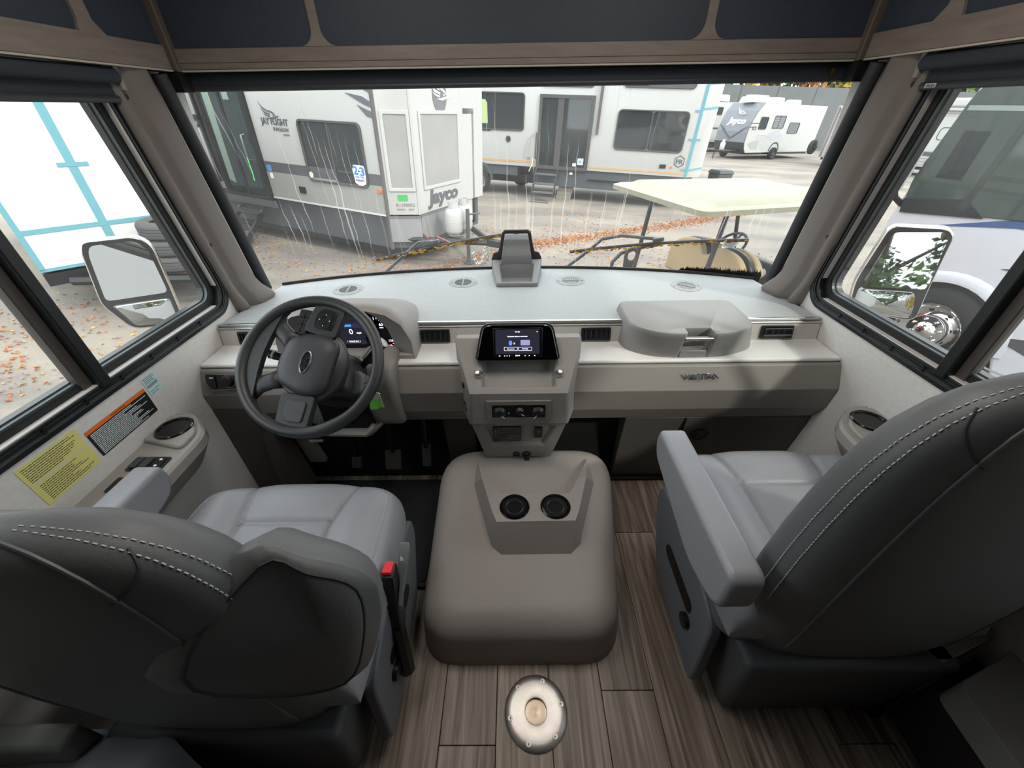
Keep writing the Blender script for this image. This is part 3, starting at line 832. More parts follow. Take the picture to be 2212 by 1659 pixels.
# leveling control and rocker switch in the lower recess
c0 = lf(0.36, 0.33) + V((0, 0.012, 0)); uy_ = (V(LF0[0]) - V(LF1[0])); uy_.x = 0
fL = fr(c0, (1, 0, 0), uy_)
b = MB(); b.prism(rrect(0.106, 0.088, 0.004, 2), 0.004, fL, -0.002); lp_ = b.build('leveling_control', K('pad_black', '#25272a', 0.45), cs, bevel=0.001)
gl_ = K('pad_gray', '#8d8f92', 0.5)
text('print', 'ELECTRONIC LEVELING', 0.006, (fL[0] - fL[1] * 0.015 + fL[2] * 0.0355, fL[1], fL[2], fL[3]), gl_, lp_, 0.0003, 0.064, lift=0.004)
def padloop(cx, cy, w_, h_, r_=0.002):
    b = MB(); b.ring(rrect(w_, h_, r_, 2, cx, cy), rrect(w_ - 0.0016, h_ - 0.0016, r_ * 0.6, 2, cx, cy), 0.0046, fL, 0.0038); b.build('print_outline', gl_, lp_)
padloop(-0.041, 0.006, 0.014, 0.044); padloop(-0.006, 0.020, 0.052, 0.017); padloop(-0.006, -0.032, 0.032, 0.012); padloop(0.004, -0.012, 0.013, 0.012); padloop(0.041, 0.022, 0.013, 0.011)
for k in range(8):
    a = rad(45 * k); rr2 = 0.0165
    padloop(0.030 + rr2 * math.cos(a), -0.020 + rr2 * math.sin(a) * 0.9, 0.0115, 0.009)
padloop(0.030, -0.020, 0.012, 0.010)
for y_, s_ in ((0.018, '^'), (0.006, 'v')):
    text('print', s_, 0.010, (fL[0] + fL[1] * -0.0445 + fL[2] * (y_ - 0.004), fL[1], fL[2], fL[3]), white, lp_, 0.0003, lift=0.004)
c1 = lf(0.735, 0.30) + V((0, 0.012, 0)); fR = fr(c1, (1, 0, 0), uy_)
b = MB(); b.prism(rrect(0.030, 0.060, 0.002, 2), 0.005, fR, -0.002); rk = b.build('rocker_switch', blackp, cs, bevel=0.001)
b = MB(); b.prism(rrect(0.008, 0.005, 0.001, 1, 0, 0.008), 0.0008, fR, 0.0052); b.build('icon', gl_, rk)
# sockets in the bottom lip and left cheek
for x, z, r_ in ((-0.012, 0.282, 0.014), (0.028, 0.280, 0.018)):
    b = MB(); b.lathe([(r_, -0.004), (r_, 0.004), (r_ * 0.7, 0.005), (r_ * 0.65, -0.002), (0.0001, -0.002)], fr((x, 1.0965, z), (1, 0, 0), (0, -0.18, 1)), 18); so = b.build('socket', blackp, cs, smooth=True)
b = MB(); b.obox((0.03, 1.090, 0.262), (0.02, 0.008, 0.022)); b.build('socket_cap', blackp, cs, bevel=0.003)
for y, z, r_ in ((1.115, 0.605, 0.010), (1.108, 0.515, 0.021)):
    xx = -0.168 - 0.055 * (y - 1.052) / 0.15 - 0.006
    b = MB(); b.lathe([(r_, -0.006), (r_, 0.003), (r_ * 0.7, 0.003), (r_ * 0.65, -0.001), (0.0001, -0.001)], fr((xx, y, z), (0.36, -1, 0), (0, 0, 1)), 18); b.build('socket', blackp, cs, smooth=True)

# ---------------------------------------------------------------- radio
ra_ = thing('radio_unit', 'glossy black trapezoid radio bezel with lit touchscreen on the console', 'radio', (0, 1.13, 0.70))
fS = fr((-0.003, 1.121, 0.700), (1, 0, 0), (0, 0.046, 0.112))
bz = roundpoly([(-0.142, 0.0), (0.139, 0.0), (0.113, 0.121), (-0.116, 0.121)], [0.014, 0.014, 0.028, 0.028], 6)
b = MB(); b.prism(bz, 0.003, fS, -0.055); b.build('bezel', K('piano_black', '#050608', 0.06, coat=0.6), ra_, bevel=0.004, seg=3)
bz2 = [(x * 1.035, 0.002 + y * 1.025) for x, y in bz]
b = MB(); b.ring(bz2, [(x * 0.99, y * 0.995) for x, y in bz], -0.006, fS, -0.03); b.build('silver_rim', K('rim_silver', '#b5b7ba', 0.25, 1.0), ra_, bevel=0.001)
b = MB(); b.prism(rect_loop(-0.083, 0.082, 0.013, 0.111, 0.003, 2), 0.006, fS, 0.0); b.build('screen_frame', K('screen_frame', '#111216', 0.25), ra_, bevel=0.001)
b = MB(); b.prism(rect_loop(-0.075, 0.072, 0.024, 0.106, 0.001, 1), 0.0065, fS, 0.006); sc_ = b.build('screen', K('screen_lit', '#15161c', 0.2, emit=('#1b1c25', 1.0)), ra_)
wl_ = K('screen_text', '#e8ecff', 0.5, emit=('#dfe5ff', 1.4))
def st(s, x, y, sz, wd, al='CENTER'): text('screen_print', s, sz, (fS[0] + fS[1] * x + fS[2] * y, fS[1], fS[2], fS[3]), wl_, sc_, 0.0001, wd, align=al, lift=0.0066)
st('Standby', -0.001, 0.0965, 0.006, 0.016); st('Bluetooth device is not found.', -0.001, 0.081, 0.006, 0.066)
st('Reconnect', -0.024, 0.0395, 0.006, 0.024); st('Settings', 0.024, 0.0395, 0.006, 0.020); st('SONY', -0.001, 0.0165, 0.006, 0.016)
for x in (-0.024, 0.024):
    b = MB(); b.ring(rrect(0.045, 0.012, 0.0006, 1, x, 0.0415), rrect(0.0435, 0.0106, 0.0005, 1, x, 0.0415), 0.0069, fS, 0.0066); b.build('button_outline', wl_, sc_)
b = MB(); b.prism([(-0.025 + 0.0058 * math.cos(rad(18 * k)), 0.061 + 0.0085 * math.sin(rad(18 * k))) for k in range(20)], 0.0069, fS, 0.0066); b.build('icon', K('icon_blue', '#4a63d8', 0.5, emit=('#4a66e0', 1.0)), sc_)
st('B', -0.025, 0.058, 0.008, 0.004); st('))', -0.012, 0.058, 0.007, 0.005)
b = MB(); b.prism(rect_loop(0.009, 0.040, 0.053, 0.071, 0.0006, 1), 0.0069, fS, 0.0066); b.build('icon', K('icon_lilac', '#8d8bb0', 0.5, emit=('#7f7da6', 0.6)), sc_)
for x in (-0.062, -0.045, -0.037, -0.029, 0.024, 0.038, 0.056):
    b = MB(); b.prism(rrect(0.005 if abs(x) > 0.05 else 0.0035, 0.0022, 0.0008, 1, x, 0.018), 0.0066, fS, 0.006); b.build('key_light', wl_, ra_)
b = MB(); b.prism(rrect(0.003, 0.003, 0.0014, 3, 0.064, 0.098), 0.0069, fS, 0.0066); b.build('icon', wl_, sc_)
# ================================================================ ENGINE COVER
dog = thing('engine_cover', 'rounded gray-brown engine cover between the seats with a two-cup tray', 'engine cover', (0, 0.85, 0))
em = K('engine_cover_gray', '#a19b97', 0.5, bump=(300, 0.15), var=(6, '#98928e', 0.4))
def dring(d, z0, k):
    P = [(-0.318 + d, 0.476 + d), (0.300 - d, 0.476 + d), (0.395 - d, 1.19 - d), (-0.330 + d, 1.19 - d)]
    R_ = [0.12 - d * 0.5, 0.12 - d * 0.5, 0.16 - d * 0.5, 0.16 - d * 0.5]
    return [(x, y, z0 + k * 0.075 * (y - 0.476) / 0.714) for x, y in roundpoly(P, R_, 7)]
b = MB()
rings = [dring(0, 0.0, 0), dring(0.006, 0.07, 0.7)]
for a in range(0, 91, 15):
    c_, s_ = math.cos(rad(a)), math.sin(rad(a))
    rings.append(dring(0.012 + 0.075 * (1 - c_), 0.112 + 0.075 * s_, 1.0))
rings.append(dring(0.13, 0.190, 1.0)); rings.append(dring(0.20, 0.191, 1.0))
b.loft(rings); b.build('body', em, dog, smooth=True, ang=80)
def dz(y): return 0.190 + 0.075 * (y - 0.476) / 0.714
# raised tray with its two arms, open to the back
tr = []
b = MB()
zt_ = 0.325
# solid front block with sloping cheeks
OB = [(-0.178, 0.985), (-0.10, 0.735), (-0.062, 0.704), (0.163, 0.706), (0.198, 0.737), (0.285, 0.982)]
OT = [(-0.140, 0.965), (-0.095, 0.800), (-0.078, 0.756), (0.174, 0.758), (0.193, 0.803), (0.243, 0.965)]
IT = [(-0.112, 0.965), (-0.072, 0.868), (-0.06, 0.864), (0.16, 0.866), (0.172, 0.870), (0.215, 0.965)]
IB = [(-0.112, 0.975), (-0.068, 0.874), (-0.056, 0.870), (0.156, 0.872), (0.168, 0.876), (0.215, 0.975)]
zT = [0.292, zt_, zt_, zt_, zt_, 0.292]
def z3(L_, zz): return [V((x, y, (zz[i] if isinstance(zz, list) else (dz(y) + zz)))) for i, (x, y) in enumerate(L_)]
tipL, tipR = V((-0.165, 1.085, dz(1.085) + 0.004)), V((0.268, 1.088, dz(1.088) + 0.004))
loops = [z3(OB, -0.01), z3(OT, zT), z3(IT, zT), z3(IB, 0.003)]
b.loft(loops, False, False, closed=False)
n0 = [l[0] for l in loops]; n5 = [l[5] for l in loops]
b.add(n0 + [tipL, tipL + V((0, 0, -0.02))], [(0, 1, 4), (1, 2, 4), (2, 3, 4), (0, 4, 5), (3, 5, 4)])
b.add(n5 + [tipR, tipR + V((0, 0, -0.02))], [(0, 4, 1), (1, 4, 2), (2, 4, 3), (0, 5, 4), (3, 4, 5)])
b.build('cup_tray', em, dog, smooth=True, ang=28)
for (x, y) in ((-0.020, 0.812), (0.115, 0.812)):
    f_ = fr((x, y, zt_ + 0.0005), (1, 0, 0), (0, 1, 0))
    b = MB(); b.lathe([(0.0495, 0.0), (0.0495, 0.002), (0.0465, 0.005), (0.041, 0.004), (0.039, 0.0)], f_, 32, False)
    c = b.build('cup_holder', K('gloss_black', '#08090a', 0.15), dog, smooth=True)
    b = MB(); b.lathe([(0.0395, 0.001), (0.036, 0.0009), (0.033, 0.0008), (0.0001, 0.0008)], f_, 24, False); b.build('cup_bottom', K('cup_dark', '#060607', 0.35), c, smooth=True)
    b = MB(); b.lathe([(0.030, 0.0009), (0.028, 0.0022), (0.026, 0.0009)], f_, 24, False); b.build('cup_rib', K('cup_rib', '#2a2b2e', 0.3), c, smooth=True)

# ================================================================ FLOOR MAT, PEDALS
mt = thing('floor_mat', 'black ribbed rubber mat in the driver footwell', 'mat', (-0.7, 0.95, 0.0))
b = MB(); b.prism(rect_loop(-1.01, -0.345, 0.725, 1.205, 0.02, 3), 0.010, XY(0.001)); b.build('mat', K('mat_carpet', '#1d1f23', 0.9, var=(25, '#131418', 0.3)), mt, bevel=0.003)
b = MB(); b.prism(rect_loop(-1.012, -0.343, 0.708, 0.728, 0.004, 2), 0.013, XY(0.0008)); b.build('edge_strip', blackp, mt, bevel=0.003)
def pedal(name, label, c, w_, h_, tilt, m_, rows):
    t = thing(name, label, 'pedal', c)
    M_ = Matrix.Rotation(tilt, 3, 'X')
    b = MB(); b.obox(c, (w_, 0.018, h_), M_); b.build('pad', m_, t, bevel=0.004)
    k = V(c) + M_ @ V((0, -0.010, 0))
    for i in range(rows):
        for j in range(max(1, rows - 1)):
            p = k + M_ @ V(((j - (rows - 2) / 2) * w_ / rows, 0, (i - (rows - 1) / 2) * h_ / (rows + 1)))
            b = MB(); b.obox(p, (w_ / rows * 0.7, 0.004, h_ / (rows + 1) * 0.6), M_); b.build('tread_block', m_, t)
    b = MB(); b.tube([V(c) + M_ @ V((0, 0.01, 0)), V(c) + V((0.0, 0.03, 0.10)), V(c) + V((0.0, 0.05, 0.2))], 0.012, 8); b.build('arm', blackp, t, smooth=True)
    return t
pedal('brake_pedal', 'wide black brake pedal with ribbed pad', (-0.535, 1.165, 0.185), 0.065, 0.085, -0.5, K('pedal_rubber', '#3a3635', 0.7), 6)
pedal('gas_pedal', 'narrow black gas pedal right of the brake', (-0.392, 1.175, 0.20), 0.038, 0.10, -0.5, K('pedal_dark', '#2c2b2c', 0.6), 3)
pedal('parking_brake_pedal', 'small black parking brake pedal left of the brake', (-0.70, 1.175, 0.16), 0.04, 0.05, -0.5, K('pedal_rubber', '#3a3635', 0.7), 3)

# ================================================================ SEATS
stitchm = K('stitch_gray', '#b4b8bb', 0.7)
def make_seat(name, label, cx, y0, arm_left, arm_right, door_side):
    """y0 = front edge of the cushion"""
    t = thing(name, label, 'seat', (cx, y0 - 0.3, 0))
    hw, L_ = 0.300, 0.53
    zb, H = 0.40, 0.105
    seams = lambda y: 0.122 + 0.036 * max(0, (y - (y0 - 0.17)) / 0.17) if y > y0 - 0.17 else 0.122 - 0.0 * y
    ycr = y0 - 0.160
    def cf(u, v):
        u = math.sin(u * math.pi / 2); v = math.sin(v * math.pi / 2)
        x = hw * u * (1 - 0.10 * max(0, v) ** 6 - 0.02 * v * v); y = (y0 - L_ / 2) + L_ / 2 * v * (1 - 0.11 * abs(u) ** 4 * (1 if v > 0 else 0.3))
        e = (max(0, 1 - abs(u) ** 6)) ** 0.36 * (max(0, 1 - abs(v) ** 8)) ** 0.36
        z = zb + H * e
        s = seams(y); ax = abs(x)
        dx = ax - s
        g = 0.0
        if y < y0 - 0.015:
            g -= 0.011 * math.exp(-(dx / 0.006) ** 2)
        if ax < s:
            dyc = y - ycr
            g -= 0.011 * math.exp(-(dyc / 0.006) ** 2)
            g += 0.010 * (1 - math.exp(-(dx / 0.05) ** 2)) * (1 - math.exp(-(dyc / 0.04) ** 2))
        else:
            g += 0.022 * (1 - math.exp(-(dx / 0.05) ** 2)) * (1 if v < 0.8 else max(0, (1 - v) / 0.2))
        return (cx + x, y, z + g * min(1, e * 1.5))
    b = MB(); b.grid(cf, 120, 110, -1, 1, -1, 1)
    cu = b.build('seat_cushion', leather, t, smooth=True, ang=180, fix=False)
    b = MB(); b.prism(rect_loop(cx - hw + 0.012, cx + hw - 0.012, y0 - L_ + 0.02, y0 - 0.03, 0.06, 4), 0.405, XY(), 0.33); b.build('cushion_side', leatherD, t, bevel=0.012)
    # double stitching along the aisle-side bolsters
    b = MB()
    for sx in (-1, 1):
        for d in (0.262, 0.272):
            k = -0.78
            while k < 0.82:
                v = k; y = (y0 - L_ / 2) + L_ / 2 * v
                u = d / hw
                uu = math.asin(min(1, u)) / (math.pi / 2); vv = math.asin(v) / (math.pi / 2)
                p = V(cf(sx * uu, vv)); q = V(cf(sx * uu, math.asin(min(0.95, v + 0.012)) / (math.pi / 2)))
                b.obox((p + q) / 2 + V((0, 0, 0.0006)), (0.0016, (q - p).length, 0.0014), Matrix.Rotation(math.atan2(q.z - p.z, q.y - p.y), 3, 'X'))
                k += 0.022
    o = b.build('stitching', stitchm, cu); tag(o, kind='stuff')
    # backrest
    prof = [(0.30, 0.20, 0.060), (0.36, 0.235, 0.082), (0.45, 0.252, 0.09), (0.60, 0.262, 0.088), (0.72, 0.266, 0.084), (0.82, 0.264, 0.079), (0.90, 0.258, 0.074),
            (0.96, 0.248, 0.069), (1.01, 0.232, 0.063), (1.05, 0.208, 0.055), (1.08, 0.176, 0.046), (1.10, 0.138, 0.036), (1.115, 0.085, 0.024), (1.121, 0.03, 0.011)]
    yb = y0 - 0.50
    low = (lambda z: z if z < 0.82 else 0.82 + (z - 0.82) * 0.70) if cx < 0 else (lambda z: z)
    prof = [(low(z), a, d) for z, a, d in prof]
    def lerp_prof(z):
        for (a, b_) in zip(prof, prof[1:]):
            if z <= b_[0]:
                k = (z - a[0]) / (b_[0] - a[0]); return a[1] + (b_[1] - a[1]) * k, a[2] + (b_[2] - a[2]) * k
        return prof[-1][1], prof[-1][2]
    def bc(z): return yb + 0.035 - (0.075 if cx < 0 else 0.045) * (z - 0.30) / 0.82 if z > 0 else yb
    def bpnt(z, a, k=1.0):
        A, D = lerp_prof(z); n = 2.9
        c, s = math.cos(a), math.sin(a)
        x = A * math.copysign(abs(c) ** (2 / n), c); y = D * math.copysign(abs(s) ** (2 / n), s)
        if s > 0:   # front: hollow between the wings
            y -= 0.030 * math.exp(-(x / (A * 0.55 + 1e-6)) ** 4) * (1 if z < 1.0 else 0.3)
        return V((cx + x * k, bc(z) + y * k, z))
    zs = [0.30, 0.33, 0.36, 0.40, 0.45, 0.52, 0.60, 0.66, 0.72, 0.77, 0.82, 0.86, 0.90, 0.93, 0.96, 0.985, 1.01, 1.03, 1.05, 1.065, 1.08, 1.09, 1.10, 1.108, 1.115, 1.119, 1.121]
    zs = [low(z) for z in zs]
    b = MB(); b.loft([[bpnt(z, 2 * math.pi * k / 48) for k in range(48)] for z in zs])
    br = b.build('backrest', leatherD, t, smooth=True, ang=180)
    # piping on the back shell and stitches along the rim
    aL, aR = rad(180 + 52), rad(360 - 52)
    path = [bpnt(z, aL, 1.004) for z in zs[3:-2]] + [bpnt(z, aR, 1.004) for z in reversed(zs[3:-2])]
    b = MB(); b.tube(path, 0.0026, 6); b.build('piping', leatherD, br, smooth=True)
    for sx in (-1, 1):
        a0 = rad(270 + sx * 84)
        pp = [bpnt(low(1.075 - 0.075 * k / 6), rad(270 + sx * (80 - 46 * k / 6)), 1.003) for k in range(7)]
        b = MB(); b.tube(pp, 0.0018, 5); b.build('seam', K('seam_dark', '#404246', 0.6), br, smooth=True)
    b = MB()
    for a_ in (-2, -14):
        for sx in (-1, 1):
            a = rad(a_) if sx > 0 else rad(180 - a_)
            fine = [bpnt(low(0.55 + 0.568 * i / 900), a, 1.006) for i in range(901)]
            acc = 0.0; start = fine[0]
            for p_, q_ in zip(fine, fine[1:]):
                acc += (q_ - p_).length
                if acc >= 0.0085:
                    d = (q_ - start).normalized(); s_ = d.cross(V((0, 1, 0))).normalized()
                    b.obox((start + q_) / 2, (0.0050, 0.0016, 0.0016), Matrix((d, s_, d.cross(s_))).transposed())
                    acc = 0.0; start = q_
    tag(b.build('stitching', stitchm, br), kind='stuff')
    # base: skirt, pedestal and side shields
    b = MB(); b.hexa([(cx - 0.215, yb - 0.055, 0.012), (cx + 0.215, yb - 0.055, 0.012), (cx + 0.215, y0 - 0.14, 0.012), (cx - 0.215, y0 - 0.14, 0.012)],
                     [(cx - 0.25, yb - 0.07, 0.345), (cx + 0.25, yb - 0.07, 0.345), (cx + 0.26, y0 - 0.05, 0.345), (cx - 0.26, y0 - 0.05, 0.345)])
    b.build('skirt', K('skirt_vinyl', '#4c4f54', 0.55), t, bevel=0.02, seg=3)
    b = MB(); b.prism(rect_loop(cx - 0.18, cx + 0.18, yb - 0.03, y0 - 0.16, 0.03, 3), 0.02, XY(0.0)); b.build('pedestal', blackp, t)
    for sx in (-1, 1):
        X_ = cx + sx * 0.285
        f_ = fr((X_, 0, 0), (0, 1, 0), (0, 0, 1))
        pts = roundpoly([(yb - 0.01, 0.06), (y0 - 0.17, 0.10), (y0 - 0.05, 0.30), (y0 - 0.06, 0.385), (yb + 0.14, 0.385), (yb + 0.02, 0.34)], 0.04, 4)
        b = MB(); b.prism(pts, 0.012 * sx, f_, -0.020 * sx); sh = b.build('side_shield', K('shield_gray', '#666a73', 0.5), t, bevel=0.006)
        b = MB(); b.prism(rrect(0.20, 0.045, 0.02, 4, yb + 0.20, 0.25), 0.0145 * sx, f_, 0.010 * sx); b.build('shield_slot', blackp, sh)
        b = MB(); b.lathe([(0.022, 0.0), (0.022, 0.012 * sx), (0.0001, 0.013 * sx)], fr((X_ + sx * 0.012, yb + 0.10, 0.20), (0, 1, 0), (0, 0, 1)), 18); b.build('recline_knob', blackp, sh, smooth=True)
    # armrests
    def arm_flat(sx):
        xa = cx + sx * 0.336
        f_ = fr((xa, 0, 0), (0, 1, 0), (0, 0, 1))
        pts = roundpoly([(yb - 0.035, 0.545), (yb + 0.10, 0.505), (y0 - 0.11, 0.565), (y0 - 0.085, 0.61), (y0 - 0.095, 0.655), (yb + 0.08, 0.662), (yb - 0.035, 0.665)], [0.04, 0.05, 0.03, 0.03, 0.012, 0.02, 0.03], 5)
        b = MB(); b.prism(pts, 0.036, f_, -0.036); b.build('armrest', leather, t, bevel=0.014, seg=4)
    def arm_up(sx):
        # a padded slab swung up past the backrest, its broad underside turned to the rear
        q0 = V((cx, yb, 0))
        r1 = [(0.286, -0.021, 0.918), (0.343, -0.021, 0.900), (0.392, -0.014, 0.845), (0.384, -0.036, 0.740), (0.335, -0.058, 0.630), (0.235, -0.085, 0.665), (0.182, -0.104, 0.800)]
        r2 = [(0.240, -0.004, 0.918), (0.330, 0.002, 0.905), (0.402, 0.012, 0.835), (0.398, 0.000, 0.735), (0.350, -0.020, 0.610), (0.215, -0.050, 0.630), (0.100, -0.090, 0.760)]
        r3 = [(0.250, 0.040, 0.895), (0.325, 0.045, 0.885), (0.385, 0.050, 0.820), (0.385, 0.045, 0.725), (0.340, 0.030, 0.615), (0.225, 0.000, 0.640), (0.125, -0.045, 0.750)]
        P_ = lambda L_: [q0 + V((sx * x, y, z)) for x, y, z in L_]
        def dense(L_):
            n = len(L_); out = []
            for i in range(n):
                p0, p1, p2, p3 = (V(L_[(i + d) % n]) for d in (-1, 0, 1, 2))
                for t in (0.0, 0.25, 0.5, 0.75):
                    out.append(0.5 * ((2 * p1) + (p2 - p0) * t + (2 * p0 - 5 * p1 + 4 * p2 - p3) * t * t + (3 * p1 - p0 - 3 * p2 + p3) * t ** 3))
            return out
        R1, R2, R3 = dense(P_(r1)), dense(P_(r2)), dense(P_(r3))
        c1 = sum(R1, V()) / len(R1); c3 = sum(R3, V()) / len(R3)
        out_ = V((0.05 * sx, -0.012, 0.008))
        b = MB(); b.loft([[c1 + (p - c1) * k + out_ * (1 - k * k) * 0.8 for p in R1] for k in (0.15, 0.5, 0.8, 0.94)] + [R1] + [[p.lerp(q, 0.5) + (p - c1).normalized() * 0.012 for p, q in zip(R1, R2)], R2] + [[p.lerp(q, 0.5) + (p - c3).normalized() * 0.006 for p, q in zip(R2, R3)], R3, [c3 + (p - c3) * 0.8 + V((0, 0.012, 0)) for p in R3]])
        a = b.build('armrest', leatherD, t, smooth=True, ang=180, label='armrest folded up against the backrest')
        b = MB(); b.tube([c1 + (p - c1) * 1.004 for p in R1], 0.0024, 6, closed=True); b.build('piping', K('seam_dark', '#404246', 0.6), a, smooth=True)
    for sx, mode in ((-1, arm_left), (1, arm_right)):
        (arm_up if mode == 'up' else arm_flat)(sx)
    return t, cf
drv, _ = make_seat('driver_seat', 'gray leather driver seat with its aisle armrest folded up', -0.635, 0.795, 'flat', 'up', -1)
pas, _ = make_seat('passenger_seat', 'gray leather passenger seat on the right with armrests down', 0.765, 0.915, 'flat', 'flat', 1)
# belt buckle and height lever beside the driver cushion
b = MB(); M_ = Matrix.Rotation(rad(-12), 3, 'X')
b.obox((-0.328, 0.490, 0.385), (0.030, 0.045, 0.20), M_); bk = b.build('belt_buckle', blackp, drv, bevel=0.004)
b = MB(); b.obox((-0.328, 0.512, 0.489), (0.022, 0.034, 0.012), M_); b.build('release_button', K('buckle_red', '#e0303c', 0.4), bk, bevel=0.002, label='red push button')
b = MB(); b.tube([(-0.320, 0.42, 0.14), (-0.326, 0.46, 0.30)], [0.022, 0.02], 8); b.build('buckle_stalk', blackp, bk, smooth=True)
b = MB()
b.loft([[V(p) + V((dx, 0, dz_)) for dx, dz_ in ((-wd, -0.004), (wd, -0.004), (wd, 0.004), (-wd, 0.004))] for p, wd in (((-0.308, 0.47, 0.385), 0.006), ((-0.306, 0.51, 0.42), 0.007), ((-0.304, 0.535, 0.450), 0.012), ((-0.302, 0.565, 0.482), 0.014), ((-0.302, 0.58, 0.490), 0.011))])
lv = b.build('height_lever', K('lever_gray', '#6f7678', 0.4), drv, bevel=0.003)
text('print', 'h', 0.016, fr((-0.308, 0.544, 0.470), (1, 0, 0), (0, 0.7, 0.7)), white, lv, 0.0003, lift=0.006)

# ================================================================ STEERING WHEEL AND COLUMN
WC = V((-0.600, 0.940, 0.808)); EL = rad(48)
wn = V((0, -math.cos(EL), math.sin(EL))); wu = V((0, math.sin(EL), math.cos(EL))); wr_ = V((1, 0, 0))
TH = rad(-103)
wp = wr_ * math.cos(TH) + wu * math.sin(TH); wq = -wr_ * math.sin(TH) + wu * math.cos(TH)
def wpt(p, q, h=0.0): return WC + wp * p + wq * q + wn * h
fW = (WC, wp, wq, wn)
sw = thing('steering_wheel', 'black steering wheel turned sideways with oval badge', 'steering wheel', tuple(WC - wn * 0.06))
swm = K('wheel_vinyl', '#2d2f32', 0.42, bump=(500, 0.15)); swh = K('wheel_hub', '#34363b', 0.5, bump=(600, 0.12))
R0 = 0.195
b = MB(); rings = []
for k in range(72):
    a = 2 * math.pi * k / 72
    d = wp * math.cos(a) + wq * math.sin(a)
    th = 0.0165 + 0.0025 * (math.exp(-((math.degrees(a) - 35) / 14) ** 2) + math.exp(-((math.degrees(a) - 145) / 14) ** 2))
    rings.append([WC + d * (R0 + th * math.cos(2 * math.pi * j / 14)) + wn * (th * 1.02 * math.sin(2 * math.pi * j / 14)) for j in range(14)])
rings.append(rings[0]); b.loft(rings, False, False); b.build('rim', swm, sw, smooth=True, ang=180)
# carrier behind the hub joins the spokes
body = roundpoly([(-0.100, 0.058), (-0.045, 0.100), (0.045, 0.100), (0.100, 0.058), (0.105, -0.02), (0.060, -0.092), (-0.060, -0.092), (-0.105, -0.02)], 0.03, 4)
sc = lambda P, k: [(x * k, y * k) for x, y in P]
b = MB(); b.loft([[wpt(x, y, h) for x, y in sc(body, k)] for h, k in ((-0.060, 0.86), (-0.020, 1.0), (-0.008, 1.0), (-0.004, 0.96))]); b.build('carrier', swm, sw, smooth=True, ang=50)
hub = roundpoly([(-0.078, 0.070), (0.078, 0.070), (0.096, 0.010), (0.070, -0.074), (0.028, -0.088), (-0.028, -0.088), (-0.070, -0.074), (-0.096, 0.010)], [0.04, 0.04, 0.05, 0.03, 0.03, 0.03, 0.03, 0.05], 5)
b = MB(); b.loft([[wpt(x, y, h) for x, y in sc(hub, k)] for h, k in ((-0.012, 1.0), (0.004, 1.0), (0.013, 0.95), (0.020, 0.82), (0.0245, 0.6), (0.026, 0.3))]); b.build('airbag_cover', swh, sw, smooth=True, ang=70)
for sx in (-1, 1):   # side spokes with their pods
    P = roundpoly([(sx * 0.085, 0.046), (sx * 0.182, 0.052), (sx * 0.194, 0.0), (sx * 0.186, -0.040), (sx * 0.095, -0.052)], 0.012, 3)
    b = MB(); b.prism(P, 0.004, fW, -0.022); sp = b.build('side_spoke', swm, sw, bevel=0.006, seg=3)
    Q = roundpoly([(sx * 0.108, 0.030), (sx * 0.166, 0.032), (sx * 0.170, -0.010), (sx * 0.150, -0.026), (sx * 0.110, -0.026)], 0.008, 3)
    b = MB(); b.prism(Q, 0.0085, fW, 0.003); pod = b.build('switch_pod' if sx < 0 else 'pod_cover', K('pod_black', '#1b1d20', 0.3) if sx < 0 else K('pod_cover', '#3d3f45', 0.5), sp, bevel=0.0015)
# button clusters on the left pod
b = MB(); b.ring(rrect(0.044, 0.038, 0.006, 3, -0.134, 0.004), rrect(0.022, 0.016, 0.003, 3, -0.134, 0.004), 0.0115, fW, 0.008); b.build('direction_ring', K('btn_dark', '#24262a', 0.25), sw, bevel=0.001)
b = MB(); b.prism(rrect(0.018, 0.013, 0.003, 3, -0.134, 0.004), 0.011, fW, 0.008); b.build('ok_button', K('btn_dark', '#24262a', 0.25), sw, bevel=0.001)
for (p, q) in ((-0.151, 0.004), (-0.117, 0.004), (-0.134, 0.019), (-0.134, -0.011)):
    b = MB(); b.prism(rrect(0.004, 0.002, 0.0008, 1, p, q), 0.0119, fW, 0.0115); b.build('arrow', white, sw)
for i in range(3):
    for j in range(2):
        P = rrect(0.021, 0.0175, 0.002, 2, -0.100 - 0.0225 * i, -0.052 - 0.019 * j)
        b = MB(); b.prism(P, 0.0025, fW, -0.012); o = b.build('button', K('btn_black', '#202226', 0.35), sw, bevel=0.001)
b = MB(); b.prism(rect_loop(-0.16, -0.086, -0.083, -0.040, 0.004, 2), -0.006, fW, -0.02); b.build('button_bank', K('pod_black', '#1b1d20', 0.3), sw, bevel=0.003)
# lower spokes
for sx in (-1, 1):
    path = [(sx * 0.052, -0.070), (sx * 0.068, -0.098), (sx * 0.084, -0.125), (sx * 0.100, -0.145)]
    b = MB(); rings = []
    for i, (p, q) in enumerate(path):
        d = V((path[min(i + 1, 3)][0] - path[max(i - 1, 0)][0], path[min(i + 1, 3)][1] - path[max(i - 1, 0)][1])).normalized(); s_ = V((-d.y, d.x))
        wd = (0.032, 0.025, 0.026, 0.036)[i]
        rings.append([wpt(p + s_.x * wd * math.cos(a), q + s_.y * wd * math.cos(a), -0.012 + 0.012 * math.sin(a)) for a in [2 * math.pi * k / 12 for k in range(12)]])
    b.loft(rings); b.build('lower_spoke', swm, sw, smooth=True, ang=180)
web = roundpoly([(0.140, -0.125), (0.055, -0.138), (0.0, -0.142), (-0.055, -0.138), (-0.140, -0.125)], 0.012, 3) + [(0.190 * math.cos(rad(a)), 0.190 * math.sin(rad(a))) for a in range(216, 325, 9)]
b = MB(); b.loft([[wpt(p, q, h) for p, q in web] for h in (-0.016, 0.004)])
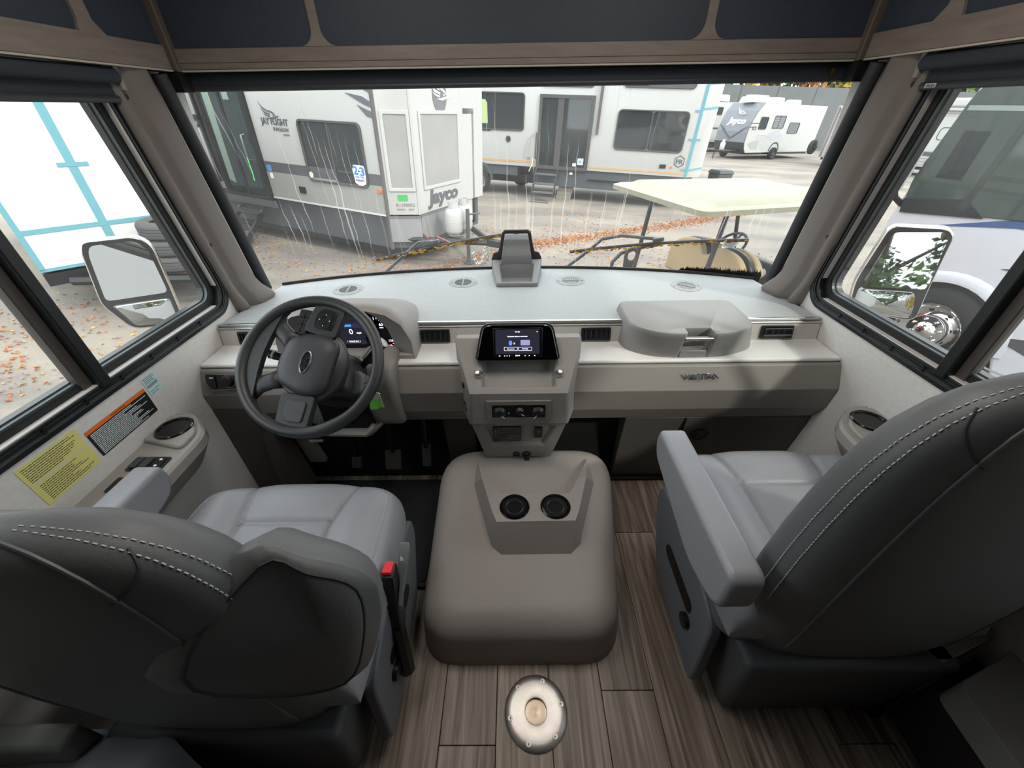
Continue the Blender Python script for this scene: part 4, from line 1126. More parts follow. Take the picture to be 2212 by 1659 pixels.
b.build('rim_web', swm, sw, bevel=0.005)
# oval badge
ov = lambda a, c, n=32: [(a * math.cos(2 * math.pi * k / n), c * math.sin(2 * math.pi * k / n)) for k in range(n)]
fB = (WC + wn * 0.0255, wp, wq, wn)
b = MB(); b.ring(ov(0.034, 0.0155), ov(0.030, 0.012), 0.003, fB, -0.002); bd = b.build('oval_badge', chrome, sw, bevel=0.0008, label='chrome-rimmed dark oval badge')
b = MB(); b.prism(ov(0.031, 0.013), 0.001, fB, -0.002); b.build('badge_field', K('badge_field', '#15181d', 0.25), bd)
text('badge_script', 'Ford', 0.016, (fB[0] - wp * 0.021 - wq * 0.0052, wp, wq, wn), chrome, bd, 0.0006, 0.042, shear=0.35, lift=0.001)
# column, stalks, key
col_ = thing('steering_column', 'black steering column shroud with stalks and ignition lock', 'steering column', tuple(WC - wn * 0.3))
def cpt(x, a, d): return WC + wr_ * x + wu * a - wn * d
b = MB()
sec = lambda w_, h_: rrect(w_, h_, 0.03, 4)
b.loft([[cpt(x, a - 0.01, d) for x, a in sec(w_, h_)] for d, w_, h_ in ((0.058, 0.13, 0.11), (0.075, 0.17, 0.14), (0.15, 0.18, 0.15), (0.26, 0.16, 0.14), (0.40, 0.12, 0.11))]); b.build('shroud', K('shroud_black', '#1c1e20', 0.45, bump=(500, 0.1)), col_, smooth=True, ang=50)
b = MB(); b.loft([[cpt(x, a, d) for x, a in rrect(0.055, 0.075, 0.02, 4, 0.088, -0.030)] for d in (0.10, 0.17)]); b.build('lock_housing', K('lock_gray', '#55585a', 0.45), col_, bevel=0.008, seg=3)
f_ = (cpt(0.118, -0.035, 0.115), (wr_ * 0.35 + wu * -0.2 - wn * 0.9).normalized(), V((0, 0, 1)), None)
nn = V((0.75, -0.6, 0.25)).normalized(); f_ = fr(cpt(0.112, -0.035, 0.12), nn.cross(V((0, 0, 1))), V((0, 0, 1)))
b = MB(); b.lathe([(0.016, -0.004), (0.016, 0.006), (0.012, 0.009), (0.0001, 0.009)], f_, 20); b.build('ignition_lock', chrome, col_, smooth=True, label='bright ignition lock')
b = MB(); p0 = V((-0.528, 1.075, 0.700)); p1 = V((-0.432, 1.080, 0.800))
b.tube([p0, p0.lerp(p1, 0.35), p0.lerp(p1, 0.36), p1], [0.009, 0.011, 0.017, 0.0185], 16); sk_ = b.build('shift_lever', K('stalk_black', '#141517', 0.3), col_, smooth=True, ang=40)
d_ = (p1 - p0).normalized(); f_ = fr(p1, d_.cross(V((0, 1, 0))), V((0, 1, 0)))
b = MB(); b.lathe([(0.0188, -0.006), (0.0192, 0.001), (0.015, 0.002), (0.0001, 0.002)], fr(p1, d_.cross(V((0, 1, 0))), d_.cross(d_.cross(V((0, 1, 0))))), 18); b.build('lever_cap', K('lever_cap', '#6f7376', 0.25, 0.6), sk_, smooth=True, ang=40)
b = MB(); b.tube([cpt(-0.07, 0.03, 0.10), cpt(-0.14, 0.05, 0.09), cpt(-0.175, 0.06, 0.085)], [0.010, 0.013, 0.015], 12); ts = b.build('turn_stalk', K('stalk_black', '#141517', 0.3), col_, smooth=True)
b = MB(); b.tube([cpt(-0.160, 0.056, 0.087), cpt(-0.166, 0.058, 0.086)], 0.0155, 12); b.build('band', K('stalk_mark', '#9a9d9d', 0.4), ts, smooth=True)
ky = thing('key_tag', 'bright green paper tag hanging from the ignition key', 'key tag', (-0.515, 1.02, 0.55))
kp = cpt(0.126, -0.036, 0.118)
b = MB(); b.tube([kp, kp + V((0.012, -0.008, -0.004))], 0.004, 6); b.build('key', screwm, ky)
b = MB(); b.tube([kp + V((0.014, -0.008, -0.004)) + V((0.011 * math.sin(a), 0, -0.011 + 0.011 * math.cos(a))) for a in [rad(30 * k) for k in range(12)]], 0.001, 5, closed=True); b.build('ring', screwm, ky)
for (dx, dy, a, h, m_) in ((0.008, -0.010, 0.25, 0.062, K('tag_green', '#6fd448', 0.6)), (0.020, -0.006, -0.15, 0.058, K('tag_green_pale', '#9be27c', 0.6))):
    b = MB(); b.obox(kp + V((dx, dy, -0.026 - h / 2)), (0.026, 0.0012, h), Matrix.Rotation(a, 3, 'Z') @ Matrix.Rotation(a * 0.6, 3, 'Y')); b.build('tag', m_, ky)
b = MB(); b.obox(kp + V((0.022, -0.012, -0.035)), (0.014, 0.002, 0.03), Matrix.Rotation(0.5, 3, 'Y')); b.build('fob', K('fob_silver', '#b9bcbb', 0.35), ky)
# column trim: right cheek, left cheek, dark throat and bottom bar belong to the dashboard
ct = K('column_trim', '#86817c', 0.5, bump=(420, 0.12))
for x0, x1, nm in ((-0.562, -0.432, 'column_cheek'), (-0.80, -0.70, 'column_cheek')):
    b = MB()
    pts = roundpoly([(1.25, 0.700), (1.125, 0.700), (1.075, 0.660), (1.098, 0.52), (1.125, 0.41), (1.20, 0.395), (1.25, 0.41)], [0, 0.03, 0.04, 0.05, 0.03, 0.03, 0], 5)
    b.prism(pts, x1, FX, x0); ck = b.build(nm, ct, dash, bevel=0.022, seg=4)
b = MB(); b.box((-0.72, 1.09, 0.43), (-0.545, 1.17, 0.66)); b.build('column_throat', blackp, dash)
b = MB(); b.tube([(-0.735, 1.065, 0.470), (-0.715, 1.055, 0.440), (-0.56, 1.06, 0.430), (-0.530, 1.075, 0.455)], 0.013, 8); b.build('throat_bar', ct, dash, smooth=True)
b = MB(); b.hexa([(-0.70, 1.08, 0.395), (-0.56, 1.08, 0.395), (-0.50, 1.2, 0.395), (-0.74, 1.2, 0.395)], [(-0.73, 1.06, 0.43), (-0.54, 1.06, 0.43), (-0.49, 1.2, 0.43), (-0.76, 1.2, 0.43)]); b.build('throat_lip', ct, dash, bevel=0.008)
f_ = fr((-0.497, 1.084, 0.628), (1, 0, 0), (0, -0.023, 0.14))
b = MB(); b.lathe([(0.0125, -0.004), (0.0125, 0.004), (0.009, 0.0045), (0.0085, 0.001)], f_, 20, False); rb = b.build('push_button', chrome, dash, smooth=True, ang=50)
b = MB(); b.lathe([(0.0088, 0.0), (0.0088, 0.004), (0.0001, 0.0045)], f_, 16); b.build('button_face', K('button_red', '#7c1b1f', 0.3), rb, smooth=True)
text('print', 'BATTERY BOOST', 0.006, (f_[0] - f_[1] * 0.026 - f_[2] * 0.026, f_[1], f_[2], f_[3]), K('print_gray', '#b8b5b2', 0.6), dash, 0.0002, 0.052, lift=0.001)
# head-lamp switch panel, left end
f_ = fr((-1.02, 1.1375, 0.618), (1, 0, 0), (0, 0.022, 0.056))
b = MB(); b.prism(roundpoly([(-0.094, 0.030), (0.088, 0.020), (0.094, -0.012), (0.088, -0.024), (-0.074, -0.034), (-0.094, -0.01)], 0.010, 3), 0.006, f_, -0.004); hp = b.build('light_switch_panel', K('switch_black', '#1c1e21', 0.4), dash, bevel=0.0015)
b = MB(); b.ring(roundpoly([(-0.094, 0.030), (0.088, 0.020), (0.094, -0.012), (0.088, -0.024), (-0.074, -0.034), (-0.094, -0.01)], 0.010, 3), roundpoly([(-0.091, 0.027), (0.085, 0.0175), (0.091, -0.011), (0.085, -0.0215), (-0.072, -0.031), (-0.091, -0.0095)], 0.010, 3), 0.0075, f_, 0.005); b.build('bright_edge', K('edge_gray', '#6c7072', 0.3), hp)
b = MB(); b.prism(rrect(0.024, 0.046, 0.004, 3, -0.068, -0.002), 0.010, f_, 0.005); b.build('rocker', blackp, hp, bevel=0.002)
b = MB(); b.prism(rrect(0.014, 0.006, 0.002, 2, -0.068, 0.014), 0.0115, f_, 0.0095); b.build('rocker_tip', K('rocker_tip', '#b9bbbc', 0.3), hp)
b = MB(); o, ux, uy, un = f_; b.lathe([(0.021, 0.005), (0.021, 0.010), (0.016, 0.020), (0.0001, 0.021)], (o + ux * -0.012, ux, uy, un), 24); b.build('rotary_knob', blackp, hp, smooth=True, ang=50)
b = MB(); b.lathe([(0.0235, 0.0055), (0.0235, 0.0075), (0.0215, 0.0075)], (o + ux * -0.012, ux, uy, un), 24, False); b.build('knob_ring', screwm, hp)
b = MB(); b.prism(rrect(0.030, 0.030, 0.006, 3, 0.034, -0.004), 0.009, f_, 0.005); b.build('dimmer', blackp, hp, bevel=0.002)
b = MB(); b.prism(rrect(0.018, 0.018, 0.003, 3, 0.066, -0.004), 0.009, f_, 0.005); pb = b.build('pedal_switch', blackp, hp, bevel=0.002)
b = MB(); b.prism(rrect(0.009, 0.004, 0.001, 2, 0.066, -0.003), 0.0096, f_, 0.009); b.build('icon', white, pb)
# hood release under the column
b = MB(); b.obox((-0.775, 1.10, 0.385), (0.045, 0.02, 0.02)); hr = b.build('hood_release', blackp, dash, bevel=0.003)
b = MB(); b.obox((-0.775, 1.085, 0.372), (0.052, 0.012, 0.004)); b.build('release_handle', K('handle_gray', '#6b6f72', 0.4), hr)

# ---------------------------------------------------------------- instrument hood and cluster
hm = K('hood_gray', '#96928f', 0.5, bump=(420, 0.12))
ih = thing('instrument_hood', 'gray domed hood over the driver gauge cluster', 'instrument cluster', (-0.62, 1.3, 0.66))
arch0 = [(-0.870, 0.661), (-0.862, 0.74), (-0.835, 0.806), (-0.77, 0.845), (-0.68, 0.862), (-0.59, 0.866), (-0.51, 0.862), (-0.450, 0.846), (-0.402, 0.806), (-0.376, 0.74), (-0.372, 0.661)]
def arch(y, top, wd, cx_=-0.62, base=0.661):
    return [(cx_ + (x + 0.62) * wd, y, base + (z - 0.661) * (top - base) / 0.205) for x, z in arch0]
inn = [(-0.815, 0.672), (-0.812, 0.735), (-0.785, 0.792), (-0.735, 0.826), (-0.67, 0.842), (-0.60, 0.846), (-0.545, 0.840), (-0.50, 0.812), (-0.468, 0.765), (-0.455, 0.712), (-0.462, 0.676)]
b = MB()
b.loft([[(x, 1.262, z) for x, z in inn], [(x, 1.238, z) for x, z in [(-0.62 + (x + 0.62) * 1.02, z) for x, z in inn]], arch(1.205, 0.852, 0.985), arch(1.215, 0.862, 1.0), arch(1.26, 0.864, 1.0), arch(1.36, 0.832, 0.99), arch(1.46, 0.785, 0.95), arch(1.54, 0.752, 0.88), arch(1.585, 0.737, 0.75)], False, True, closed=False)
b.build('hood_shell', hm, ih, smooth=True, ang=60)
b = MB(); b.box((-0.862, 1.206, 0.6605), (-0.378, 1.262, 0.678)); b.build('sill', hm, ih, bevel=0.004)
fC = fr((-0.62, 1.263, 0.72), (1, 0, 0), (0, 0.02, 1))
b = MB(); b.prism([(x + 0.62, z - 0.72) for x, z in [(-0.62 + (x + 0.62) * 1.01, z) for x, z in inn]], 0.0, fC, -0.01); cl = b.build('gauge_face', K('cluster_black', '#0b0c0f', 0.15), ih)
b = MB(); b.prism(rrect(0.150, 0.125, 0.004, 2, -0.015, 0.035), 0.0008, fC, 0.0); b.build('display', K('display_dark', '#14151b', 0.2, emit=('#17181f', 1.0)), cl)
b = MB(); b.prism(rrect(0.150, 0.016, 0.001, 1, -0.015, 0.048), 0.0012, fC, 0.0008); b.build('display_band', K('display_band', '#2a2a3a', 0.3, emit=('#24243a', 0.8)), cl)
b = MB(); b.prism(rrect(0.040, 0.009, 0.001, 1, -0.002, 0.048), 0.0016, fC, 0.0012); b.build('display_bar', K('display_blue', '#3a6da8', 0.3, emit=('#3f78b8', 0.9)), cl)
def ct_(s, x, y, sz, wd=None, m_=None): text('gauge_print', s, sz, (fC[0] + fC[1] * x + fC[2] * y, fC[1], fC[2], fC[3]), m_ or wl_, cl, 0.0001, wd, align='CENTER', lift=0.0016)
red_ = K('gauge_red', '#d02018', 0.5, emit=('#ff2a20', 1.6))
ct_('0', 0.012, 0.014, 0.030); ct_('mph', 0.040, 0.016, 0.010); ct_('P', -0.010, -0.020, 0.011, None, red_); ct_('R N D M 2 1', 0.018, -0.020, 0.011, 0.040)
ct_('60', 0.126, 0.046, 0.015); ct_('MPH', 0.126, 0.036, 0.007); ct_('80', 0.152, 0.034, 0.011); ct_('120', 0.150, -0.018, 0.012)
b = MB(); b.prism(ov(0.008, 0.004, 16), 0.001, (fC[0] + fC[1] * 0.142 - fC[2] * 0.036, fC[1], fC[2], fC[3])); b.build('warning_lamp', red_, cl)
for k in range(22):
    a = rad(130 - 9.5 * k); R_ = 0.066 if k % 2 == 0 else 0.067; L2 = 0.011 if k % 2 == 0 else 0.006
    c = fC[0] + fC[1] * (0.105 + R_ * 0.92 * math.cos(a)) + fC[2] * (0.008 + R_ * math.sin(a)); d = fC[1] * math.cos(a) + fC[2] * math.sin(a)
    b = MB(); b.obox(c, (L2, 0.0018, 0.001), Matrix((d, fC[3].cross(d), fC[3])).transposed()); b.build('tick', wl_, cl)
for k in range(8):
    b = MB(); a = rad(150 - 120 * k / 7); b.obox(fC[0] + fC[1] * (-0.02 + 0.03 * math.cos(a)) + fC[2] * (0.066 + 0.012 * math.sin(a)) + fC[3] * 0.001, (0.004, 0.001, 0.001), Matrix((fC[1], fC[2], fC[3])).transposed()); b.build('tick', wl_, cl)
b = MB(); b.prism(rrect(0.076, 0.020, 0.010, 4, -0.025, -0.046), 0.004, (V((-0.62, 1.205, 0.715)), V((1, 0, 0)), V((0, 0, 1)), V((0, -1, 0)))); mb_ = b.build('mode_switch', blackp, ih)
for x in (-0.04, -0.010):
    b = MB(); b.prism(rrect(0.026, 0.011, 0.003, 3, x, -0.046), 0.0055, (V((-0.62, 1.205, 0.715)), V((1, 0, 0)), V((0, 0, 1)), V((0, -1, 0)))); b.build('mode_button', K('mode_gray', '#707277', 0.4), mb_)

# ================================================================ WALL CONSOLES
def wall_console(name, label, sx):
    t = thing(name, label, 'armrest console', (sx * W, 0.75, 0.5))
    P = [(1.149, 1.010), (1.088, 1.010), (0.985, 0.912), (0.985, 0.46), (1.149, 0.46)]
    Pb = [(1.149, 0.985), (1.100, 0.985), (1.035, 0.895), (1.035, 0.46), (1.149, 0.46)]
    rs = [0, 0.03, 0.05, 0.02, 0]
    Tp = roundpoly(P, rs, 4); Bt = roundpoly(Pb, rs, 4)
    b = MB(); b.loft([[(sx * x, y, 0.465) for x, y in Bt], [(sx * x, y, 0.545) for x, y in Tp], [(sx * x, y, 0.572) for x, y in [(1.149 - (1.149 - x) * 0.985, y) for x, y in Tp]], [(sx * x, y, 0.580) for x, y in [(1.149 - (1.149 - x) * 0.94, 0.735 + (y - 0.735) * 0.985) for x, y in Tp]]])
    b.build('console_shell', grayp, t, smooth=True, ang=35)
    b = MB(); b.prism([(sx * x, y) for x, y in roundpoly([(1.148, 0.985), (1.09, 0.985), (1.01, 0.905), (1.01, 0.83), (1.148, 0.865)], [0, 0.02, 0.03, 0.02, 0], 4)], 0.592, XY(), 0.575); b.build('cup_pad', grayp, t, bevel=0.006)
    f_ = fr((sx * 1.086, 0.916, 0.592), (1, 0, 0), (0, 1, 0))
    b = MB(); b.lathe([(0.052, 0.0), (0.052, 0.003), (0.049, 0.006), (0.043, 0.005), (0.041, 0.001)], f_, 32, False); c = b.build('cup_holder', K('gloss_black', '#08090a', 0.15), t, smooth=True)
    b = MB(); b.lathe([(0.0415, 0.0012), (0.0001, 0.0012)], f_, 24, False); b.build('cup_bottom', K('cup_dark', '#060607', 0.35), c)
    f_ = fr((sx * 1.065, 0.775, 0.5805), (1, 0, 0), (0, 1, 0))
    b = MB(); b.prism(rrect(0.10, 0.052, 0.006, 3), 0.004, f_); s_ = b.build('switch_plate', K('switch_black', '#1c1e21', 0.4), t, bevel=0.001)
    for x in (-0.032, -0.004):
        b = MB(); b.prism(rrect(0.022, 0.040, 0.005, 3, x, 0), 0.011, f_, 0.004); b.build('window_switch', K('switch_gray', '#3c3f44', 0.35), s_, bevel=0.003)
    b = MB(); b.prism(rrect(0.026, 0.040, 0.004, 3, 0.030, 0), 0.007, f_, 0.004); q = b.build('mirror_switch', blackp, s_, bevel=0.002)
    for y in (-0.012, 0.012):
        b = MB(); b.prism(rrect(0.008, 0.006, 0.001, 2, 0.030, y), 0.0082, f_, 0.0068); b.build('switch_mark', white, s_)
    b = MB(); b.prism(rrect(0.09, 0.05, 0.004, 3, 0, -0.075), 0.003, f_); b.build('blank_plate', blackp, t)
wall_console('wall_console', 'gray wall console with cup holder and window switches by the driver', -1)
wall_console('wall_console', 'gray wall console with cup holder half hidden behind the passenger seat', 1)

# ================================================================ LABELS ON THE LEFT WALL
def wall_label(name, label, y0, y1, z0, z1, m, tilt=0.0):
    o = V((-W + 0.0006, (y0 + y1) / 2, (z0 + z1) / 2))
    f_ = fr(o, (0, math.cos(tilt), math.sin(tilt)), (0, -math.sin(tilt), math.cos(tilt)))
    f_ = (f_[0], f_[1], f_[2], V((1, 0, 0)))
    b = MB(); b.prism(rrect(y1 - y0, z1 - z0, 0.002, 2), 0.0005, f_); root = b.build(name, m)
    tag(root, label, 'label'); return root, f_
def lines(root, f_, x0, x1, y0, y1, n, m, h, seed, jag=0.45):
    r_ = random.Random(seed); b = MB()
    for i in range(n):
        y = y1 - (y1 - y0) * i / max(1, n - 1); x = x0; xe = x1 - (x1 - x0) * jag * r_.random()
        while x < xe:
            w_ = 0.003 + r_.random() * 0.008
            b.prism([(x, y - h / 2), (min(x + w_, xe), y - h / 2), (min(x + w_, xe), y + h / 2), (x, y + h / 2)], 0.0008, f_, 0.0005); x += w_ + 0.0014
    tag(b.build('printed_lines', m, root), kind='stuff')
ink = K('ink_dark', '#3f4140', 0.7)
r_, f_ = wall_label('warning_label', 'black warning label with orange band and white text on left wall', 0.758, 0.960, 0.632, 0.716, K('label_black', '#17181a', 0.5))
b = MB(); b.prism([(-0.101, 0.031), (0.101, 0.031), (0.101, 0.042), (-0.101, 0.042)], 0.0008, f_, 0.0003); ob_ = b.build('orange_band', K('label_orange', '#e8762c', 0.5), r_)
text('print', 'WARNING', 0.009, (f_[0] - f_[1] * 0.022 + f_[2] * 0.0335, f_[1], f_[2], f_[3]), K('ink_brown', '#5a2f12', 0.6), ob_, 0.0002, 0.048, lift=0.0008)
lines(r_, f_, -0.094, 0.094, -0.037, 0.026, 15, K('ink_white', '#d8e4e4', 0.6), 0.0024, 5)
r_, f_ = wall_label('weight_label', 'pale yellow weight label printed in two blocks on left wall', 0.600, 0.748, 0.626, 0.742, K('label_yellow', '#dfdb86', 0.55))
b = MB(); b.prism([(-0.074, 0.002), (0.074, 0.002), (0.074, 0.006), (-0.074, 0.006)], 0.0008, f_, 0.0003); b.build('divider', K('label_gap', '#d4d2c8', 0.55), r_)
lines(r_, f_, -0.066, 0.066, 0.012, 0.050, 8, ink, 0.0018, 8); lines(r_, f_, -0.060, 0.060, -0.050, -0.006, 9, ink, 0.0018, 9)
r_, f_ = wall_label('blue_label', 'small pale blue label with bar code on left wall', 0.968, 1.018, 0.680, 0.742, K('label_blue', '#bfe0e6', 0.55), 0.05)
lines(r_, f_, -0.020, 0.020, 0.010, 0.026, 4, K('ink_gray', '#7d8e93', 0.7), 0.0028, 3, 0.2); lines(r_, f_, -0.020, 0.018, -0.026, -0.018, 2, K('ink_gray', '#7d8e93', 0.7), 0.0028, 4, 0.3)
b = MB()
for k in range(22): b.prism([(-0.021 + k * 0.0019, -0.006), (-0.021 + k * 0.0019 + 0.0007 + 0.0006 * (k % 3), -0.006), (-0.021 + k * 0.0019 + 0.0007 + 0.0006 * (k % 3), 0.004), (-0.021 + k * 0.0019, 0.004)], 0.0008, f_, 0.0005)
b.build('bar_code', K('ink_gray', '#7d8e93', 0.7), r_)

# ================================================================ TABLE BASE IN THE FLOOR
tb = thing('table_base', 'round brushed metal table leg socket screwed to the floor', 'table base', (0.035, 0.36, 0))
f_ = fr((0.035, 0.360, 0.0), (1, 0, 0), (0, 1, 0))
b = MB(); b.lathe([(0.0885, 0.0), (0.0885, 0.004), (0.084, 0.008), (0.070, 0.0105), (0.034, 0.0115), (0.0305, 0.0105), (0.030, 0.001)], f_, 56, False); b.build('flange', K('flange_metal', '#dcd9d6', 0.42, 1.0, var=(40, '#cac5c1', 0.3)), tb, smooth=True, ang=40)
b = MB(); b.lathe([(0.0302, 0.0012), (0.026, 0.0006), (0.012, 0.0006), (0.0001, 0.0016)], f_, 32, False); b.build('socket_bottom', K('socket_metal', '#a79a8a', 0.35, 1.0), tb, smooth=True)
for k in range(6):
    a = rad(20 + 60 * k - 8)
    p = V((0.035 + 0.074 * math.cos(a), 0.36 + 0.074 * math.sin(a), 0.0098)); f2 = fr(p, (1, 0, 0), (0, 1, 0))
    b = MB(); b.lathe([(0.0072, 0.0), (0.0066, 0.0014), (0.0001, 0.0018)], f2, 16); s_ = b.build('screw', screwm, tb, smooth=True)
    for q in (0, 1):
        b = MB(); b.obox(p + V((0, 0, 0.0017)), (0.0065, 0.0014, 0.0006), Matrix.Rotation(0.6 * k + q * math.pi / 2, 3, 'Z')); b.build('slot', dark, s_)

# ================================================================ FURNITURE EDGES AT THE BOTTOM OF THE VIEW
so = thing('wrapped_sofa', 'gray sofa under clear plastic wrap behind the driver seat', 'sofa', (-0.9, -0.2, 0))
def cover(u, v):
    x = -1.145 + 0.56 * u
    yf = 0.262 - 0.05 * max(0, u - 0.35) / 0.65 - 0.06 * max(0, u - 0.75) / 0.25
    y = -0.62 + (yf + 0.62) * v
    z = 0.345 + 0.030 * math.sin(4.2 * u + 5 * v) * (0.3 + v) + 0.014 * math.sin(13 * v - 6 * u) + 0.008 * math.sin(23 * u + 9 * v)
    z -= 0.30 * max(0, (u - 0.86) / 0.14) ** 1.6 + 0.05 * max(0, (v - 0.9) / 0.1) ** 2
    return (x, y, z)
b = MB(); b.grid(cover, 48, 48)
b.build('plastic_cover', K('plastic_film', '#9a9fa8', 0.24, var=(5, '#80848c', 0.3)), so, smooth=True, ang=180, fix=False)
b = MB(); b.box((-1.14, -0.62, 0.0), (-0.68, 0.17, 0.30)); b.build('sofa_base', K('sofa_gray', '#54565a', 0.8), so, bevel=0.03)
b = MB(); b.prism([(-1.14, 0.20), (-0.90, 0.20), (-0.90, 0.245), (-1.14, 0.245)], 0.40, XY(), 0.0); b.build('end_panel', K('sofa_end', '#7b7d7a', 0.7), so, bevel=0.01)

lb_ = thing('low_bench', 'low gray padded bench with dark frame by the right wall behind the passenger seat', 'bench', (1.03, 0.0, 0))
cu_ = K('bench_gray', '#8d8b8b', 0.7)
b = MB(); b.prism(roundpoly([(0.925, -0.55), (1.142, -0.55), (1.142, 0.378), (0.962, 0.318)], [0.02, 0.01, 0.01, 0.02], 3), 0.345, XY(), 0.265); b.build('seat_pad', cu_, lb_, bevel=0.012)
b = MB(); b.prism(roundpoly([(0.962, 0.357), (1.142, 0.412), (1.142, 0.440), (0.950, 0.385)], 0.008, 3), 0.345, XY(), 0.24); b.build('front_pad', cu_, lb_, bevel=0.008)
b = MB(); b.prism([(0.945, -0.5), (1.14, -0.5), (1.14, 0.40), (0.985, 0.345)], 0.262, XY(), 0.05); b.build('frame', K('bench_frame', '#211d1c', 0.7), lb_, bevel=0.006)
b = MB(); b.lathe([(0.032, 0.0), (0.030, 0.012), (0.014, 0.018), (0.014, 0.06), (0.020, 0.07), (0.02, 0.20)], fr((0.985, 0.375, 0.0), (1, 0, 0), (0, 1, 0)), 18); b.build('leg', blackp, lb_, smooth=True, ang=40)
b = MB(); b.obox((1.008, 0.384, 0.226), (0.052, 0.042, 0.002), Matrix.Rotation(0.35, 3, 'Z') @ Matrix.Rotation(0.25, 3, 'Y')); b.build('tag', K('tag_white', '#e6ded8', 0.6), lb_, label='small white paper tag')
# ================================================================ OUTSIDE: GROUND
def asphalt_mat():
    m = bpy.data.materials.new('worn_asphalt'); m.use_nodes = True
    nt = m.node_tree; N, L = nt.nodes.new, nt.links.new
    bs = nt.nodes['Principled BSDF']; bs.inputs['Roughness'].default_value = 0.85
    tc = N('ShaderNodeTexCoord')
    mp = N('ShaderNodeMapping'); mp.inputs['Scale'].default_value = (0.35, 0.8, 1); mp.inputs['Rotation'].default_value = (0, 0, 0.5)
    L(tc.outputs['Object'], mp.inputs[0])
    n1 = N('ShaderNodeTexNoise'); n1.inputs['Scale'].default_value = 0.9; n1.inputs['Detail'].default_value = 7; n1.inputs['Roughness'].default_value = 0.65
    L(mp.outputs[0], n1.inputs['Vector'])
    r = N('ShaderNodeValToRGB')
    r.color_ramp.elements[0].position = 0.35; r.color_ramp.elements[0].color = lin('#68625e')
    r.color_ramp.elements[1].position = 0.65; r.color_ramp.elements[1].color = lin('#92877a')
    L(n1.outputs['Fac'], r.inputs[0])
    n2 = N('ShaderNodeTexNoise'); n2.inputs['Scale'].default_value = 45; n2.inputs['Detail'].default_value = 4
    L(tc.outputs['Object'], n2.inputs['Vector'])
    mx = N('ShaderNodeMixRGB'); mx.blend_type = 'OVERLAY'; mx.inputs[0].default_value = 0.35
    L(r.outputs[0], mx.inputs[1]); L(n2.outputs['Fac'], mx.inputs[2])
    L(mx.outputs[0], bs.inputs['Base Color'])
    return m
am = asphalt_mat()
b = MB(); b.box((-60, -40, -0.05), (80, 90, 0.0))
g = struct(b.build('ground', am)); g.matrix_basis = outworld(0, 0)

# drifts of fallen leaves, nobody could count them
lv_m = [K('leaf_orange', '#b25f2c', 0.7), K('leaf_yellow', '#bf8f3a', 0.7), K('leaf_brown', '#855234', 0.7)]
def leaf_litter(name, label, pts, seed, size):
    r_ = random.Random(seed); b = MB()
    for (x, y) in pts:
        a = r_.random() * 6.283; s = size * (0.6 + 0.8 * r_.random()); ca, sa = math.cos(a), math.sin(a)
        h = 0.008 + 0.02 * r_.random(); k = r_.random()
        b.cur = 0 if k < 0.5 else (1 if k < 0.8 else 2)
        q = [(-1, 0, 0.2), (-0.1, 0.42, 1), (1, 0, 0.1 + r_.random()), (-0.1, -0.42, 1 * r_.random())]
        b.add([(x + (px * ca - py * sa) * s, y + (px * sa + py * ca) * s, 0.003 + pz * h) for px, py, pz in q], [(0, 1, 2), (0, 2, 3)])
    o = b.build(name, lv_m, fix=False); o.matrix_basis = outworld(0, 0)
    tag(o, label, 'leaves', kind='stuff')
r_ = random.Random(11); P = []
ctrl = [(-2.6, 5.4), (-1.2, 7.0), (0.4, 8.6), (3.9, 10.6), (7.2, 13.0), (12, 16)]
for i in range(len(ctrl) - 1):
    (xa, ya), (xb, yb_) = ctrl[i], ctrl[i + 1]
    n = int(420 * math.hypot(xb - xa, yb_ - ya) * (0.5 if i < 2 else 1.0))
    for k in range(n):
        t = r_.random(); w_ = r_.gauss(0, 0.10 + 0.14 * r_.random())
        dx, dy = (yb_ - ya), -(xb - xa); L_ = math.hypot(dx, dy)
        P.append((xa + (xb - xa) * t + dx / L_ * w_, ya + (yb_ - ya) * t + dy / L_ * w_))
leaf_litter('leaf_drift', 'long drift of orange fallen leaves crossing the asphalt lot', P, 5, 0.025)
P = []
while len(P) < 5200:
    x, y = r_.uniform(-8, 4), r_.uniform(2.2, 12)
    d = 0.35 + 0.65 * math.sin(1.3 * x + 0.7 * y) * math.sin(0.9 * y - 0.6 * x + 1)
    if r_.random() < max(0.05, d) * (1 - max(0, y - 7) / 7): P.append((x, y))
for k in range(2600):
    P.append((r_.gauss(4.2, 0.8), r_.gauss(6.4, 1.0)))
for k in range(900):
    P.append((r_.uniform(-7, -1.4), r_.uniform(-1.5, 4)))
leaf_litter('scattered_leaves', 'yellow and orange leaves scattered over the near asphalt', P, 6, 0.024)

# ================================================================ PIECES SHARED BY THE TRAILERS
rvwhite = K('rv_white', '#b2b2b0', 0.35)
rvgray = K('rv_gray', '#979692', 0.4)
skirtm = K('skirt_dark', '#4b4f54', 0.5)
frameb = K('rv_black', '#15171a', 0.4)
darkglass = K('tinted_glass', '#2c3234', 0.04, spec=0.7)
taupe = K('trim_taupe', '#5a5655', 0.5)
tape = K('blue_tape', '#5f96a4', 0.6)
tire_m = K('tire_rubber', '#232325', 0.8)
SIDE = lambda y=0.0: fr((0, y, 0), (1, 0, 0), (0, 0, 1))      # facade frame, normal towards the viewer (-y)

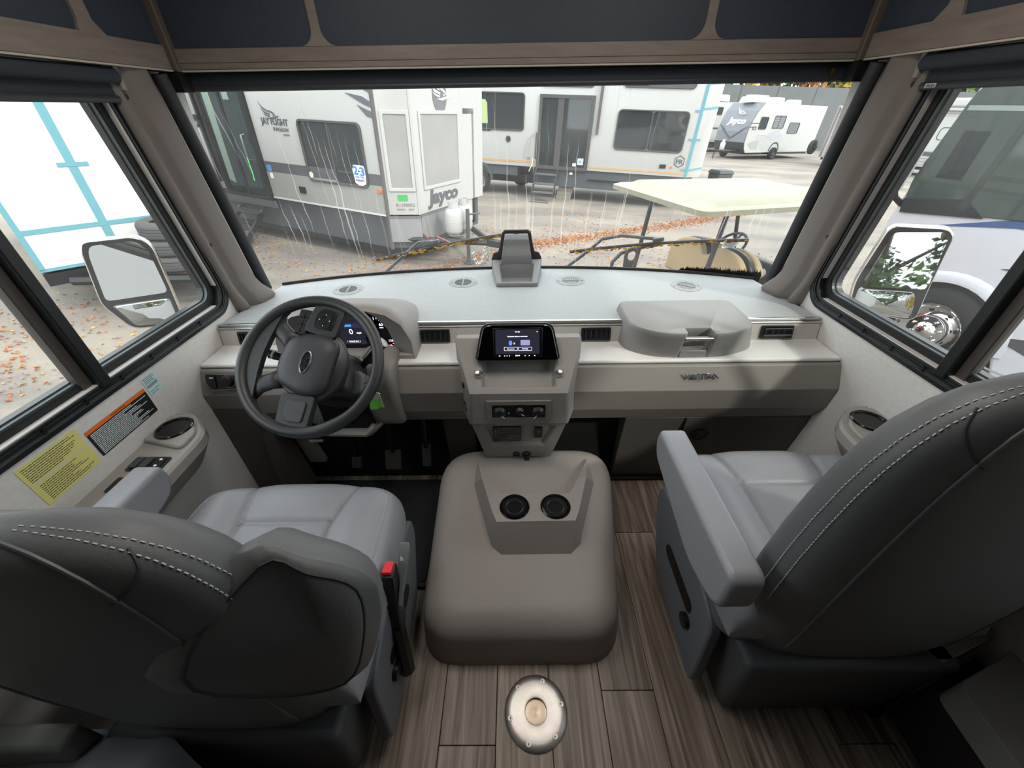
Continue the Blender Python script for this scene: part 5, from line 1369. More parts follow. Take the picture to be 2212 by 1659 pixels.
def rv_window(root, s0, s1, z0, z1, r=0.08, split=None, y=0.0, col=None, nm='window', f=None):
    f = f or SIDE(y)
    b = MB(); b.ring(rect_loop(s0, s1, z0, z1, r, 4), rect_loop(s0 + 0.035, s1 - 0.035, z0 + 0.035, z1 - 0.035, max(0.01, r - 0.03), 4), 0.03, f, -0.01)
    w_ = b.build(nm, col or K('win_frame', '#4a4848', 0.4), root, local=True, bevel=0.006)
    cuts = [s0 + 0.03] + ([split] if split else []) + [s1 - 0.03]
    for i, (a, c) in enumerate(zip(cuts, cuts[1:])):
        b = MB(); b.prism(rect_loop(a, c, z0 + 0.03, z1 - 0.03, max(0.01, r - 0.03), 4), 0.004 + 0.006 * (i % 2), f, -0.005); b.build('pane', darkglass, w_, local=True)
    if split:
        b = MB(); b.prism(rect_loop(split - 0.015, split + 0.015, z0 + 0.03, z1 - 0.03, 0.004, 1), 0.022, f); b.build('mullion', K('win_frame', '#4a4848', 0.4), w_, local=True)
    return w_

def strip(root, nm, pts, m, f=None, h=0.006, h0=0.0):
    b = MB(); b.prism(pts, h, f or SIDE(), h0); return b.build(nm, m, root, local=True)
def quad(x0, x1, z0, z1): return [(x0, z0), (x1, z0), (x1, z1), (x0, z1)]

def wheel(root, c, r, wd, axis_y=True, rim=None, nm='wheel', spokes=6):
    """axis along local y; outer face towards -y"""
    f = fr(c, (1, 0, 0), (0, 0, 1))
    b = MB(); b.lathe([(r * 0.62, -wd / 2), (r * 0.66, wd * 0.5), (r * 0.9, wd * 0.52), (r * 0.98, wd * 0.38), (r, wd * 0.2), (r, -wd * 0.2), (r * 0.98, -wd * 0.38), (r * 0.9, -wd * 0.5)], f, 36)
    t = b.build(nm, tire_m, root, smooth=True, local=True, ang=50)
    b = MB(); b.lathe([(r * 0.64, wd * 0.46), (r * 0.60, wd * 0.44), (r * 0.52, wd * 0.20), (r * 0.22, wd * 0.28), (r * 0.18, wd * 0.42), (0.001, wd * 0.43)], f, 30, False); rm = b.build('rim', rim or K('rim_alloy', '#a7a9ab', 0.3, 0.9), t, smooth=True, local=True, ang=50)
    for k in range(spokes):
        a = 2 * math.pi * k / spokes
        o, ux, uy, un = f
        d = ux * math.cos(a) + uy * math.sin(a)
        b = MB(); b.obox(o + d * r * 0.40 + un * wd * 0.34, (r * 0.42, r * 0.10, wd * 0.1), Matrix((d, un.cross(d), un)).transposed()); b.build('spoke', rim or K('rim_alloy', '#a7a9ab', 0.3, 0.9), rm, local=True)
    return t

def bird(root, nm, f, sc_, m, flip=1):
    """flying bird emblem drawn with swept feather strokes"""
    o, ux, uy, un = f
    b = MB()
    def P_(pts): b.prism([(x * sc_ * flip, y * sc_ * 0.75) for x, y in pts], 0.004, f)
    P_([(-0.9, 1.0), (-0.55, 0.55), (-0.1, 0.30), (0.1, 0.18), (-0.15, 0.20), (-0.6, 0.45)])
    P_([(-0.75, 0.45), (-0.35, 0.18), (0.05, 0.05), (0.0, -0.05), (-0.45, 0.08)])
    P_([(-0.62, 0.08), (-0.25, -0.05), (0.0, -0.10), (-0.05, -0.2), (-0.4, -0.1)])
    P_([(-0.1, 0.35), (0.25, 0.28), (0.5, 0.10), (0.62, -0.12), (0.45, 0.02), (0.2, 0.16)])
    P_([(-0.30, -0.28), (0.1, -0.22), (0.5, -0.12), (0.95, -0.05), (0.7, -0.2), (0.2, -0.34)])
    P_([(0.30, -0.02), (0.42, 0.0), (0.42, -0.08), (0.32, -0.1)])
    b.build(nm, m, root, local=True)

def prop_tank(x, y, z, label, ang=0.0):
    t = othing('propane_tank', label, 'propane tank', x, y, ang, 'propane tanks on the trailer tongue', z=z)
    f = fr((0, 0, 0), (1, 0, 0), (0, 1, 0))
    b = MB(); b.lathe([(0.10, 0.0), (0.10, 0.03), (0.135, 0.04), (0.152, 0.09), (0.152, 0.36), (0.13, 0.43), (0.06, 0.465), (0.03, 0.47)], f, 28); b.build('cylinder', K('tank_white', '#b4b4b2', 0.35), t, smooth=True, local=True, ang=60)
    b = MB(); b.lathe([(0.153, 0.235), (0.155, 0.24), (0.153, 0.245)], f, 28, False); b.build('weld_seam', K('tank_white', '#b4b4b2', 0.35), t, local=True)
    b = MB()
    arc = [rad(40 + 10 * k) for k in range(29)]
    b.loft([[(0.088 * math.cos(a), 0.088 * math.sin(a), z_) for a in arc] for z_ in (0.455, 0.56)], False, False, closed=False); b.build('collar', K('tank_white', '#b4b4b2', 0.35), t, local=True, solid=0.006)
    b = MB(); b.lathe([(0.02, 0.46), (0.02, 0.52), (0.03, 0.525), (0.03, 0.545), (0.001, 0.546)], f, 12); b.build('valve', K('brass', '#a98752', 0.35, 1.0), t, local=True)
    return t

# ================================================================ PARK TRAILER AHEAD, LEFT
ang1 = math.atan2(-0.441, 0.897)
bt = othing('park_trailer', 'white and gray park trailer with glass patio door ahead on the left', 'trailer', -4.66, 8.19, ang1)
b = MB(); b.prism([(-4.2, 0.0), (2.786, 0.0), (3.23, 0.32), (3.20, 1.70), (3.2, 2.5), (-4.2, 2.5)], 3.35, XY(), 0.86); b.build('body', rvwhite, bt, local=True, bevel=0.01)
b = MB(); b.prism([(-4.15, 0.05), (2.74, 0.05), (3.15, 0.35), (3.12, 1.70), (3.1, 2.45), (-4.15, 2.45)], 0.86, XY(), 0.30); b.build('skirt', skirtm, bt, local=True)
b = MB(); b.prism([(-4.1, 0.2), (2.6, 0.2), (3.0, 0.45), (2.95, 2.3), (-4.1, 2.3)], 0.30, XY(), 0.14); b.build('chassis', frameb, bt, local=True)
strip(bt, 'lower_panel', quad(0.02, 2.74, 0.855, 1.29), rvgray); strip(bt, 'dark_band', quad(0.02, 2.76, 1.29, 1.455), K('band_gray', '#55565a', 0.45)); strip(bt, 'panel_edge', quad(0.02, 2.76, 0.835, 0.86), K('edge_light', '#cfd0cf', 0.4), None, 0.014)
b = MB(); b.prism([(2.765, -0.012), (2.80, -0.012), (2.82, 0.02), (2.785, 0.02)], 3.3, XY(), 0.30); b.build('corner_trim', taupe, bt, local=True)
w_ = rv_window(bt, 1.13, 2.50, 1.23, 2.14, 0.09, 1.80)
strip(w_, 'interior_shelf', quad(1.85, 2.3, 1.42, 1.46), K('dim_gray', '#3a3f40', 0.5), None, 0.0155, 0.011)
# warranty sticker
fs = SIDE(-0.02)
o = strip(w_, 'sticker', [(2.22, 1.30), (2.335, 1.245), (2.45, 1.30), (2.47, 1.50), (2.44, 1.56), (2.23, 1.56), (2.20, 1.50)], white, fs, 0.004)
blu = K('sticker_blue', '#2f86c9', 0.5)
text('sticker_print', '2', 0.17, fr((2.215, -0.0245, 1.425), (1, 0, 0), (0, 0, 1)), blu, w_, 0.001, 0.10, bold=0.006, local=True)
text('sticker_print', '3', 0.17, fr((2.345, -0.0245, 1.415), (1, 0, 0), (0, 0, 1)), blu, w_, 0.001, 0.10, bold=0.006, local=True)
text('sticker_print', '+', 0.07, fr((2.315, -0.0255, 1.45), (1, 0, 0), (0, 0, 1)), K('ink_dark', '#3f4140', 0.7), w_, 0.001, 0.04, bold=0.003, local=True)
text('sticker_print', 'YEAR  YEAR', 0.04, fr((2.235, -0.0245, 1.375), (1, 0, 0), (0, 0, 1)), blu, w_, 0.001, 0.20, bold=0.001, local=True)
text('sticker_print', 'WARRANTY', 0.045, fr((2.235, -0.0245, 1.325), (1, 0, 0), (0, 0, 1)), K('ink_dark', '#3f4140', 0.7), w_, 0.001, 0.20, bold=0.001, local=True)
strip(w_, 'sticker', [(1.21 + 0.05 * math.cos(rad(30 * k)), 1.33 + 0.05 * math.sin(rad(30 * k))) for k in range(12)], K('sticker_cream', '#e6dcc8', 0.5), fs, 0.003)
# lettering on the side
logo = K('logo_gray', '#55565c', 0.5)
bird(bt, 'bird_emblem', fr((0.52, -0.004, 2.17), (1, 0, 0), (0, 0, 1)), 0.24, logo)
text('lettering', 'JAY FLIGHT', 0.13, fr((0.27, -0.004, 2.035), (1, 0, -0.015), (0, 0, 1)), logo, bt, 0.002, 0.66, bold=0.004, shear=0.0, local=True)
text('lettering', 'BUNGALOW', 0.075, fr((0.52, -0.004, 1.945), (1, 0, -0.015), (0, 0, 1)), logo, bt, 0.002, 0.37, local=True)
text('lettering', 'by JAYCO', 0.035, fr((0.74, -0.004, 1.885), (1, 0, -0.015), (0, 0, 1)), logo, bt, 0.002, 0.15, local=True)
for P in ([(2.1, 2.66), (2.5, 2.60), (2.77, 2.50), (2.77, 2.62), (2.5, 2.70)], [(2.3, 2.50), (2.62, 2.46), (2.76, 2.40), (2.76, 2.33), (2.64, 2.36)], [(2.5, 2.36), (2.76, 2.28), (2.76, 2.20), (2.66, 2.22)], [(2.0, 2.80), (2.6, 2.75), (2.77, 2.70), (2.77, 2.78)]):
    strip(bt, 'side_graphic', P, K('graphic_gray', '#5d6168', 0.45))
strip(bt, 'power_inlet', rect_loop(0.80, 0.96, 1.00, 1.11, 0.015, 2), frameb, None, 0.02)
strip(bt, 'marker_light', rect_loop(2.66, 2.75, 1.19, 1.25, 0.03, 4), K('amber', '#e0702c', 0.3), None, 0.03)
strip(bt, 'door_badge', rect_loop(0.06, 0.18, 1.30, 1.40, 0.01, 2), K('sticker_blue2', '#5b8fd0', 0.5), None, 0.009); strip(bt, 'door_badge', rect_loop(0.10, 0.17, 1.18, 1.27, 0.01, 2), white, None, 0.009)
# patio door
b = MB(); b.ring(rect_loop(-1.32, 0.02, 0.76, 3.0, 0.01, 1), rect_loop(-1.24, -0.05, 0.84, 2.95, 0.01, 1), 0.05, SIDE(), -0.01); pd = b.build('patio_door', frameb, bt, local=True, bevel=0.006)
for (a, c, hh) in ((-1.22, -0.66, 0.012), (-0.68, -0.06, 0.022)):
    strip(pd, 'pane', quad(a, c, 0.86, 2.94), K('door_glass', '#27383a', 0.04, spec=0.7), None, hh)
for x in (-1.23, -0.67, -0.09):
    strip(pd, 'door_stile', quad(x - 0.03, x + 0.03, 0.82, 2.96), frameb, None, 0.035)
strip(pd, 'curtain', [(-1.16, 1.05), (-0.98, 1.0), (-0.93, 2.9), (-1.12, 2.9)], K('curtain_green', '#8a9d90', 0.7), None, 0.0135, 0.012)
strip(pd, 'interior_window', quad(-0.56, -0.40, 2.35, 2.75), K('curtain_green', '#8a9d90', 0.7), None, 0.024, 0.022)
b = MB(); b.tube([(-0.27, -0.03, 1.85), (-0.27, -0.10, 1.84), (-0.27, -0.10, 1.46), (-0.27, -0.03, 1.45)], 0.018, 8); b.build('handle', K('handle_chrome', '#9aa0a2', 0.25, 0.8), pd, local=True, smooth=True)
b = MB(); b.tube([(-0.26, -0.11, 1.49), (-0.24, -0.12, 1.40), (-0.235, -0.115, 1.25), (-0.25, -0.115, 1.12)], 0.008, 6); b.build('green_tie', K('ribbon_green', '#55f07a', 0.5), pd, local=True, smooth=True)
strip(bt, 'door_sill', quad(-1.36, 0.05, 0.66, 0.78), K('sill_gray', '#54585c', 0.4), None, 0.06)
# steps
for i, (z, y, w0, w1) in enumerate(((0.55, -0.22, -0.92, -0.22), (0.31, -0.48, -0.95, -0.30), (0.09, -0.72, -0.98, -0.36))):
    b = MB(); b.box((w0, y - 0.13, z), (w1, y + 0.13, z + 0.03)); b.build('step', K('step_black', '#26282a', 0.5), bt, local=True, bevel=0.006)
for x in (-0.93, -0.26):
    b = MB(); b.hexa([(x - 0.02, -0.82, 0.0), (x + 0.02, -0.82, 0.0), (x + 0.02, -0.70, 0.0), (x - 0.02, -0.70, 0.0)], [(x - 0.02, -0.14, 0.62), (x + 0.02, -0.14, 0.62), (x + 0.02, -0.02, 0.62), (x - 0.02, -0.02, 0.62)]); b.build('stringer', frameb, bt, local=True)
# left of the door: wall with window, black frame and awning arm
rv_window(bt, -2.3, -1.66, 2.20, 2.60, 0.07)
strip(bt, 'awning_bracket', quad(-2.6, -1.36, 2.02, 2.10), frameb, None, 0.10); strip(bt, 'awning_arm', quad(-1.42, -1.37, 1.0, 2.95), frameb, None, 0.07)
strip(bt, 'awning_arm', quad(-1.54, -1.50, 1.0, 2.0), K('arm_white', '#d9dad9', 0.4), None, 0.06); strip(bt, 'awning_bracket', quad(-2.5, -1.5, 1.90, 1.95), K('arm_gray', '#7d8083', 0.4), None, 0.08)
b = MB(); b.ring(rect_loop(-2.6, -1.60, 0.7, 1.86, 0.05, 3), rect_loop(-2.57, -1.63, 0.73, 1.83, 0.04, 3), 0.012, SIDE()); b.build('hatch_outline', frameb, bt, local=True)
# front cap
d2 = V((3.20 - 3.23, 1.70 - 0.32, 0)).normalized()
F1 = fr((2.786, 0, 0), (3.23 - 2.786, 0.32, 0), (0, 0, 1)); F2 = fr((3.23, 0.32, 0), tuple(d2), (0, 0, 1))
L1 = math.hypot(0.444, 0.32)
screenm = K('cap_screen', '#989794', 0.6, var=(3, '#8c8b88', 0.3))
def capscreen(f, x0, x1, z0, z1):
    b = MB(); b.ring(rect_loop(x0 - 0.05, x1 + 0.05, z0 - 0.05, z1 + 0.05, 0.01, 1), rect_loop(x0, x1, z0, z1, 0.01, 1), 0.02, f); c = b.build('screen_frame', rvwhite, bt, local=True, bevel=0.006)
    b = MB(); b.prism(rect_loop(x0, x1, z0, z1, 0.005, 1), 0.006, f); b.build('screen_panel', screenm, c, local=True)
capscreen(F1, 0.13, 0.46, 1.27, 2.26); capscreen(F2, 0.20, 1.27, 1.27, 2.27)
strip(bt, 'seam_trim', quad(L1 - 0.03, L1 + 0.0, 0.86, 3.3), rvwhite, F1, 0.012)
strip(bt, 'cap_edge', quad(0.0, 1.38, 0.82, 0.86), K('edge_dark', '#6a6a6c', 0.4), F2, 0.012); strip(bt, 'cap_edge', quad(0.0, L1, 0.80, 0.84), K('edge_dark', '#6a6a6c', 0.4), F1, 0.012)
strip(bt, 'lower_cap', quad(0.0, 1.38, 0.42, 0.82), K('cap_lower', '#8c8d8f', 0.4, var=(3, '#808183', 0.3)), F2, 0.01); strip(bt, 'lower_cap', quad(0.02, L1, 0.42, 0.80), K('cap_lower', '#8c8d8f', 0.4), F1, 0.01)
strip(bt, 'stock_tag', rect_loop(0.20, 0.36, 1.08, 1.17, 0.005, 1), K('tag_green_flat', '#3aa655', 0.6), F1, 0.006)
text('lettering', 'R11P0052', 0.075, (F1[0] + F1[1] * 0.16 + V((0, 0, 0.99)) + F1[3] * 0.002, F1[1], F1[2], F1[3]), K('ink_gray2', '#77787a', 0.6), bt, 0.002, 0.30, local=True)
text('lettering', '40LSDL    2023', 0.035, (F1[0] + F1[1] * 0.16 + V((0, 0, 0.935)) + F1[3] * 0.002, F1[1], F1[2], F1[3]), K('ink_gray2', '#77787a', 0.6), bt, 0.002, 0.28, local=True)
text('lettering', 'Jayco', 0.30, (F2[0] + F2[1] * 0.28 + V((0, 0, 0.985)) + F2[3] * 0.002, F2[1], F2[2], F2[3]), logo, bt, 0.004, 0.98, bold=0.012, shear=0.12, local=True)
o = F2[0] + F2[1] * 0.78 + V((0, 0, 2.52)) + F2[3] * 0.004
strip(bt, 'round_emblem', [(0.20 * math.cos(rad(15 * k)), 0.24 * math.sin(rad(15 * k))) for k in range(24)], K('emblem_gray', '#6b6c70', 0.5), (o, F2[1], F2[2], F2[3]), 0.004)
bird(bt, 'bird_emblem', (o + F2[3] * 0.005 + F2[1] * 0.0 + F2[2] * 0.02, F2[1], F2[2], F2[3]), 0.34, K('emblem_light', '#d9d9da', 0.5))
# cap right end: gray corner and white slide panel edged in black
b = MB(); b.box((3.08, 1.70, 0.50), (3.19, 1.80, 3.3)); b.build('corner_post', K('post_gray', '#a2a2a2', 0.4), bt, local=True)
b = MB(); b.box((3.05, 1.80, 0.45), (3.18, 2.10, 2.28)); b.build('slide_panel', rvwhite, bt, local=True); b = MB(); b.box((3.04, 2.10, 0.40), (3.20, 2.17, 2.32)); b.build('slide_edge', frameb, bt, local=True); b = MB(); b.box((3.04, 1.80, 2.28), (3.20, 2.17, 2.36)); b.build('slide_edge', frameb, bt, local=True)
# tongue, jack, chains
b = MB()
for y0 in (0.20, 1.9):
    b.tube([(3.0, y0, 0.46), (4.35, 0.42 + 0.35, 0.46)], 0.05, 6)
b.build('tongue', frameb, bt, local=True)
b = MB(); b.box((4.30, 0.70, 0.41), (4.62, 0.84, 0.52)); b.build('coupler', frameb, bt, local=True, bevel=0.01)
b = MB(); b.tube([(3.86, 0.80, 0.02), (3.86, 0.80, 0.95)], 0.035, 8); b.tube([(3.86, 0.80, 0.0), (3.86, 0.80, 0.03)], 0.09, 10); b.tube([(3.86, 0.80, 0.86), (4.02, 0.95, 0.88)], 0.015, 6); b.build('tongue_jack', K('jack_gray', '#4c4f52', 0.4), bt, local=True)
b = MB()
for j, (y0, y1) in enumerate(((0.74, 0.55), (0.82, 1.0))):
    for k in range(14):
        t = k / 13; p = V((4.25 - 0.15 * t, y0 + (y1 - y0) * t, 0.40 - 0.30 * math.sin(math.pi * t * 0.9)))
        b.tube([p + V((0.018 * math.cos(a), (0.012 if k % 2 else 0) * math.sin(a), 0.026 * math.sin(a))) for a in [rad(60 * q) for q in range(6)]], 0.006, 4, closed=True)
b.build('safety_chain', K('chain_steel', '#b9bbbb', 0.35, 0.9), bt, local=True)
b = MB(); b.tube([(3.2, 0.35, 0.55), (3.5, 0.2, 0.50), (3.7, 0.1, 0.62), (3.9, 0.25, 0.50), (4.1, 0.5, 0.55)], 0.014, 6); b.build('cable', K('cable_red', '#8a3a3e', 0.5), bt, local=True, smooth=True)
m1 = outworld(-4.66, 8.19, 0, ang1)
def bt_xy(x, y): return (-4.66 + math.cos(ang1) * x - math.sin(ang1) * y, 8.19 + math.sin(ang1) * x + math.cos(ang1) * y)
prop_tank(*bt_xy(3.62, 0.72), 0.50, 'white propane tank, the front left one of the pair on the tongue', ang1 + 2.2); prop_tank(*bt_xy(3.62, 1.06), 0.50, 'white propane tank standing behind its twin on the tongue', ang1 + 0.4)

# ================================================================ TALL WHITE TRAILER AHEAD, CENTRE
ang2 = math.atan2(-2.0, 7.1)
ft = othing('loft_trailer', 'tall white loft trailer with gold stripe and glass door straight ahead', 'trailer', -1.2, 14.6, ang2)
b = MB(); b.prism([(-4.0, 0), (6.46, 0), (6.90, 0.36), (6.95, 2.5), (-4.0, 2.5)], 3.9, XY(), 0.88); b.build('body', rvwhite, ft, local=True, bevel=0.012)
b = MB(); b.prism([(-4.0, 0.05), (1.35, 0.05), (1.35, 2.4), (-4.0, 2.4)], 0.88, XY(), 0.60); b.prism([(1.9, 0.05), (6.4, 0.05), (6.7, 0.36), (6.7, 2.4), (1.9, 2.4)], 0.88, XY(), 0.38); b.build('skirt', skirtm, ft, local=True)
b = MB(); b.box((-3.9, 0.3, 0.38), (6.3, 2.3, 0.62)); b.build('chassis', frameb, ft, local=True)
strip(ft, 'gold_stripe', quad(-3.9, 1.92, 0.985, 1.045), K('gold_stripe', '#c09a6a', 0.45)); strip(ft, 'gold_stripe', quad(3.62, 6.46, 0.955, 1.005), K('gold_stripe', '#c09a6a', 0.45))
strip(ft, 'skirt_seam', quad(3.62, 6.4, 0.62, 0.64), frameb, None, 0.0, -0.052)
rv_window(ft, -0.30, 1.52, 1.82, 2.77, 0.10, 0.60); rv_window(ft, -0.3, 1.46, 2.95, 3.6, 0.10, 0.6); rv_window(ft, 2.02, 3.52, 2.93, 3.6, 0.10); rv_window(ft, 4.30, 6.18, 2.95, 3.6, 0.10); w2 = rv_window(ft, 4.26, 6.20, 1.48, 2.47, 0.12, 5.22)
w1 = [o for o in ft.children][0]
strip(ft, 'window_poster', [(-0.08, 2.10), (0.08, 2.10), (0.08, 1.98), (0.36, 1.98), (0.34, 2.50), (0.27, 2.58), (-0.06, 2.58)], K('poster_green', '#a9bd84', 0.6), None, 0.016, 0.004)
strip(ft, 'window_poster', quad(-0.07, 0.12, 2.17, 2.28), K('poster_dark', '#4c5a4e', 0.6), None, 0.019, 0.016)
strip(ft, 'window_track', quad(-0.05, 0.45, 1.79, 1.81), frameb, None, 0.02)
b = MB(); b.ring(rect_loop(1.97, 3.58, 0.86, 2.75, 0.01, 1), rect_loop(2.06, 3.48, 0.95, 2.66, 0.01, 1), 0.05, SIDE(), -0.01); gd = b.build('glass_door', K('door_frame', '#4c4b4b', 0.4), ft, local=True, bevel=0.008)
strip(gd, 'pane', quad(2.06, 2.60, 0.95, 2.66), darkglass, None, 0.012); strip(gd, 'pane', quad(2.55, 3.48, 0.95, 2.66), darkglass, None, 0.022)
strip(gd, 'door_stile', quad(2.52, 2.70, 0.93, 2.68), K('door_frame', '#4c4b4b', 0.4), None, 0.035); strip(gd, 'door_rail', quad(2.0, 3.56, 0.86, 0.95), K('door_frame', '#4c4b4b', 0.4), None, 0.055)
strip(gd, 'door_sign', quad(3.26, 3.44, 1.02, 1.20), K('sign_blue', '#b9c4d6', 0.5), None, 0.030); strip(gd, 'door_sign', quad(3.12, 3.22, 0.98, 1.06), white, None, 0.030); strip(ft, 'door_sign', quad(3.05, 3.14, 0.74, 0.80), white, None, 0.0, -0.056)
text('sign_print', 'X', 0.09, fr((3.31, -0.031, 1.08), (1, 0, 0), (0, 0, 1)), K('ink_dark', '#3f4140', 0.7), gd, 0.001, 0.07, local=True)
strip(ft, 'awning_arm', quad(3.70, 3.77, 1.84, 3.5), K('arm_brown', '#5b5152', 0.4), None, 0.08)
strip(ft, 'speaker', [(1.03 + 0.075 * math.cos(rad(15 * k)), 1.60 + 0.085 * math.sin(rad(15 * k))) for k in range(24)], K('speaker_black', '#2c2f31', 0.5), None, 0.02)
b = MB(); b.tube([(1.94, -0.01, 1.80), (1.94, -0.10, 1.74), (1.94, -0.10, 1.18), (1.94, -0.01, 1.12)], 0.02, 8); b.build('grab_handle', K('handle_dark', '#54494a', 0.35), ft, local=True, smooth=True)
b = MB(); b.tube([(1.85, -0.03, 1.78), (1.65, -0.03, 1.6), (1.58, -0.03, 1.2), (1.60, -0.03, 1.1)], 0.006, 5); b.build('cord', K('cord_gray', '#8f9092', 0.5), ft, local=True)
b = MB(); b.tube([(1.86, -0.06, 1.12), (1.85, -0.08, 0.95), (1.76, -0.08, 0.76)], 0.014, 5); b.build('tie_ribbon', K('ribbon_pale', '#dfe5c9', 0.6), ft, local=True)
strip(ft, 'locker_latch', rect_loop(1.66, 1.76, 1.10, 1.16, 0.01, 2), K('latch_gray', '#8b9390', 0.4), None, 0.02); strip(ft, 'marker_light', rect_loop(5.98, 6.04, 0.98 + 0.12, 1.15, 0.02, 3), K('amber', '#e0702c', 0.3), None, 0.02); strip(ft, 'side_vent', rect_loop(5.68, 5.86, 1.08, 1.18, 0.01, 2), frameb, None, 0.02)
hx = lambda r_, c=(6.20, 1.28): [(c[0] + r_ * math.cos(rad(60 * k + 30)), c[1] + r_ * math.sin(rad(60 * k + 30))) for k in range(6)]
b = MB(); b.ring(hx(0.16), hx(0.135), 0.008, SIDE()); b.build('hexagon_emblem', logo, ft, local=True)
text('lettering', 'FR', 0.16, fr((6.10, -0.002, 1.22), (1, 0, 0), (0, 0, 1)), logo, ft, 0.003, 0.20, bold=0.003, local=True)
strip(ft, 'masking_tape', quad(6.42, 6.50, 0.88, 3.6), tape, None, 0.010)
for z in (2.46, 1.80, 1.05):
    strip(ft, 'masking_tape', quad(6.30, 6.62 if z < 2 and z > 1.5 else 6.48, z, z + 0.05), tape, None, 0.012)
F3 = fr((6.46, 0, 0), (0.44, 0.36, 0), (0, 0, 1))
for z in (1.04, 2.50, 3.05): strip(ft, 'masking_tape', [(0, z), (0.55, z + 0.06), (0.55, z + 0.11), (0, z + 0.05)], tape, F3, 0.008)
for x, y in ((0.02, 0.12), (0.95, 2.2), (-0.9, 0.12)): wheel(ft, (x, y, 0.37), 0.37, 0.22)
b = MB(); b.loft([[(0.02 + r_ * math.cos(rad(10 * k)), 0.0, 0.46 + r_ * math.sin(rad(10 * k))) for k in range(19)] for r_ in (0.44, 0.50)], False, False, closed=False); b.build('fender', skirtm, ft, local=True, solid=0.06)
for i, (z, y) in enumerate(((0.70, -0.12), (0.46, -0.32), (0.24, -0.52))):
    b = MB(); b.box((2.02, y - 0.12, z), (2.66, y + 0.10, z + 0.035)); b.build('step', K('step_gray', '#5c6062', 0.45), ft, local=True, bevel=0.006)
for x in (2.0, 2.68):
    b = MB(); b.hexa([(x - 0.02, -0.64, 0.20), (x + 0.02, -0.64, 0.20), (x + 0.02, -0.50, 0.20), (x - 0.02, -0.50, 0.20)], [(x - 0.02, -0.06, 0.88), (x + 0.02, -0.06, 0.88), (x + 0.02, 0.06, 0.88), (x - 0.02, 0.06, 0.88)]); b.build('stringer', frameb, ft, local=True)
b = MB(); b.tube([(1.98, -0.82, 0.03), (2.60, -0.82, 0.03)], 0.02, 6); b.build('step_foot', K('step_gray', '#5c6062', 0.45), ft, local=True)
def ft_xy(x, y): return (-1.2 + math.cos(ang2) * x - math.sin(ang2) * y, 14.6 + math.sin(ang2) * x + math.cos(ang2) * y)
wb = othing('wood_block', 'weathered wooden blocks stacked under the loft trailer by its steps', 'wood block', *ft_xy(2.9, 0.25), ang2)
for i in range(3):
    b = MB(); b.box((-0.24 + 0.03 * i, -0.10, 0.12 * i), (0.24 + 0.02 * i, 0.12, 0.12 * i + 0.115)); b.build('board', K('board_wood', '#8c8579', 0.8), wb, local=True, bevel=0.006)

# ================================================================ WHITE TRAILER OUTSIDE THE LEFT WINDOW
ang3 = math.atan2(1.1, 0.9)
wt = othing('cargo_trailer', 'plain white trailer with pale blue tape outside the left window', 'trailer', -5.5, 4.4, ang3)
b = MB(); b.box((0.0, 0.0, 0.66), (1.82, 5.5, 3.2)); b.build('body', K('cargo_white', '#d2d2d2', 0.4), wt, local=True, bevel=0.02)
strip(wt, 'masking_tape', quad(0.70, 0.78, 0.70, 3.1), tape, None, 0.006); strip(wt, 'masking_tape', quad(0.0, 1.80, 1.07, 1.12), tape, None, 0.008); strip(wt, 'masking_tape', quad(0.0, 0.05, 0.68, 3.1), tape, None, 0.006); strip(wt, 'masking_tape', quad(0.62, 0.88, 1.70, 1.74), tape, None, 0.009); strip(wt, 'masking_tape', quad(0.0, 1.82, 0.665, 0.70), tape, None, 0.006)
b = MB(); b.box((0.05, 0.10, 0.50), (1.78, 5.4, 0.66)); b.build('chassis', frameb, wt, local=True)
b = MB()
b.hexa([(0.0, 0.0, 0.50), (1.8, 0.0, 0.50), (1.8, 0.1, 0.50), (0.0, 0.1, 0.50)], [(0.0, 0.0, 0.64), (1.8, 0.0, 0.64), (1.8, 0.1, 0.64), (0.0, 0.1, 0.64)])
for x0 in (0.2, 1.75): b.tube([(x0, 0.0, 0.52), (1.25, -0.75, 0.47)], 0.055, 6)
b.build('tongue', frameb, wt, local=True)
b = MB(); b.tube([(1.40, -0.30, 0.0), (1.40, -0.30, 1.05)], 0.035, 8); b.build('tongue_jack', K('jack_gray', '#4c4f52', 0.4), wt, local=True)
b = MB(); b.box((1.27, -0.40, 0.0), (1.53, -0.20, 0.02)); b.build('jack_plate', K('plate_pale', '#c9bfb2', 0.5), wt, local=True)
b = MB(); b.tube([(1.40, -0.34, 1.0), (1.34, -0.46, 1.04), (1.36, -0.48, 0.90)], 0.012, 6); b.build('crank', K('handle_chrome', '#9aa0a2', 0.25, 0.8), wt, local=True)
b = MB()
for k in range(16):
    t = k / 15; p = V((1.56 + 0.10 * math.sin(6 * t), -0.36, 0.52 - 0.34 * math.sin(math.pi * t * 0.95)))
    b.tube([p + V((0.022 * math.cos(a), (0.014 if k % 2 else 0) * math.sin(a), 0.028 * math.sin(a))) for a in [rad(60 * q) for q in range(6)]], 0.007, 4, closed=True)
b.build('safety_chain', K('chain_bright', '#cfd1d1', 0.3, 0.9), wt, local=True)
def wt_xy(x, y): return (-5.5 + math.cos(ang3) * x - math.sin(ang3) * y, 4.4 + math.sin(ang3) * x + math.cos(ang3) * y)
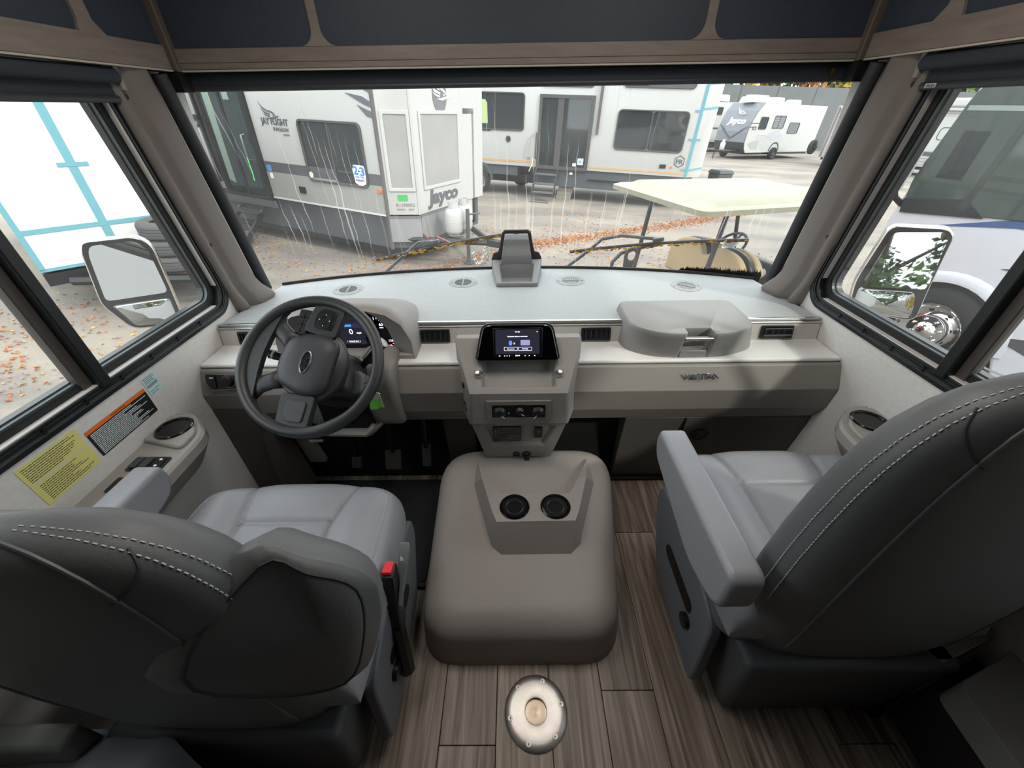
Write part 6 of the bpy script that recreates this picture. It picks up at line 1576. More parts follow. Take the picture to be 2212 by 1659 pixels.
for i in range(3):
    t = othing('stacked_tire', ['dark tire at the bottom of the stack by the white trailer', 'dark tire in the middle of the stack by the white trailer', 'dark tire on top of the stack by the white trailer'][i], 'tire', *wt_xy(1.27 + 0.01 * i, -0.36), ang3, 'stacked tires by the white trailer', z=0.54 + 0.195 * i)
    f = fr((0, 0, 0), (1, 0, 0), (0, 1, 0))
    b = MB(); b.lathe([(0.19, 0.02), (0.22, 0.0), (0.29, 0.0), (0.325, 0.02), (0.335, 0.045), (0.335, 0.058), (0.325, 0.062), (0.335, 0.066), (0.335, 0.092), (0.325, 0.096), (0.335, 0.100), (0.335, 0.126), (0.325, 0.130), (0.335, 0.134), (0.335, 0.150), (0.325, 0.172), (0.29, 0.192), (0.22, 0.192), (0.19, 0.17)], f, 40, False); b.build('tread', K('tire_gray', '#49494b', 0.75), t, smooth=True, local=True, ang=45)
    b = MB(); b.lathe([(0.20, 0.02), (0.19, 0.09), (0.20, 0.175)], f, 40, False); b.build('bead', tire_m, t, local=True)

# ================================================================ COACH PARKED TO THE RIGHT
ang4 = math.atan2(1.9, -0.7)
rv = othing('motorhome', 'white motorhome with chrome wheel and blue stripe outside the right window', 'motorhome', 4.9, 3.0, ang4)
# local x runs forward along the side, the side facing us is at y = 0 and the body lies at negative y
FV = fr((0, 0, 0), (-1, 0, 0), (0, 0, 1))           # normal +y, towards us
mv = lambda P: [(-x, z) for x, z in P]
prof = [(-7.0, 0.32), (0.30, 0.32), (0.52, 0.42), (0.62, 0.55)]
arch = [(0.95 + 0.52 * math.cos(rad(a)), 0.52 + 0.52 * math.sin(rad(a))) for a in range(170, -1, -10)]
front = [(1.62, 0.42), (1.78, 0.60), (1.86, 1.0), (1.88, 1.5), (1.80, 2.3), (1.70, 2.9), (1.5, 3.1), (-7.0, 3.1)]
body_p = [(-7.0, 0.32), (0.30, 0.32)] + arch + front
b = MB(); b.prism(mv(body_p), -2.45, FV, 0.0); b.build('body', K('coach_white', '#bebec5', 0.25), rv, local=True, bevel=0.03, seg=3)
b = MB(); b.ring(mv([(0.95 + 0.60 * math.cos(rad(a)), 0.52 + 0.60 * math.sin(rad(a))) for a in range(0, 361, 10)]), mv([(0.95 + 0.52 * math.cos(rad(a)), 0.52 + 0.52 * math.sin(rad(a))) for a in range(0, 361, 10)]), 0.03, FV, -0.02)
b = MB(); b.loft([[FV[0] + V((0.95 + r_ * math.cos(rad(a)), d, 0.52 + r_ * math.sin(rad(a)))) for a in range(0, 181, 10)] for r_, d in ((0.64, 0.0), (0.60, 0.035), (0.53, 0.03), (0.52, -0.02))], False, False, closed=False); b.build('fender_flare', K('coach_white', '#bebec5', 0.25), rv, local=True, smooth=True, ang=60)
b = MB(); b.box((0.40, -0.7, 0.30), (1.50, -0.04, 1.05)); b.build('wheel_well', frameb, rv, local=True)
# wheel with eight-hole polished rim
cw = V((0.95, 0.0, 0.52)); fw = fr(cw, (-1, 0, 0), (0, 0, 1))
b = MB(); b.lathe([(0.30, -0.25), (0.30, -0.02), (0.40, 0.0), (0.46, -0.02), (0.485, -0.06), (0.485, -0.20), (0.46, -0.25)], fw, 44); wh = b.build('wheel', tire_m, rv, local=True, smooth=True, ang=50)
b = MB(); b.lathe([(0.305, -0.01), (0.300, 0.015), (0.285, 0.012), (0.265, -0.015), (0.20, -0.03), (0.175, 0.03), (0.165, 0.045), (0.10, 0.05), (0.075, 0.075), (0.05, 0.085), (0.001, 0.088)], fw, 44, False); rim_ = b.build('rim', K('polished', '#dcdcde', 0.08, 1.0), wh, local=True, smooth=True, ang=35)
for k in range(8):
    a = rad(45 * k + 20); p = cw + V((-math.cos(a), 0, math.sin(a))) * 0.235
    b = MB(); b.lathe([(0.026, -0.02), (0.026, -0.018), (0.001, -0.018)], (p + V((0, -0.003, 0)), fw[1], fw[2], fw[3]), 12); b.build('hand_hole', frameb, rim_, local=True)
    p = cw + V((-math.cos(a), 0, math.sin(a))) * 0.135
    b = MB(); b.lathe([(0.014, 0.04), (0.013, 0.075), (0.006, 0.085), (0.001, 0.086)], (p, fw[1], fw[2], fw[3]), 8); b.build('lug_nut', K('polished', '#dcdcde', 0.08, 1.0), rim_, local=True, smooth=True)
# big dark side glass and wrapped windshield
gl4 = K('coach_glass', '#3d4643', 0.05, spec=0.5)
b = MB(); b.prism(mv(roundpoly([(0.35, 1.74), (1.25, 1.66), (1.80, 1.58), (1.845, 1.9), (1.74, 2.62), (1.66, 2.80), (0.35, 2.80)], 0.05, 3)), 0.02, FV); sg = b.build('side_glass', gl4, rv, local=True, bevel=0.006)
strip(sg, 'black_border', mv([(1.10, 1.66), (1.80, 1.585), (1.83, 1.72), (1.3, 1.80)]), frameb, FV, 0.022, 0.019); strip(sg, 'pillar', mv([(1.27, 1.70), (1.33, 1.70), (1.25, 2.78), (1.19, 2.78)]), K('glass_pillar', '#2f3634', 0.2), FV, 0.023, 0.019)
strip(sg, 'dim_panel', mv([(1.44, 1.95), (1.66, 1.95), (1.64, 2.36), (1.44, 2.36)]), K('glass_dim', '#22282a', 0.1), FV, 0.022, 0.019); strip(sg, 'sash', mv(quad(0.4, 1.24, 1.98, 2.02)), K('glass_pillar', '#2f3634', 0.2), FV, 0.022, 0.019); strip(sg, 'sash', mv(quad(1.3, 1.72, 2.52, 2.56)), K('glass_rail', '#7d8683', 0.3), FV, 0.022, 0.019)
strip(rv, 'blue_stripe', mv([(-7.0, 1.90), (-1.0, 1.83), (0.85, 1.71), (1.45, 1.52), (0.85, 1.63), (-1.0, 1.72), (-7.0, 1.78)]), K('stripe_navy', '#38527e', 0.3), FV, 0.006)
strip(rv, 'gray_graphic', mv([(0.48, 0.69), (0.1, 0.80), (-1.0, 0.95), (-1.0, 0.70), (0.1, 0.60)]), K('graphic_dark', '#4a4a4e', 0.35), FV, 0.006); strip(rv, 'gray_graphic', mv([(0.75, 1.28), (0.3, 1.42), (-1.0, 1.5), (-1.0, 1.3), (0.3, 1.26)]), K('graphic_dark', '#4a4a4e', 0.35), FV, 0.006)
b = MB(); b.ring(mv(rect_loop(-0.75, 0.40, 0.38, 0.66, 0.05, 3)), mv(rect_loop(-0.735, 0.385, 0.395, 0.645, 0.045, 3)), 0.006, FV); b.build('locker_seam', K('seam_gray', '#9b9ba2', 0.4), rv, local=True)
strip(rv, 'body_line', mv([(0.3, 1.06), (1.75, 1.08), (1.75, 1.095), (0.3, 1.075)]), K('seam_gray', '#b4b4bc', 0.4), FV, 0.012); strip(rv, 'mud_flap', mv(quad(0.2, 0.40, 0.15, 0.34)), K('flap_white', '#d8d6d2', 0.5), FV, 0.0, -0.02)
mr = MB(); mr.obox((1.93, 0.10, 1.98), (0.07, 0.22, 0.40)); mm_ = mr.build('side_mirror', K('mirror_shell', '#dfe1e3', 0.15, 0.6), rv, local=True, bevel=0.03, seg=3)
b = MB(); b.obox((1.89, 0.10, 2.04), (0.006, 0.18, 0.24)); b.build('mirror_glass', K('mirror_silver', '#c9ced0', 0.02, 1.0), mm_, local=True)
b = MB(); b.tube([(1.80, -0.05, 1.62), (1.90, 0.05, 1.72), (1.93, 0.10, 1.82)], 0.03, 8); b.build('mirror_arm', frameb, mm_, local=True, smooth=True)

# ================================================================ FAR TRAILERS
ang5 = rad(27)
fj = othing('travel_trailer', 'white travel trailer with gray nose parked far right of the lot', 'trailer', 16.0, 30.6, ang5)
pr = [(-0.38, 0.42), (-0.62, 0.66), (-0.74, 1.0), (-0.74, 1.6), (-0.58, 2.2), (-0.30, 2.75), (0.08, 3.16), (7.0, 3.20), (7.0, 0.45)]
b = MB(); b.prism(pr, 0.0, SIDE(), -2.4); b.build('body', rvwhite, fj, local=True, bevel=0.01)
def capband(i0, i1, m, nm, y0=0.03, y1=2.37, o_=0.012):
    b = MB(); ring0 = []; ring1 = []
    b.loft([[(x - o_, y, z) for x, z in pr[i0:i1]] for y in (y0, y1)], False, False, closed=False); return b.build(nm, m, fj, local=True)
capband(1, 7, K('cap_gray', '#6f737a', 0.4), 'nose_cap'); capband(0, 3, K('nose_black', '#33363b', 0.4), 'lower_nose', 0.02, 2.38, 0.022)
b = MB(); b.tube([(x - 0.015, 0.0, z) for x, z in pr[:7]], 0.022, 6); b.build('cap_trim', taupe, fj, local=True)
fcap = fr((-0.78, 2.2, 0), (0, -1, 0), (0, 0, 1))
for P in ([(0.2, 1.75), (1.0, 1.25), (1.8, 1.75), (1.8, 1.68), (1.0, 1.12), (0.2, 1.66)], [(0.0, 1.95), (0.5, 1.62), (0.5, 1.57), (0.0, 1.86)], [(1.6, 1.66), (2.15, 1.95), (2.15, 1.88), (1.62, 1.60)]):
    strip(fj, 'chevron', P, K('chev_dark', '#4c4e55', 0.4), fcap, 0.01)
fcap2 = fr((-0.64, 2.2, 2.02), (0, -1, 0), (0.27, 0, 1))
text('lettering', 'Jayco', 0.48, (fcap2[0] + fcap2[1] * 0.45, fcap2[1], fcap2[2], fcap2[3]), white, fj, 0.01, 1.35, bold=0.02, shear=0.15, local=True)
bird(fj, 'bird_emblem', (fcap2[0] + fcap2[1] * 1.15 + fcap2[2] * 0.62 + fcap2[3] * 0.05, fcap2[1], fcap2[2], fcap2[3]), 0.42, white)
rv_window(fj, 0.15, 0.95, 1.75, 2.45, 0.10, 0.70); w_ = rv_window(fj, 1.55, 2.75, 1.82, 2.55, 0.10, 2.15); rv_window(fj, 3.35, 4.5, 1.55, 2.2, 0.10)
for i in range(5): strip(w_, 'blind_slat', quad(1.62, 2.68, 1.92 + 0.11 * i, 1.95 + 0.11 * i), K('blind_gray', '#8e8f92', 0.5), None, 0.013, 0.009)
text('lettering', 'SLX', 0.22, fr((-0.45, -0.004, 1.72), (1, 0, 0), (0, 0, 1)), logo, fj, 0.003, 0.5, bold=0.01, shear=0.2, local=True)
for i in range(9): strip(fj, 'corrugation', quad(0.2 if i > 2 else 0.9, 3.05, 0.62 + 0.10 * i, 0.645 + 0.10 * i), K('corr_gray', '#9d9ea0', 0.4), None, 0.006)
for P in ([(1.0, 1.35), (2.0, 1.72), (2.7, 1.72), (1.7, 1.28)], [(1.7, 1.15), (2.7, 1.62), (2.7, 1.40), (2.0, 1.12)]): strip(fj, 'side_graphic', P, K('graph_pale', '#a3a7ad', 0.4), None, 0.008)
strip(fj, 'side_graphic', [(-0.45, 0.95), (0.1, 1.1), (0.7, 1.1), (0.7, 0.62), (0.1, 0.62)], K('graph_gray', '#9b9e9b', 0.4), None, 0.008); strip(fj, 'side_stripe', [(-0.7, 2.05), (0.2, 2.05), (0.2, 2.10), (-0.7, 2.10)], K('chev_dark', '#4c4e55', 0.4), None, 0.008); strip(fj, 'side_stripe', [(-0.7, 1.88), (-0.1, 1.93), (-0.1, 1.86), (-0.7, 1.83)], K('chev_dark', '#4c4e55', 0.4), None, 0.008)
b = MB(); b.box((-0.1, 0.2, 0.30), (6.9, 2.2, 0.48)); b.build('chassis', frameb, fj, local=True)
b = MB(); b.loft([[(2.55 + r_ * math.cos(rad(10 * k)), -0.012, 0.50 + r_ * math.sin(rad(10 * k))) for k in range(19)] for r_ in (0.46, 0.54)], False, False, closed=False); b.build('fender', frameb, fj, local=True, solid=0.03)
wheel(fj, (2.55, -0.02, 0.36), 0.38, 0.22, rim=K('rim_dark', '#4c5052', 0.3, 0.7)); wheel(fj, (0.35, 2.2, 0.36), 0.38, 0.22, rim=K('rim_dark', '#4c5052', 0.3, 0.7))
for (x0, x1, z1) in ((-0.2, 1.4, 0.40), (1.9, 3.1, 0.34), (4.2, 5.0, 0.28)):
    b = MB(); b.hexa([(x0, 0.7, 3.18), (x1, 0.7, 3.18), (x1, 1.6, 3.18), (x0, 1.6, 3.18)], [(x0 + 0.25, 0.75, 3.2 + z1), (x1 - 0.05, 0.75, 3.2 + z1), (x1 - 0.05, 1.55, 3.2 + z1), (x0 + 0.25, 1.55, 3.2 + z1)]); b.build('roof_unit', rvwhite, fj, local=True, bevel=0.06)
b = MB(); b.tube([(-0.4, 0.4, 0.5), (-2.2, 1.2, 0.5), (-0.4, 2.0, 0.5)], 0.06, 6); b.tube([(-1.9, 1.2, 0.0), (-1.9, 1.2, 0.8)], 0.04, 6); b.build('tongue', frameb, fj, local=True)
b = MB(); b.lathe([(0.15, 0), (0.16, 0.1), (0.16, 0.4), (0.08, 0.48), (0.07, 0.6), (0.001, 0.6)], fr((-1.25, 1.2, 0.52), (1, 0, 0), (0, 1, 0)), 20); b.build('tank', K('tank_white', '#b4b4b2', 0.35), fj, local=True, smooth=True, ang=50)
# white fifth-wheel behind it
fw5 = othing('white_trailer', 'plain white trailer half hidden behind the gray-nosed travel trailer', 'trailer', 14.6, 35.5, ang5)
b = MB(); b.prism([(-0.6, 0.7), (-0.8, 1.2), (-0.5, 3.2), (9, 3.45), (9, 0.6)], 0.0, SIDE(), -2.4); b.build('body', rvwhite, fw5, local=True, bevel=0.02); rv_window(fw5, 0.9, 1.5, 2.45, 2.95, 0.08)
strip(fw5, 'side_stripe', quad(-0.7, 3, 1.55, 1.66), K('chev_dark', '#4c4e55', 0.4), None, 0.01); b = MB(); b.box((0, 0.2, 0.3), (8.5, 2.2, 0.6)); b.build('chassis', frameb, fw5, local=True)
for x0 in (1.5, 5.0):
    b = MB(); b.hexa([(x0, 0.7, 3.3), (x0 + 1.4, 0.7, 3.3), (x0 + 1.4, 1.6, 3.3), (x0, 1.6, 3.3)], [(x0 + 0.2, 0.75, 3.75), (x0 + 1.3, 0.75, 3.75), (x0 + 1.3, 1.55, 3.75), (x0 + 0.2, 1.55, 3.75)]); b.build('roof_unit', rvwhite, fw5, local=True, bevel=0.06)
# ribbed trailer at the right, seen past the pillar
ang6 = math.atan2(-5.4, 3.4)
rt = othing('ribbed_trailer', 'ribbed gray-white trailer with brown trims seen past the right pillar', 'trailer', 19.8, 29.1, ang6)
b = MB(); b.prism([(0.0, 0.45), (0.0, 3.15), (8.6, 3.15), (9.1, 2.6), (9.3, 1.6), (9.2, 0.45)], 0.0, SIDE(), -2.4); b.build('body', K('ribbed_white', '#aba8a7', 0.45), rt, local=True, bevel=0.02)
for i in range(18): strip(rt, 'corrugation', quad(0.02, 9.0, 0.55 + 0.145 * i, 0.585 + 0.145 * i), K('corr_warm', '#918c8b', 0.45), None, 0.012)
for x in (0.06, 1.9, 4.7): strip(rt, 'brown_trim', quad(x, x + 0.10, 0.5, 3.1), K('trim_brown', '#75686a', 0.45), None, 0.03)
strip(rt, 'white_panel', quad(5.0, 8.3, 1.2, 2.75), rvwhite, None, 0.016); strip(rt, 'dark_band', quad(2.0, 9.1, 0.98, 1.16), K('chev_dark', '#4c4e55', 0.4), None, 0.02)
w_ = rv_window(rt, 5.3, 6.9, 1.72, 2.30, 0.16); strip(w_, 'sticker', quad(6.15, 6.6, 1.80, 2.2), white, None, 0.022, 0.012)
text('sticker_print', '2+3', 0.28, fr((6.17, -0.024, 1.95), (1, 0, 0), (0, 0, 1)), blu, w_, 0.001, 0.40, bold=0.012, local=True)
b = MB(); b.ring(rect_loop(2.5, 4.2, 0.8, 2.9, 0.2, 4), rect_loop(2.62, 4.08, 0.92, 2.78, 0.14, 4), 0.03, SIDE()); b.build('entry_door', K('trim_brown', '#75686a', 0.45), rt, local=True); b = MB(); b.prism(rect_loop(2.62, 4.08, 0.92, 2.78, 0.14, 4), 0.018, SIDE()); b.build('door_panel', rvwhite, rt, local=True)
b = MB(); b.ring(rect_loop(5.4, 6.8, 0.52, 0.86, 0.10, 3), rect_loop(5.46, 6.74, 0.57, 0.81, 0.08, 3), 0.03, SIDE()); b.build('locker', K('trim_brown', '#75686a', 0.45), rt, local=True)
strip(rt, 'dark_graphic', [(6.2, 2.62), (9.0, 2.62), (9.0, 2.42), (7.4, 2.42)], K('chev_dark', '#4c4e55', 0.4), None, 0.02)
b = MB(); b.box((0.1, 0.2, 0.30), (9.0, 2.2, 0.48)); b.build('chassis', frameb, rt, local=True); b = MB(); b.box((4.9, -0.1, 3.15), (6.3, 0.9, 3.55)); b.build('roof_unit', rvwhite, rt, local=True, bevel=0.1)
strip(rt, 'awning_tube', quad(0.2, 8.5, 3.02, 3.14), rvwhite, None, 0.16)
wheel(rt, (2.6, -0.02, 0.36), 0.38, 0.22); wheel(rt, (3.6, -0.02, 0.36), 0.38, 0.22)
sp = othing('spare_wheel', 'black spare wheel hung on the rear of the ribbed trailer', 'wheel', 19.35, 29.35, ang6 - 1.57, z=0.95)
wheel(sp, (0, 0, 0), 0.40, 0.22, nm='tire')
b = MB(); b.lathe([(0.05, -0.3), (0.05, 0.0)], fr((0, 0, 0), (1, 0, 0), (0, 0, 1)), 8); b.build('carrier', frameb, sp, local=True)

# ================================================================ GOLF CART
gc = othing('golf_cart', 'golf cart with cream roof and beige seats parked in front of the windshield', 'golf cart', 2.05, 4.11, math.atan2(0.33, 0.94))
cream = K('cart_cream', '#918e7c', 0.5, var=(3, '#827e6a', 0.3)); beige = K('cart_beige', '#ae9873', 0.6); cblack = K('cart_black', '#1c1e20', 0.45); cred = K('cart_red', '#a8343a', 0.25)
Ro = roundpoly([(-0.98, -0.68), (0.95, -0.62), (0.95, 0.62), (-0.98, 0.68)], 0.10, 4)
k_ = lambda P, s, dx=0: [(x * s + dx, y * s) for x, y in P]
b = MB(); b.loft([[(x, y, 1.76) for x, y in Ro], [(x, y, 1.80) for x, y in k_(Ro, 1.0)], [(x, y, 1.815) for x, y in k_(Ro, 0.95)], [(x, y, 1.812) for x, y in k_(Ro, 0.88)], [(x, y, 1.850) for x, y in k_(Ro, 0.80)], [(x, y, 1.862) for x, y in k_(Ro, 0.6)]]); b.build('roof', cream, gc, local=True, smooth=True, ang=30)
for (x0, x1, y) in ((-0.55, -0.62, 0.50), (-0.55, -0.62, -0.50), (0.62, 0.95, 0.52), (0.62, 0.95, -0.52)):
    b = MB(); b.tube([(x0, y, 1.77), ((x0 + x1) / 2, y, 1.2), (x1, y, 0.70)], 0.022, 8); b.build('roof_strut', cblack, gc, local=True, smooth=True)
def lobe_back(nm, x, z0, z1, face, m):
    b = MB(); pts = []
    for k in range(41):
        t = k / 40; y = -0.56 + 1.12 * t
        h = z1 - 0.13 * math.exp(-(y / 0.09) ** 2) - 0.16 * (abs(y) / 0.56) ** 5
        pts.append((y, h))
    loop = roundpoly([(-0.52, z0), (0.52, z0)], 0.0) + [(p[0], p[1]) for p in reversed(pts)]
    f = fr((x, 0.22, 0), (0, 1, 0), (face * 0.16, 0, 1))
    b.prism(loop, 0.05, f, -0.05); return b.build(nm, m, gc, local=True, bevel=0.04, seg=4)
YC = 0.12
lobe_back('rear_backrest', -0.06, 0.84, 1.27, 1, beige); lobe_back('backrest_shell', 0.05, 0.84, 1.27, 1, cblack); lobe_back('front_backrest', 0.16, 0.84, 1.26, 1, beige)
b = MB(); b.prism(rect_loop(-0.72, -0.12, -0.34, 0.80, 0.10, 4), 0.86, XY(), 0.76); b.build('rear_cushion', beige, gc, local=True, bevel=0.035, seg=3)
b = MB(); b.prism(rect_loop(0.18, 0.62, -0.34, 0.80, 0.08, 4), 0.80, XY(), 0.70); b.build('front_cushion', beige, gc, local=True, bevel=0.035, seg=3)
b = MB(); b.box((-0.85, -0.55, 0.30), (1.35, 0.58, 0.70)); b.build('chassis_tub', cblack, gc, local=True, bevel=0.04)
b = MB(); b.hexa([(0.95, -0.58, 0.45), (1.65, -0.5, 0.45), (1.65, 0.53, 0.45), (0.95, 0.6, 0.45)], [(0.98, -0.58, 1.02), (1.35, -0.5, 0.86), (1.35, 0.53, 0.86), (0.98, 0.6, 1.02)]); b.build('front_cowl', cred, gc, local=True, bevel=0.06, seg=3)
b = MB(); b.hexa([(0.80, -0.55, 0.70), (1.0, -0.55, 0.70), (1.0, 0.57, 0.70), (0.80, 0.57, 0.70)], [(0.88, -0.55, 1.04), (1.0, -0.55, 1.04), (1.0, 0.57, 1.04), (0.88, 0.57, 1.04)]); db_ = b.build('dash_panel', cblack, gc, local=True, bevel=0.02)
b = MB(); b.prism(rrect(0.22, 0.07, 0.004, 2), 0.004, fr((0.862, -0.25, 0.95), (0, -1, 0), (0.1, 0, 1))); b.build('serial_plate', white, db_, local=True)
for k in range(12):
    pass
b = MB()
for k in range(14): b.prism(quad(-0.09 + k * 0.012, -0.09 + k * 0.012 + 0.004 + 0.003 * (k % 2), -0.025, 0.005), 0.001, fr((0.857, -0.25, 0.95), (0, -1, 0), (0.1, 0, 1))); 
b.build('bar_code', cblack, db_, local=True)
b = MB(); b.lathe([(0.05, 0.0), (0.05, 0.02), (0.03, 0.03), (0.001, 0.03)], fr((0.86, 0.05, 0.92), (0, -1, 0), (0.1, 0, 1)), 18); b.build('cup_ring', K('ring_white', '#d9d9d6', 0.4), db_, local=True)
# steering wheel
sc0 = V((0.62, 0.40, 1.16)); sn = V((-0.72, 0, 0.70)).normalized(); su = V((0, 1, 0)); sv = sn.cross(su)
b = MB(); b.tube([sc0 + (su * math.cos(rad(15 * k)) + sv * math.sin(rad(15 * k))) * 0.17 for k in range(24)], 0.016, 8, closed=True); gw = b.build('steering_wheel', cblack, gc, local=True, smooth=True)
b = MB()
for a in (20, 160, 270): b.tube([sc0, sc0 + (su * math.cos(rad(a)) + sv * math.sin(rad(a))) * 0.165], 0.014, 6)
b.tube([sc0, sc0 - sn * 0.5], 0.025, 8); b.build('spokes', cblack, gw, local=True)
b = MB(); b.prism(rrect(0.16, 0.11, 0.01, 2), 0.012, (sc0 + sn * 0.012, su, sv, sn)); cb_ = b.build('clip_board', K('clip_light', '#b9c0b4', 0.5), gw, local=True); b = MB(); b.prism(rrect(0.135, 0.088, 0.006, 2), 0.0135, (sc0 + sn * 0.012, su, sv, sn)); b.build('clip_face', K('clip_gray', '#5f6a6e', 0.4), gw, local=True)
# rear armrests
for y in (0.80, -0.34):
    b = MB(); b.tube([(-0.70, y, 0.72), (-0.70, y, 0.93), (-0.60, y, 1.03), (-0.35, y, 1.08), (-0.05, y, 1.10)], 0.022, 8); b.build('rear_armrest', cblack, gc, local=True, smooth=True)
f = fr((-0.52, 0.70, 0), (0.9, -0.45, 0), (0, 0, 1))
b = MB(); b.ring(roundpoly([(-0.07, 0.84), (0.07, 0.84), (0.085, 1.05), (0.03, 1.12), (-0.04, 1.12), (-0.085, 1.04)], 0.05, 4), roundpoly([(-0.03, 0.97), (0.03, 0.97), (0.05, 1.04), (0.02, 1.085), (-0.02, 1.085), (-0.05, 1.03)], 0.03, 4), 0.02, f, -0.02); b.build('hip_guard', cblack, gc, local=True, bevel=0.006)
# cart windshield with its sticker
b = MB(); b.add([(0.66, -0.52, 1.72), (0.66, 0.52, 1.72), (0.93, 0.52, 0.98), (0.93, -0.52, 0.98)], [(0, 1, 2, 3)]); ws2 = b.build('clear_windshield', glass_mat('cart_glass', (0.93, 0.95, 0.96), 0.03), gc, local=True, fix=False)
fk = fr((0.805, -0.20, 1.30), (0, -1, 0), (-0.27, 0, 0.74)); b = MB(); b.prism(rrect(0.15, 0.20, 0.012, 3), 0.003, fk); st2 = b.build('sticker', K('sticker_tan', '#b3a18c', 0.6), ws2, local=True)
b = MB()
for i in range(11): b.prism(rrect(0.12 - 0.03 * (i % 3), 0.008, 0.002, 1, -0.004, 0.085 - i * 0.0165), 0.0045, fk, 0.003)
b.build('sticker_print', K('sticker_brown', '#8d5a4b', 0.6), st2, local=True)
b = MB(); b.prism(rrect(0.035, 0.075, 0.002, 1, 0.05, 0.0), 0.006, fk, 0.003); b.build('sticker_band', K('sticker_red', '#b4473f', 0.6), st2, local=True)
b = MB(); b.tube([(0.60, 0.44, 1.70), (0.58, 0.40, 1.60), (0.60, 0.38, 1.56)], 0.012, 6); b.obox((0.60, 0.30, 1.58), (0.02, 0.22, 0.07)); b.build('rear_mirror', cblack, gc, local=True)
for x, y in ((-0.55, 0.50), (-0.55, -0.48), (1.2, 0.50), (1.2, -0.48)): wheel(gc, (x, y, 0.22), 0.22, 0.18)

bin_ = othing('black_bin', 'small dark lidded bin standing beyond the golf cart roof', 'bin', 6.55, 13.9, 0.3)
b = MB(); b.hexa([(-0.22, -0.2, 0), (0.22, -0.2, 0), (0.22, 0.2, 0), (-0.22, 0.2, 0)], [(-0.27, -0.25, 0.92), (0.27, -0.25, 0.92), (0.27, 0.25, 0.92), (-0.27, 0.25, 0.92)]); b.build('bin_body', K('bin_gray', '#3f4548', 0.5), bin_, local=True, bevel=0.03)
b = MB(); b.hexa([(-0.30, -0.28, 0.92), (0.30, -0.28, 0.92), (0.30, 0.28, 0.92), (-0.30, 0.28, 0.92)], [(-0.24, -0.22, 1.02), (0.24, -0.22, 1.02), (0.24, 0.22, 1.02), (-0.24, 0.22, 1.02)]); b.build('bin_lid', K('bin_dark', '#2a2e31', 0.5), bin_, local=True, bevel=0.02)

# ================================================================ FENCE AND TREES BEHIND
fe = othing('screen_fence', 'tall dark mesh fence along the back of the lot', 'fence', 8, 46, rad(-8))
for i in range(14):
    b = MB(); b.box((i * 3.2, -0.02, 0.0), (i * 3.2 + 3.12, 0.02, 4.75)); b.build('mesh_panel', K('fence_mesh', '#5d6062', 0.8, var=(1.5, '#6c6e6e', 0.3)), fe, local=True)
for i in range(15):
    b = MB(); b.tube([(i * 3.2 - 0.04, 0, 0), (i * 3.2 - 0.04, 0, 5.0)], 0.05, 6); b.build('post', K('fence_post', '#4a4c4e', 0.5), fe, local=True)
fol = [K('foliage_green', '#5d7a34', 0.7), K('foliage_yellow', '#c2a532', 0.7), K('foliage_rust', '#a0683a', 0.7), K('foliage_dark', '#41592f', 0.7)]
bark = K('bark', '#4f4438', 0.9)
def tree(x, y, h, rad_, kinds, seed, label, n=1500, leaf=0.42, crown0=0.25):
    t = othing('tree', label, 'tree', x, y, group=None)
    r_ = random.Random(seed); b = MB(); b.cur = 0
    cl = [(r_.gauss(0, rad_ * 0.40), r_.gauss(0, rad_ * 0.40), h * (crown0 + (1 - crown0) * r_.random()), rad_ * r_.uniform(0.28, 0.5), r_.choice(kinds)) for _ in range(16)]
    for k in range(n):
        cx_, cy_, cz, cr, kd = r_.choice(cl)
        d = V((r_.gauss(0, 1), r_.gauss(0, 1), r_.gauss(0, 1))).normalized() * cr * (0.75 + 0.3 * r_.random())
        p = V((cx_, cy_, cz)) + d; u = V((r_.gauss(0, 1), r_.gauss(0, 1), r_.gauss(0, 1))).normalized(); v_ = u.cross(d).normalized(); s = leaf * (0.5 + r_.random() * 0.7)
        b.cur = kinds.index(kd)
        b.add([p - u * s, p + v_ * s * 0.5, p + u * s, p - v_ * s * 0.5], [(0, 1, 2, 3)])
    o = b.build('crown', [fol[k] for k in kinds], t, local=True, fix=False); tag(o, kind='stuff')
    b = MB(); b.tube([(0, 0, 0), (0.1, 0, h * 0.3), (0, 0.1, h * 0.8)], [h * 0.03, h * 0.024, h * 0.008], 8)
    for k in range(4): b.tube([(0.05, 0, h * (0.3 + 0.1 * k)), (rad_ * 0.5 * math.cos(k * 1.7), rad_ * 0.5 * math.sin(k * 1.7), h * (0.5 + 0.1 * k))], [h * 0.012, h * 0.004], 6)
    b.build('trunk', bark, t, local=True)
spec = [(12, 51, 9, 3.5, [0, 3]), (17, 50, 9, 3.4, [0, 3]), (21.5, 49.5, 8.5, 3.0, [0, 3]), (25.5, 49, 8.5, 2.6, [1, 0]), (29, 48.5, 9, 3.0, [2, 0]), (33, 48, 8.5, 2.8, [0, 1]), (37.5, 47.5, 9, 3.2, [2, 1]), (42, 47, 9, 3.2, [0, 3]), (47, 46, 9, 3.4, [1, 0]), (52, 45, 9, 3.5, [0, 2])]
nm_ = ['first', 'second', 'third', 'fourth', 'fifth', 'sixth', 'seventh', 'eighth', 'ninth', 'tenth']
for i, (x, y, h, r0, kk) in enumerate(spec):
    hue = {(0, 3): 'green', (1, 0): 'yellow and green', (2, 0): 'rust and green', (0, 1): 'green and yellow', (2, 1): 'rust and yellow', (0, 2): 'green and rust'}[tuple(kk)]
    tree(x, y, h, r0, kk, 20 + i, '%s tree behind the mesh fence, %s from the left' % (hue, nm_[i]))
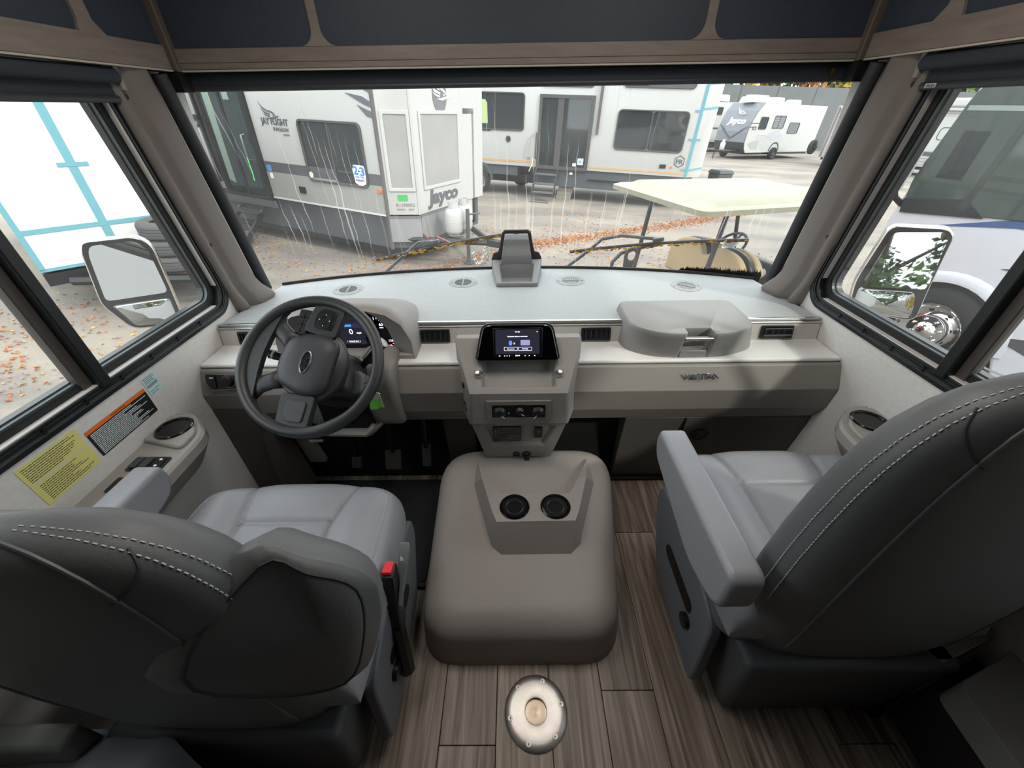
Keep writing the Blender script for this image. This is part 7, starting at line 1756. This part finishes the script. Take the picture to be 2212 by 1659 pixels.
# trees beside and behind the coach, seen in its mirrors
for i, (x, y, h, r0, kk) in enumerate([(7.5, -9, 8, 3.2, [0, 3, 1]), (12.5, -12.0, 8, 3.6, [0, 3]), (3.0, -15, 8, 3.4, [3, 0]), (-6, -15, 8, 3.4, [1, 0])]):
    tree(x, y, h, r0, kk, 60 + i, ['leafy tree close behind the coach on its right', 'broad green tree far behind the coach on its right', 'dark tree straight behind the coach', 'yellowing tree behind the coach on its left'][i], 6500, 0.17, 0.15)

# ================================================================ COACH MIRRORS AND WIPERS
def coach_mirror(name, label, sx):
    c = V((sx * 1.45, 1.45, 0.87)); t = thing(name, label, 'mirror', (sx * 1.25, 1.62, 0.70))
    n = V((-sx * 0.4983, -0.867, 0.0)); ux = V((0.867, -sx * 0.4983 * -1 if sx < 0 else -0.4983, 0)).normalized()
    ux = V((0.867, 0.4983, 0)) if sx < 0 else V((0.867, -0.4983, 0))
    uz = V((-0.12, -0.07, 1)) if sx < 0 else V((0.0, 0, 1))
    if sx < 0:
        outl = [(-0.112, 0.140), (-0.095, 0.168), (0.055, 0.166), (0.090, 0.130), (0.078, -0.02), (0.072, -0.10), (0.060, -0.172), (0.030, -0.190), (-0.105, -0.175), (-0.150, -0.06)]
        g1 = [(-0.080, 0.150), (0.048, 0.150), (0.072, 0.115), (0.063, -0.052), (-0.128, -0.048), (-0.096, 0.12)]
        g2 = [(-0.126, -0.066), (0.062, -0.072), (0.052, -0.170), (0.030, -0.180), (-0.095, -0.166)]
    else:
        outl = [(-0.098, 0.145), (-0.082, 0.163), (0.062, 0.170), (0.088, 0.148), (0.108, -0.045), (0.124, -0.160), (0.105, -0.178), (-0.072, -0.166), (-0.100, -0.140), (-0.116, -0.05)]
        g1 = [(-0.085, 0.146), (0.060, 0.155), (0.076, 0.135), (0.094, -0.040), (-0.100, -0.048)]
        g2 = [(-0.100, -0.062), (0.098, -0.055), (0.112, -0.158), (0.096, -0.166), (-0.070, -0.154), (-0.094, -0.135)]
    f = (c, ux, V((0, 0, 1)), n)
    O = roundpoly(outl, 0.03, 4)
    sc2 = lambda k: [(x * k, y * k) for x, y in O]
    P = lambda L_, d: [c + ux * x + V((0, 0, 1)) * y + n * d for x, y in L_]
    b = MB(); b.loft([P(sc2(0.97), 0.004), P(O, 0.0), P(sc2(1.02), -0.012), P(sc2(1.0), -0.03), P(sc2(0.85), -0.07), P(sc2(0.5), -0.09)]); b.build('shell', chrome, t, smooth=True, ang=50, label='chrome back shell')
    b = MB(); b.prism(sc2(0.965), 0.0055, f, 0.002); b.build('bezel', K('mirror_bezel', '#2b2a2c', 0.35), t)
    mg = K('coach_mirror_glass', '#b9bcbf', 0.015, 1.0)
    nf = n if sx < 0 else V((-0.305, -0.938, 0.165)).normalized()      # the flat glass is set a little outwards on the right
    def tilt(p, nn, c0): return p - n * ((p - c0).dot(nn) / n.dot(nn)) + n * 0.0
    g1c = c + ux * (sum(x for x, y in g1) / len(g1)) + V((0, 0, 1)) * (sum(y for x, y in g1) / len(g1)) + n * (0.007 if sx < 0 else 0.030)
    base_ = [c + ux * x + V((0, 0, 1)) * y for x, y in roundpoly(g1, 0.018, 3)]
    face_ = [tilt(p, nf, g1c) for p in base_]
    b = MB(); b.loft([[p - n * 0.002 for p in base_], face_]); b.build('flat_glass', mg, t)
    G = roundpoly(g2, 0.016, 3); cc = (sum(x for x, y in G) / len(G), sum(y for x, y in G) / len(G))
    n2_ = n if sx < 0 else V((-0.33, -0.93, 0.10)).normalized()
    g2c = c + ux * cc[0] + V((0, 0, 1)) * cc[1] + n * (0.005 if sx < 0 else 0.020)
    b = MB(); b.loft([[tilt(c + ux * (cc[0] + (x - cc[0]) * k) + V((0, 0, 1)) * (cc[1] + (y - cc[1]) * k), n2_, g2c) + n * 0.010 * (1 - k * k) for x, y in G] for k in (1.0, 0.85, 0.7, 0.5, 0.3, 0.1)]); b.build('convex_glass', mg, t, smooth=True, ang=180)
    b = MB(); b.tube([c + ux * (0.035 if sx < 0 else -0.03) + V((0, 0, -0.175)) - n * 0.03, c + ux * (0.05 if sx < 0 else -0.05) + V((0, 0, -0.23)) - n * 0.05, V((sx * 1.225, 1.66, 0.62))], 0.032, 10); b.build('arm', frameb, t, smooth=True)
coach_mirror('side_mirror', 'chrome two-piece wing mirror outside the left driver window', -1)
coach_mirror('side_mirror', 'chrome two-piece wing mirror outside the right passenger window', 1)
leaf_cols = [K('wet_leaf_yellow', '#c99a2e', 0.5), K('wet_leaf_brown', '#8f6526', 0.5), K('wet_leaf_gold', '#d9b047', 0.5)]
def gp(x, z, o=0.03): return V((x, gy(x, z) + 0.012 + o, z))
def wiper(label, A, B, arm, seed, n_leaf, grp, where):
    t = thing('windshield_wiper', label, 'wiper', tuple(gp(*arm[0])))
    N_ = 12; bl = [gp(A[0] + (B[0] - A[0]) * k / N_, A[1] + (B[1] - A[1]) * k / N_ + 0.010 * math.sin(math.pi * k / N_) * 0.4, 0.012) for k in range(N_ + 1)]
    b = MB(); b.tube(bl, 0.0075, 6); b.build('blade', K('wiper_black', '#17181a', 0.5), t, smooth=True)
    b = MB(); b.tube([gp(x, z, 0.035) for x, z in arm], 0.008, 8); b.build('wiper_arm', K('wiper_arm', '#5f6468', 0.35), t, smooth=True)
    m_ = gp(*arm[-1], 0.025); b = MB(); b.obox(m_, (0.05, 0.02, 0.018), Matrix.Rotation(-0.15, 3, 'Y')); b.build('arm_clip', K('wiper_arm', '#5f6468', 0.35), t, bevel=0.004)
    r_ = random.Random(seed)
    first = None
    for i in range(n_leaf):
        k = (i + r_.random() * 0.8) / n_leaf
        p = bl[0].lerp(bl[-1], k) + V((0, -0.010, r_.uniform(-0.004, 0.007)))
        if i < 3 or first is None or i % 1 == 0:
            b = MB(); s = r_.uniform(0.010, 0.017); cv = r_.uniform(-0.5, 0.5)
            b.add([(-s, 0, 0), (-s * 0.3, -0.001, s * 0.42), (s * 0.5, -0.002, s * 0.3), (s, 0.0015, cv * s * 0.3), (s * 0.4, 0.001, -s * 0.38), (-s * 0.4, 0.002, -s * 0.35), (0, -0.004, 0)], [(0, 1, 6), (1, 2, 6), (2, 3, 6), (3, 4, 6), (4, 5, 6), (5, 0, 6)])
            o = b.build('wet_leaf', leaf_cols[r_.randrange(3)], fix=False)
            o.location = p; o.rotation_euler = (r_.uniform(-0.3, 0.3), r_.uniform(-0.5, 0.3) - 0.1, r_.uniform(-0.25, 0.25))
            tag(o, where, 'leaf', grp)
wiper('black wiper with wet yellow leaves on the left half of the windshield', (-0.688, 0.800), (0.062, 0.918), [(-0.70, 0.70), (-0.55, 0.815), (-0.478, 0.868), (-0.40, 0.87)], 4, 46, 'wet leaves on the left wiper', 'small wet yellow leaf stuck on the left windshield wiper')
wiper('black wiper with wet yellow leaves on the right half of the windshield', (0.266, 0.812), (1.035, 0.905), [(0.235, 0.70), (0.36, 0.81), (0.42, 0.872), (0.51, 0.890), (0.60, 0.884), (0.675, 0.880)], 8, 34, 'wet leaves on the right wiper', 'small wet yellow leaf stuck on the right windshield wiper')
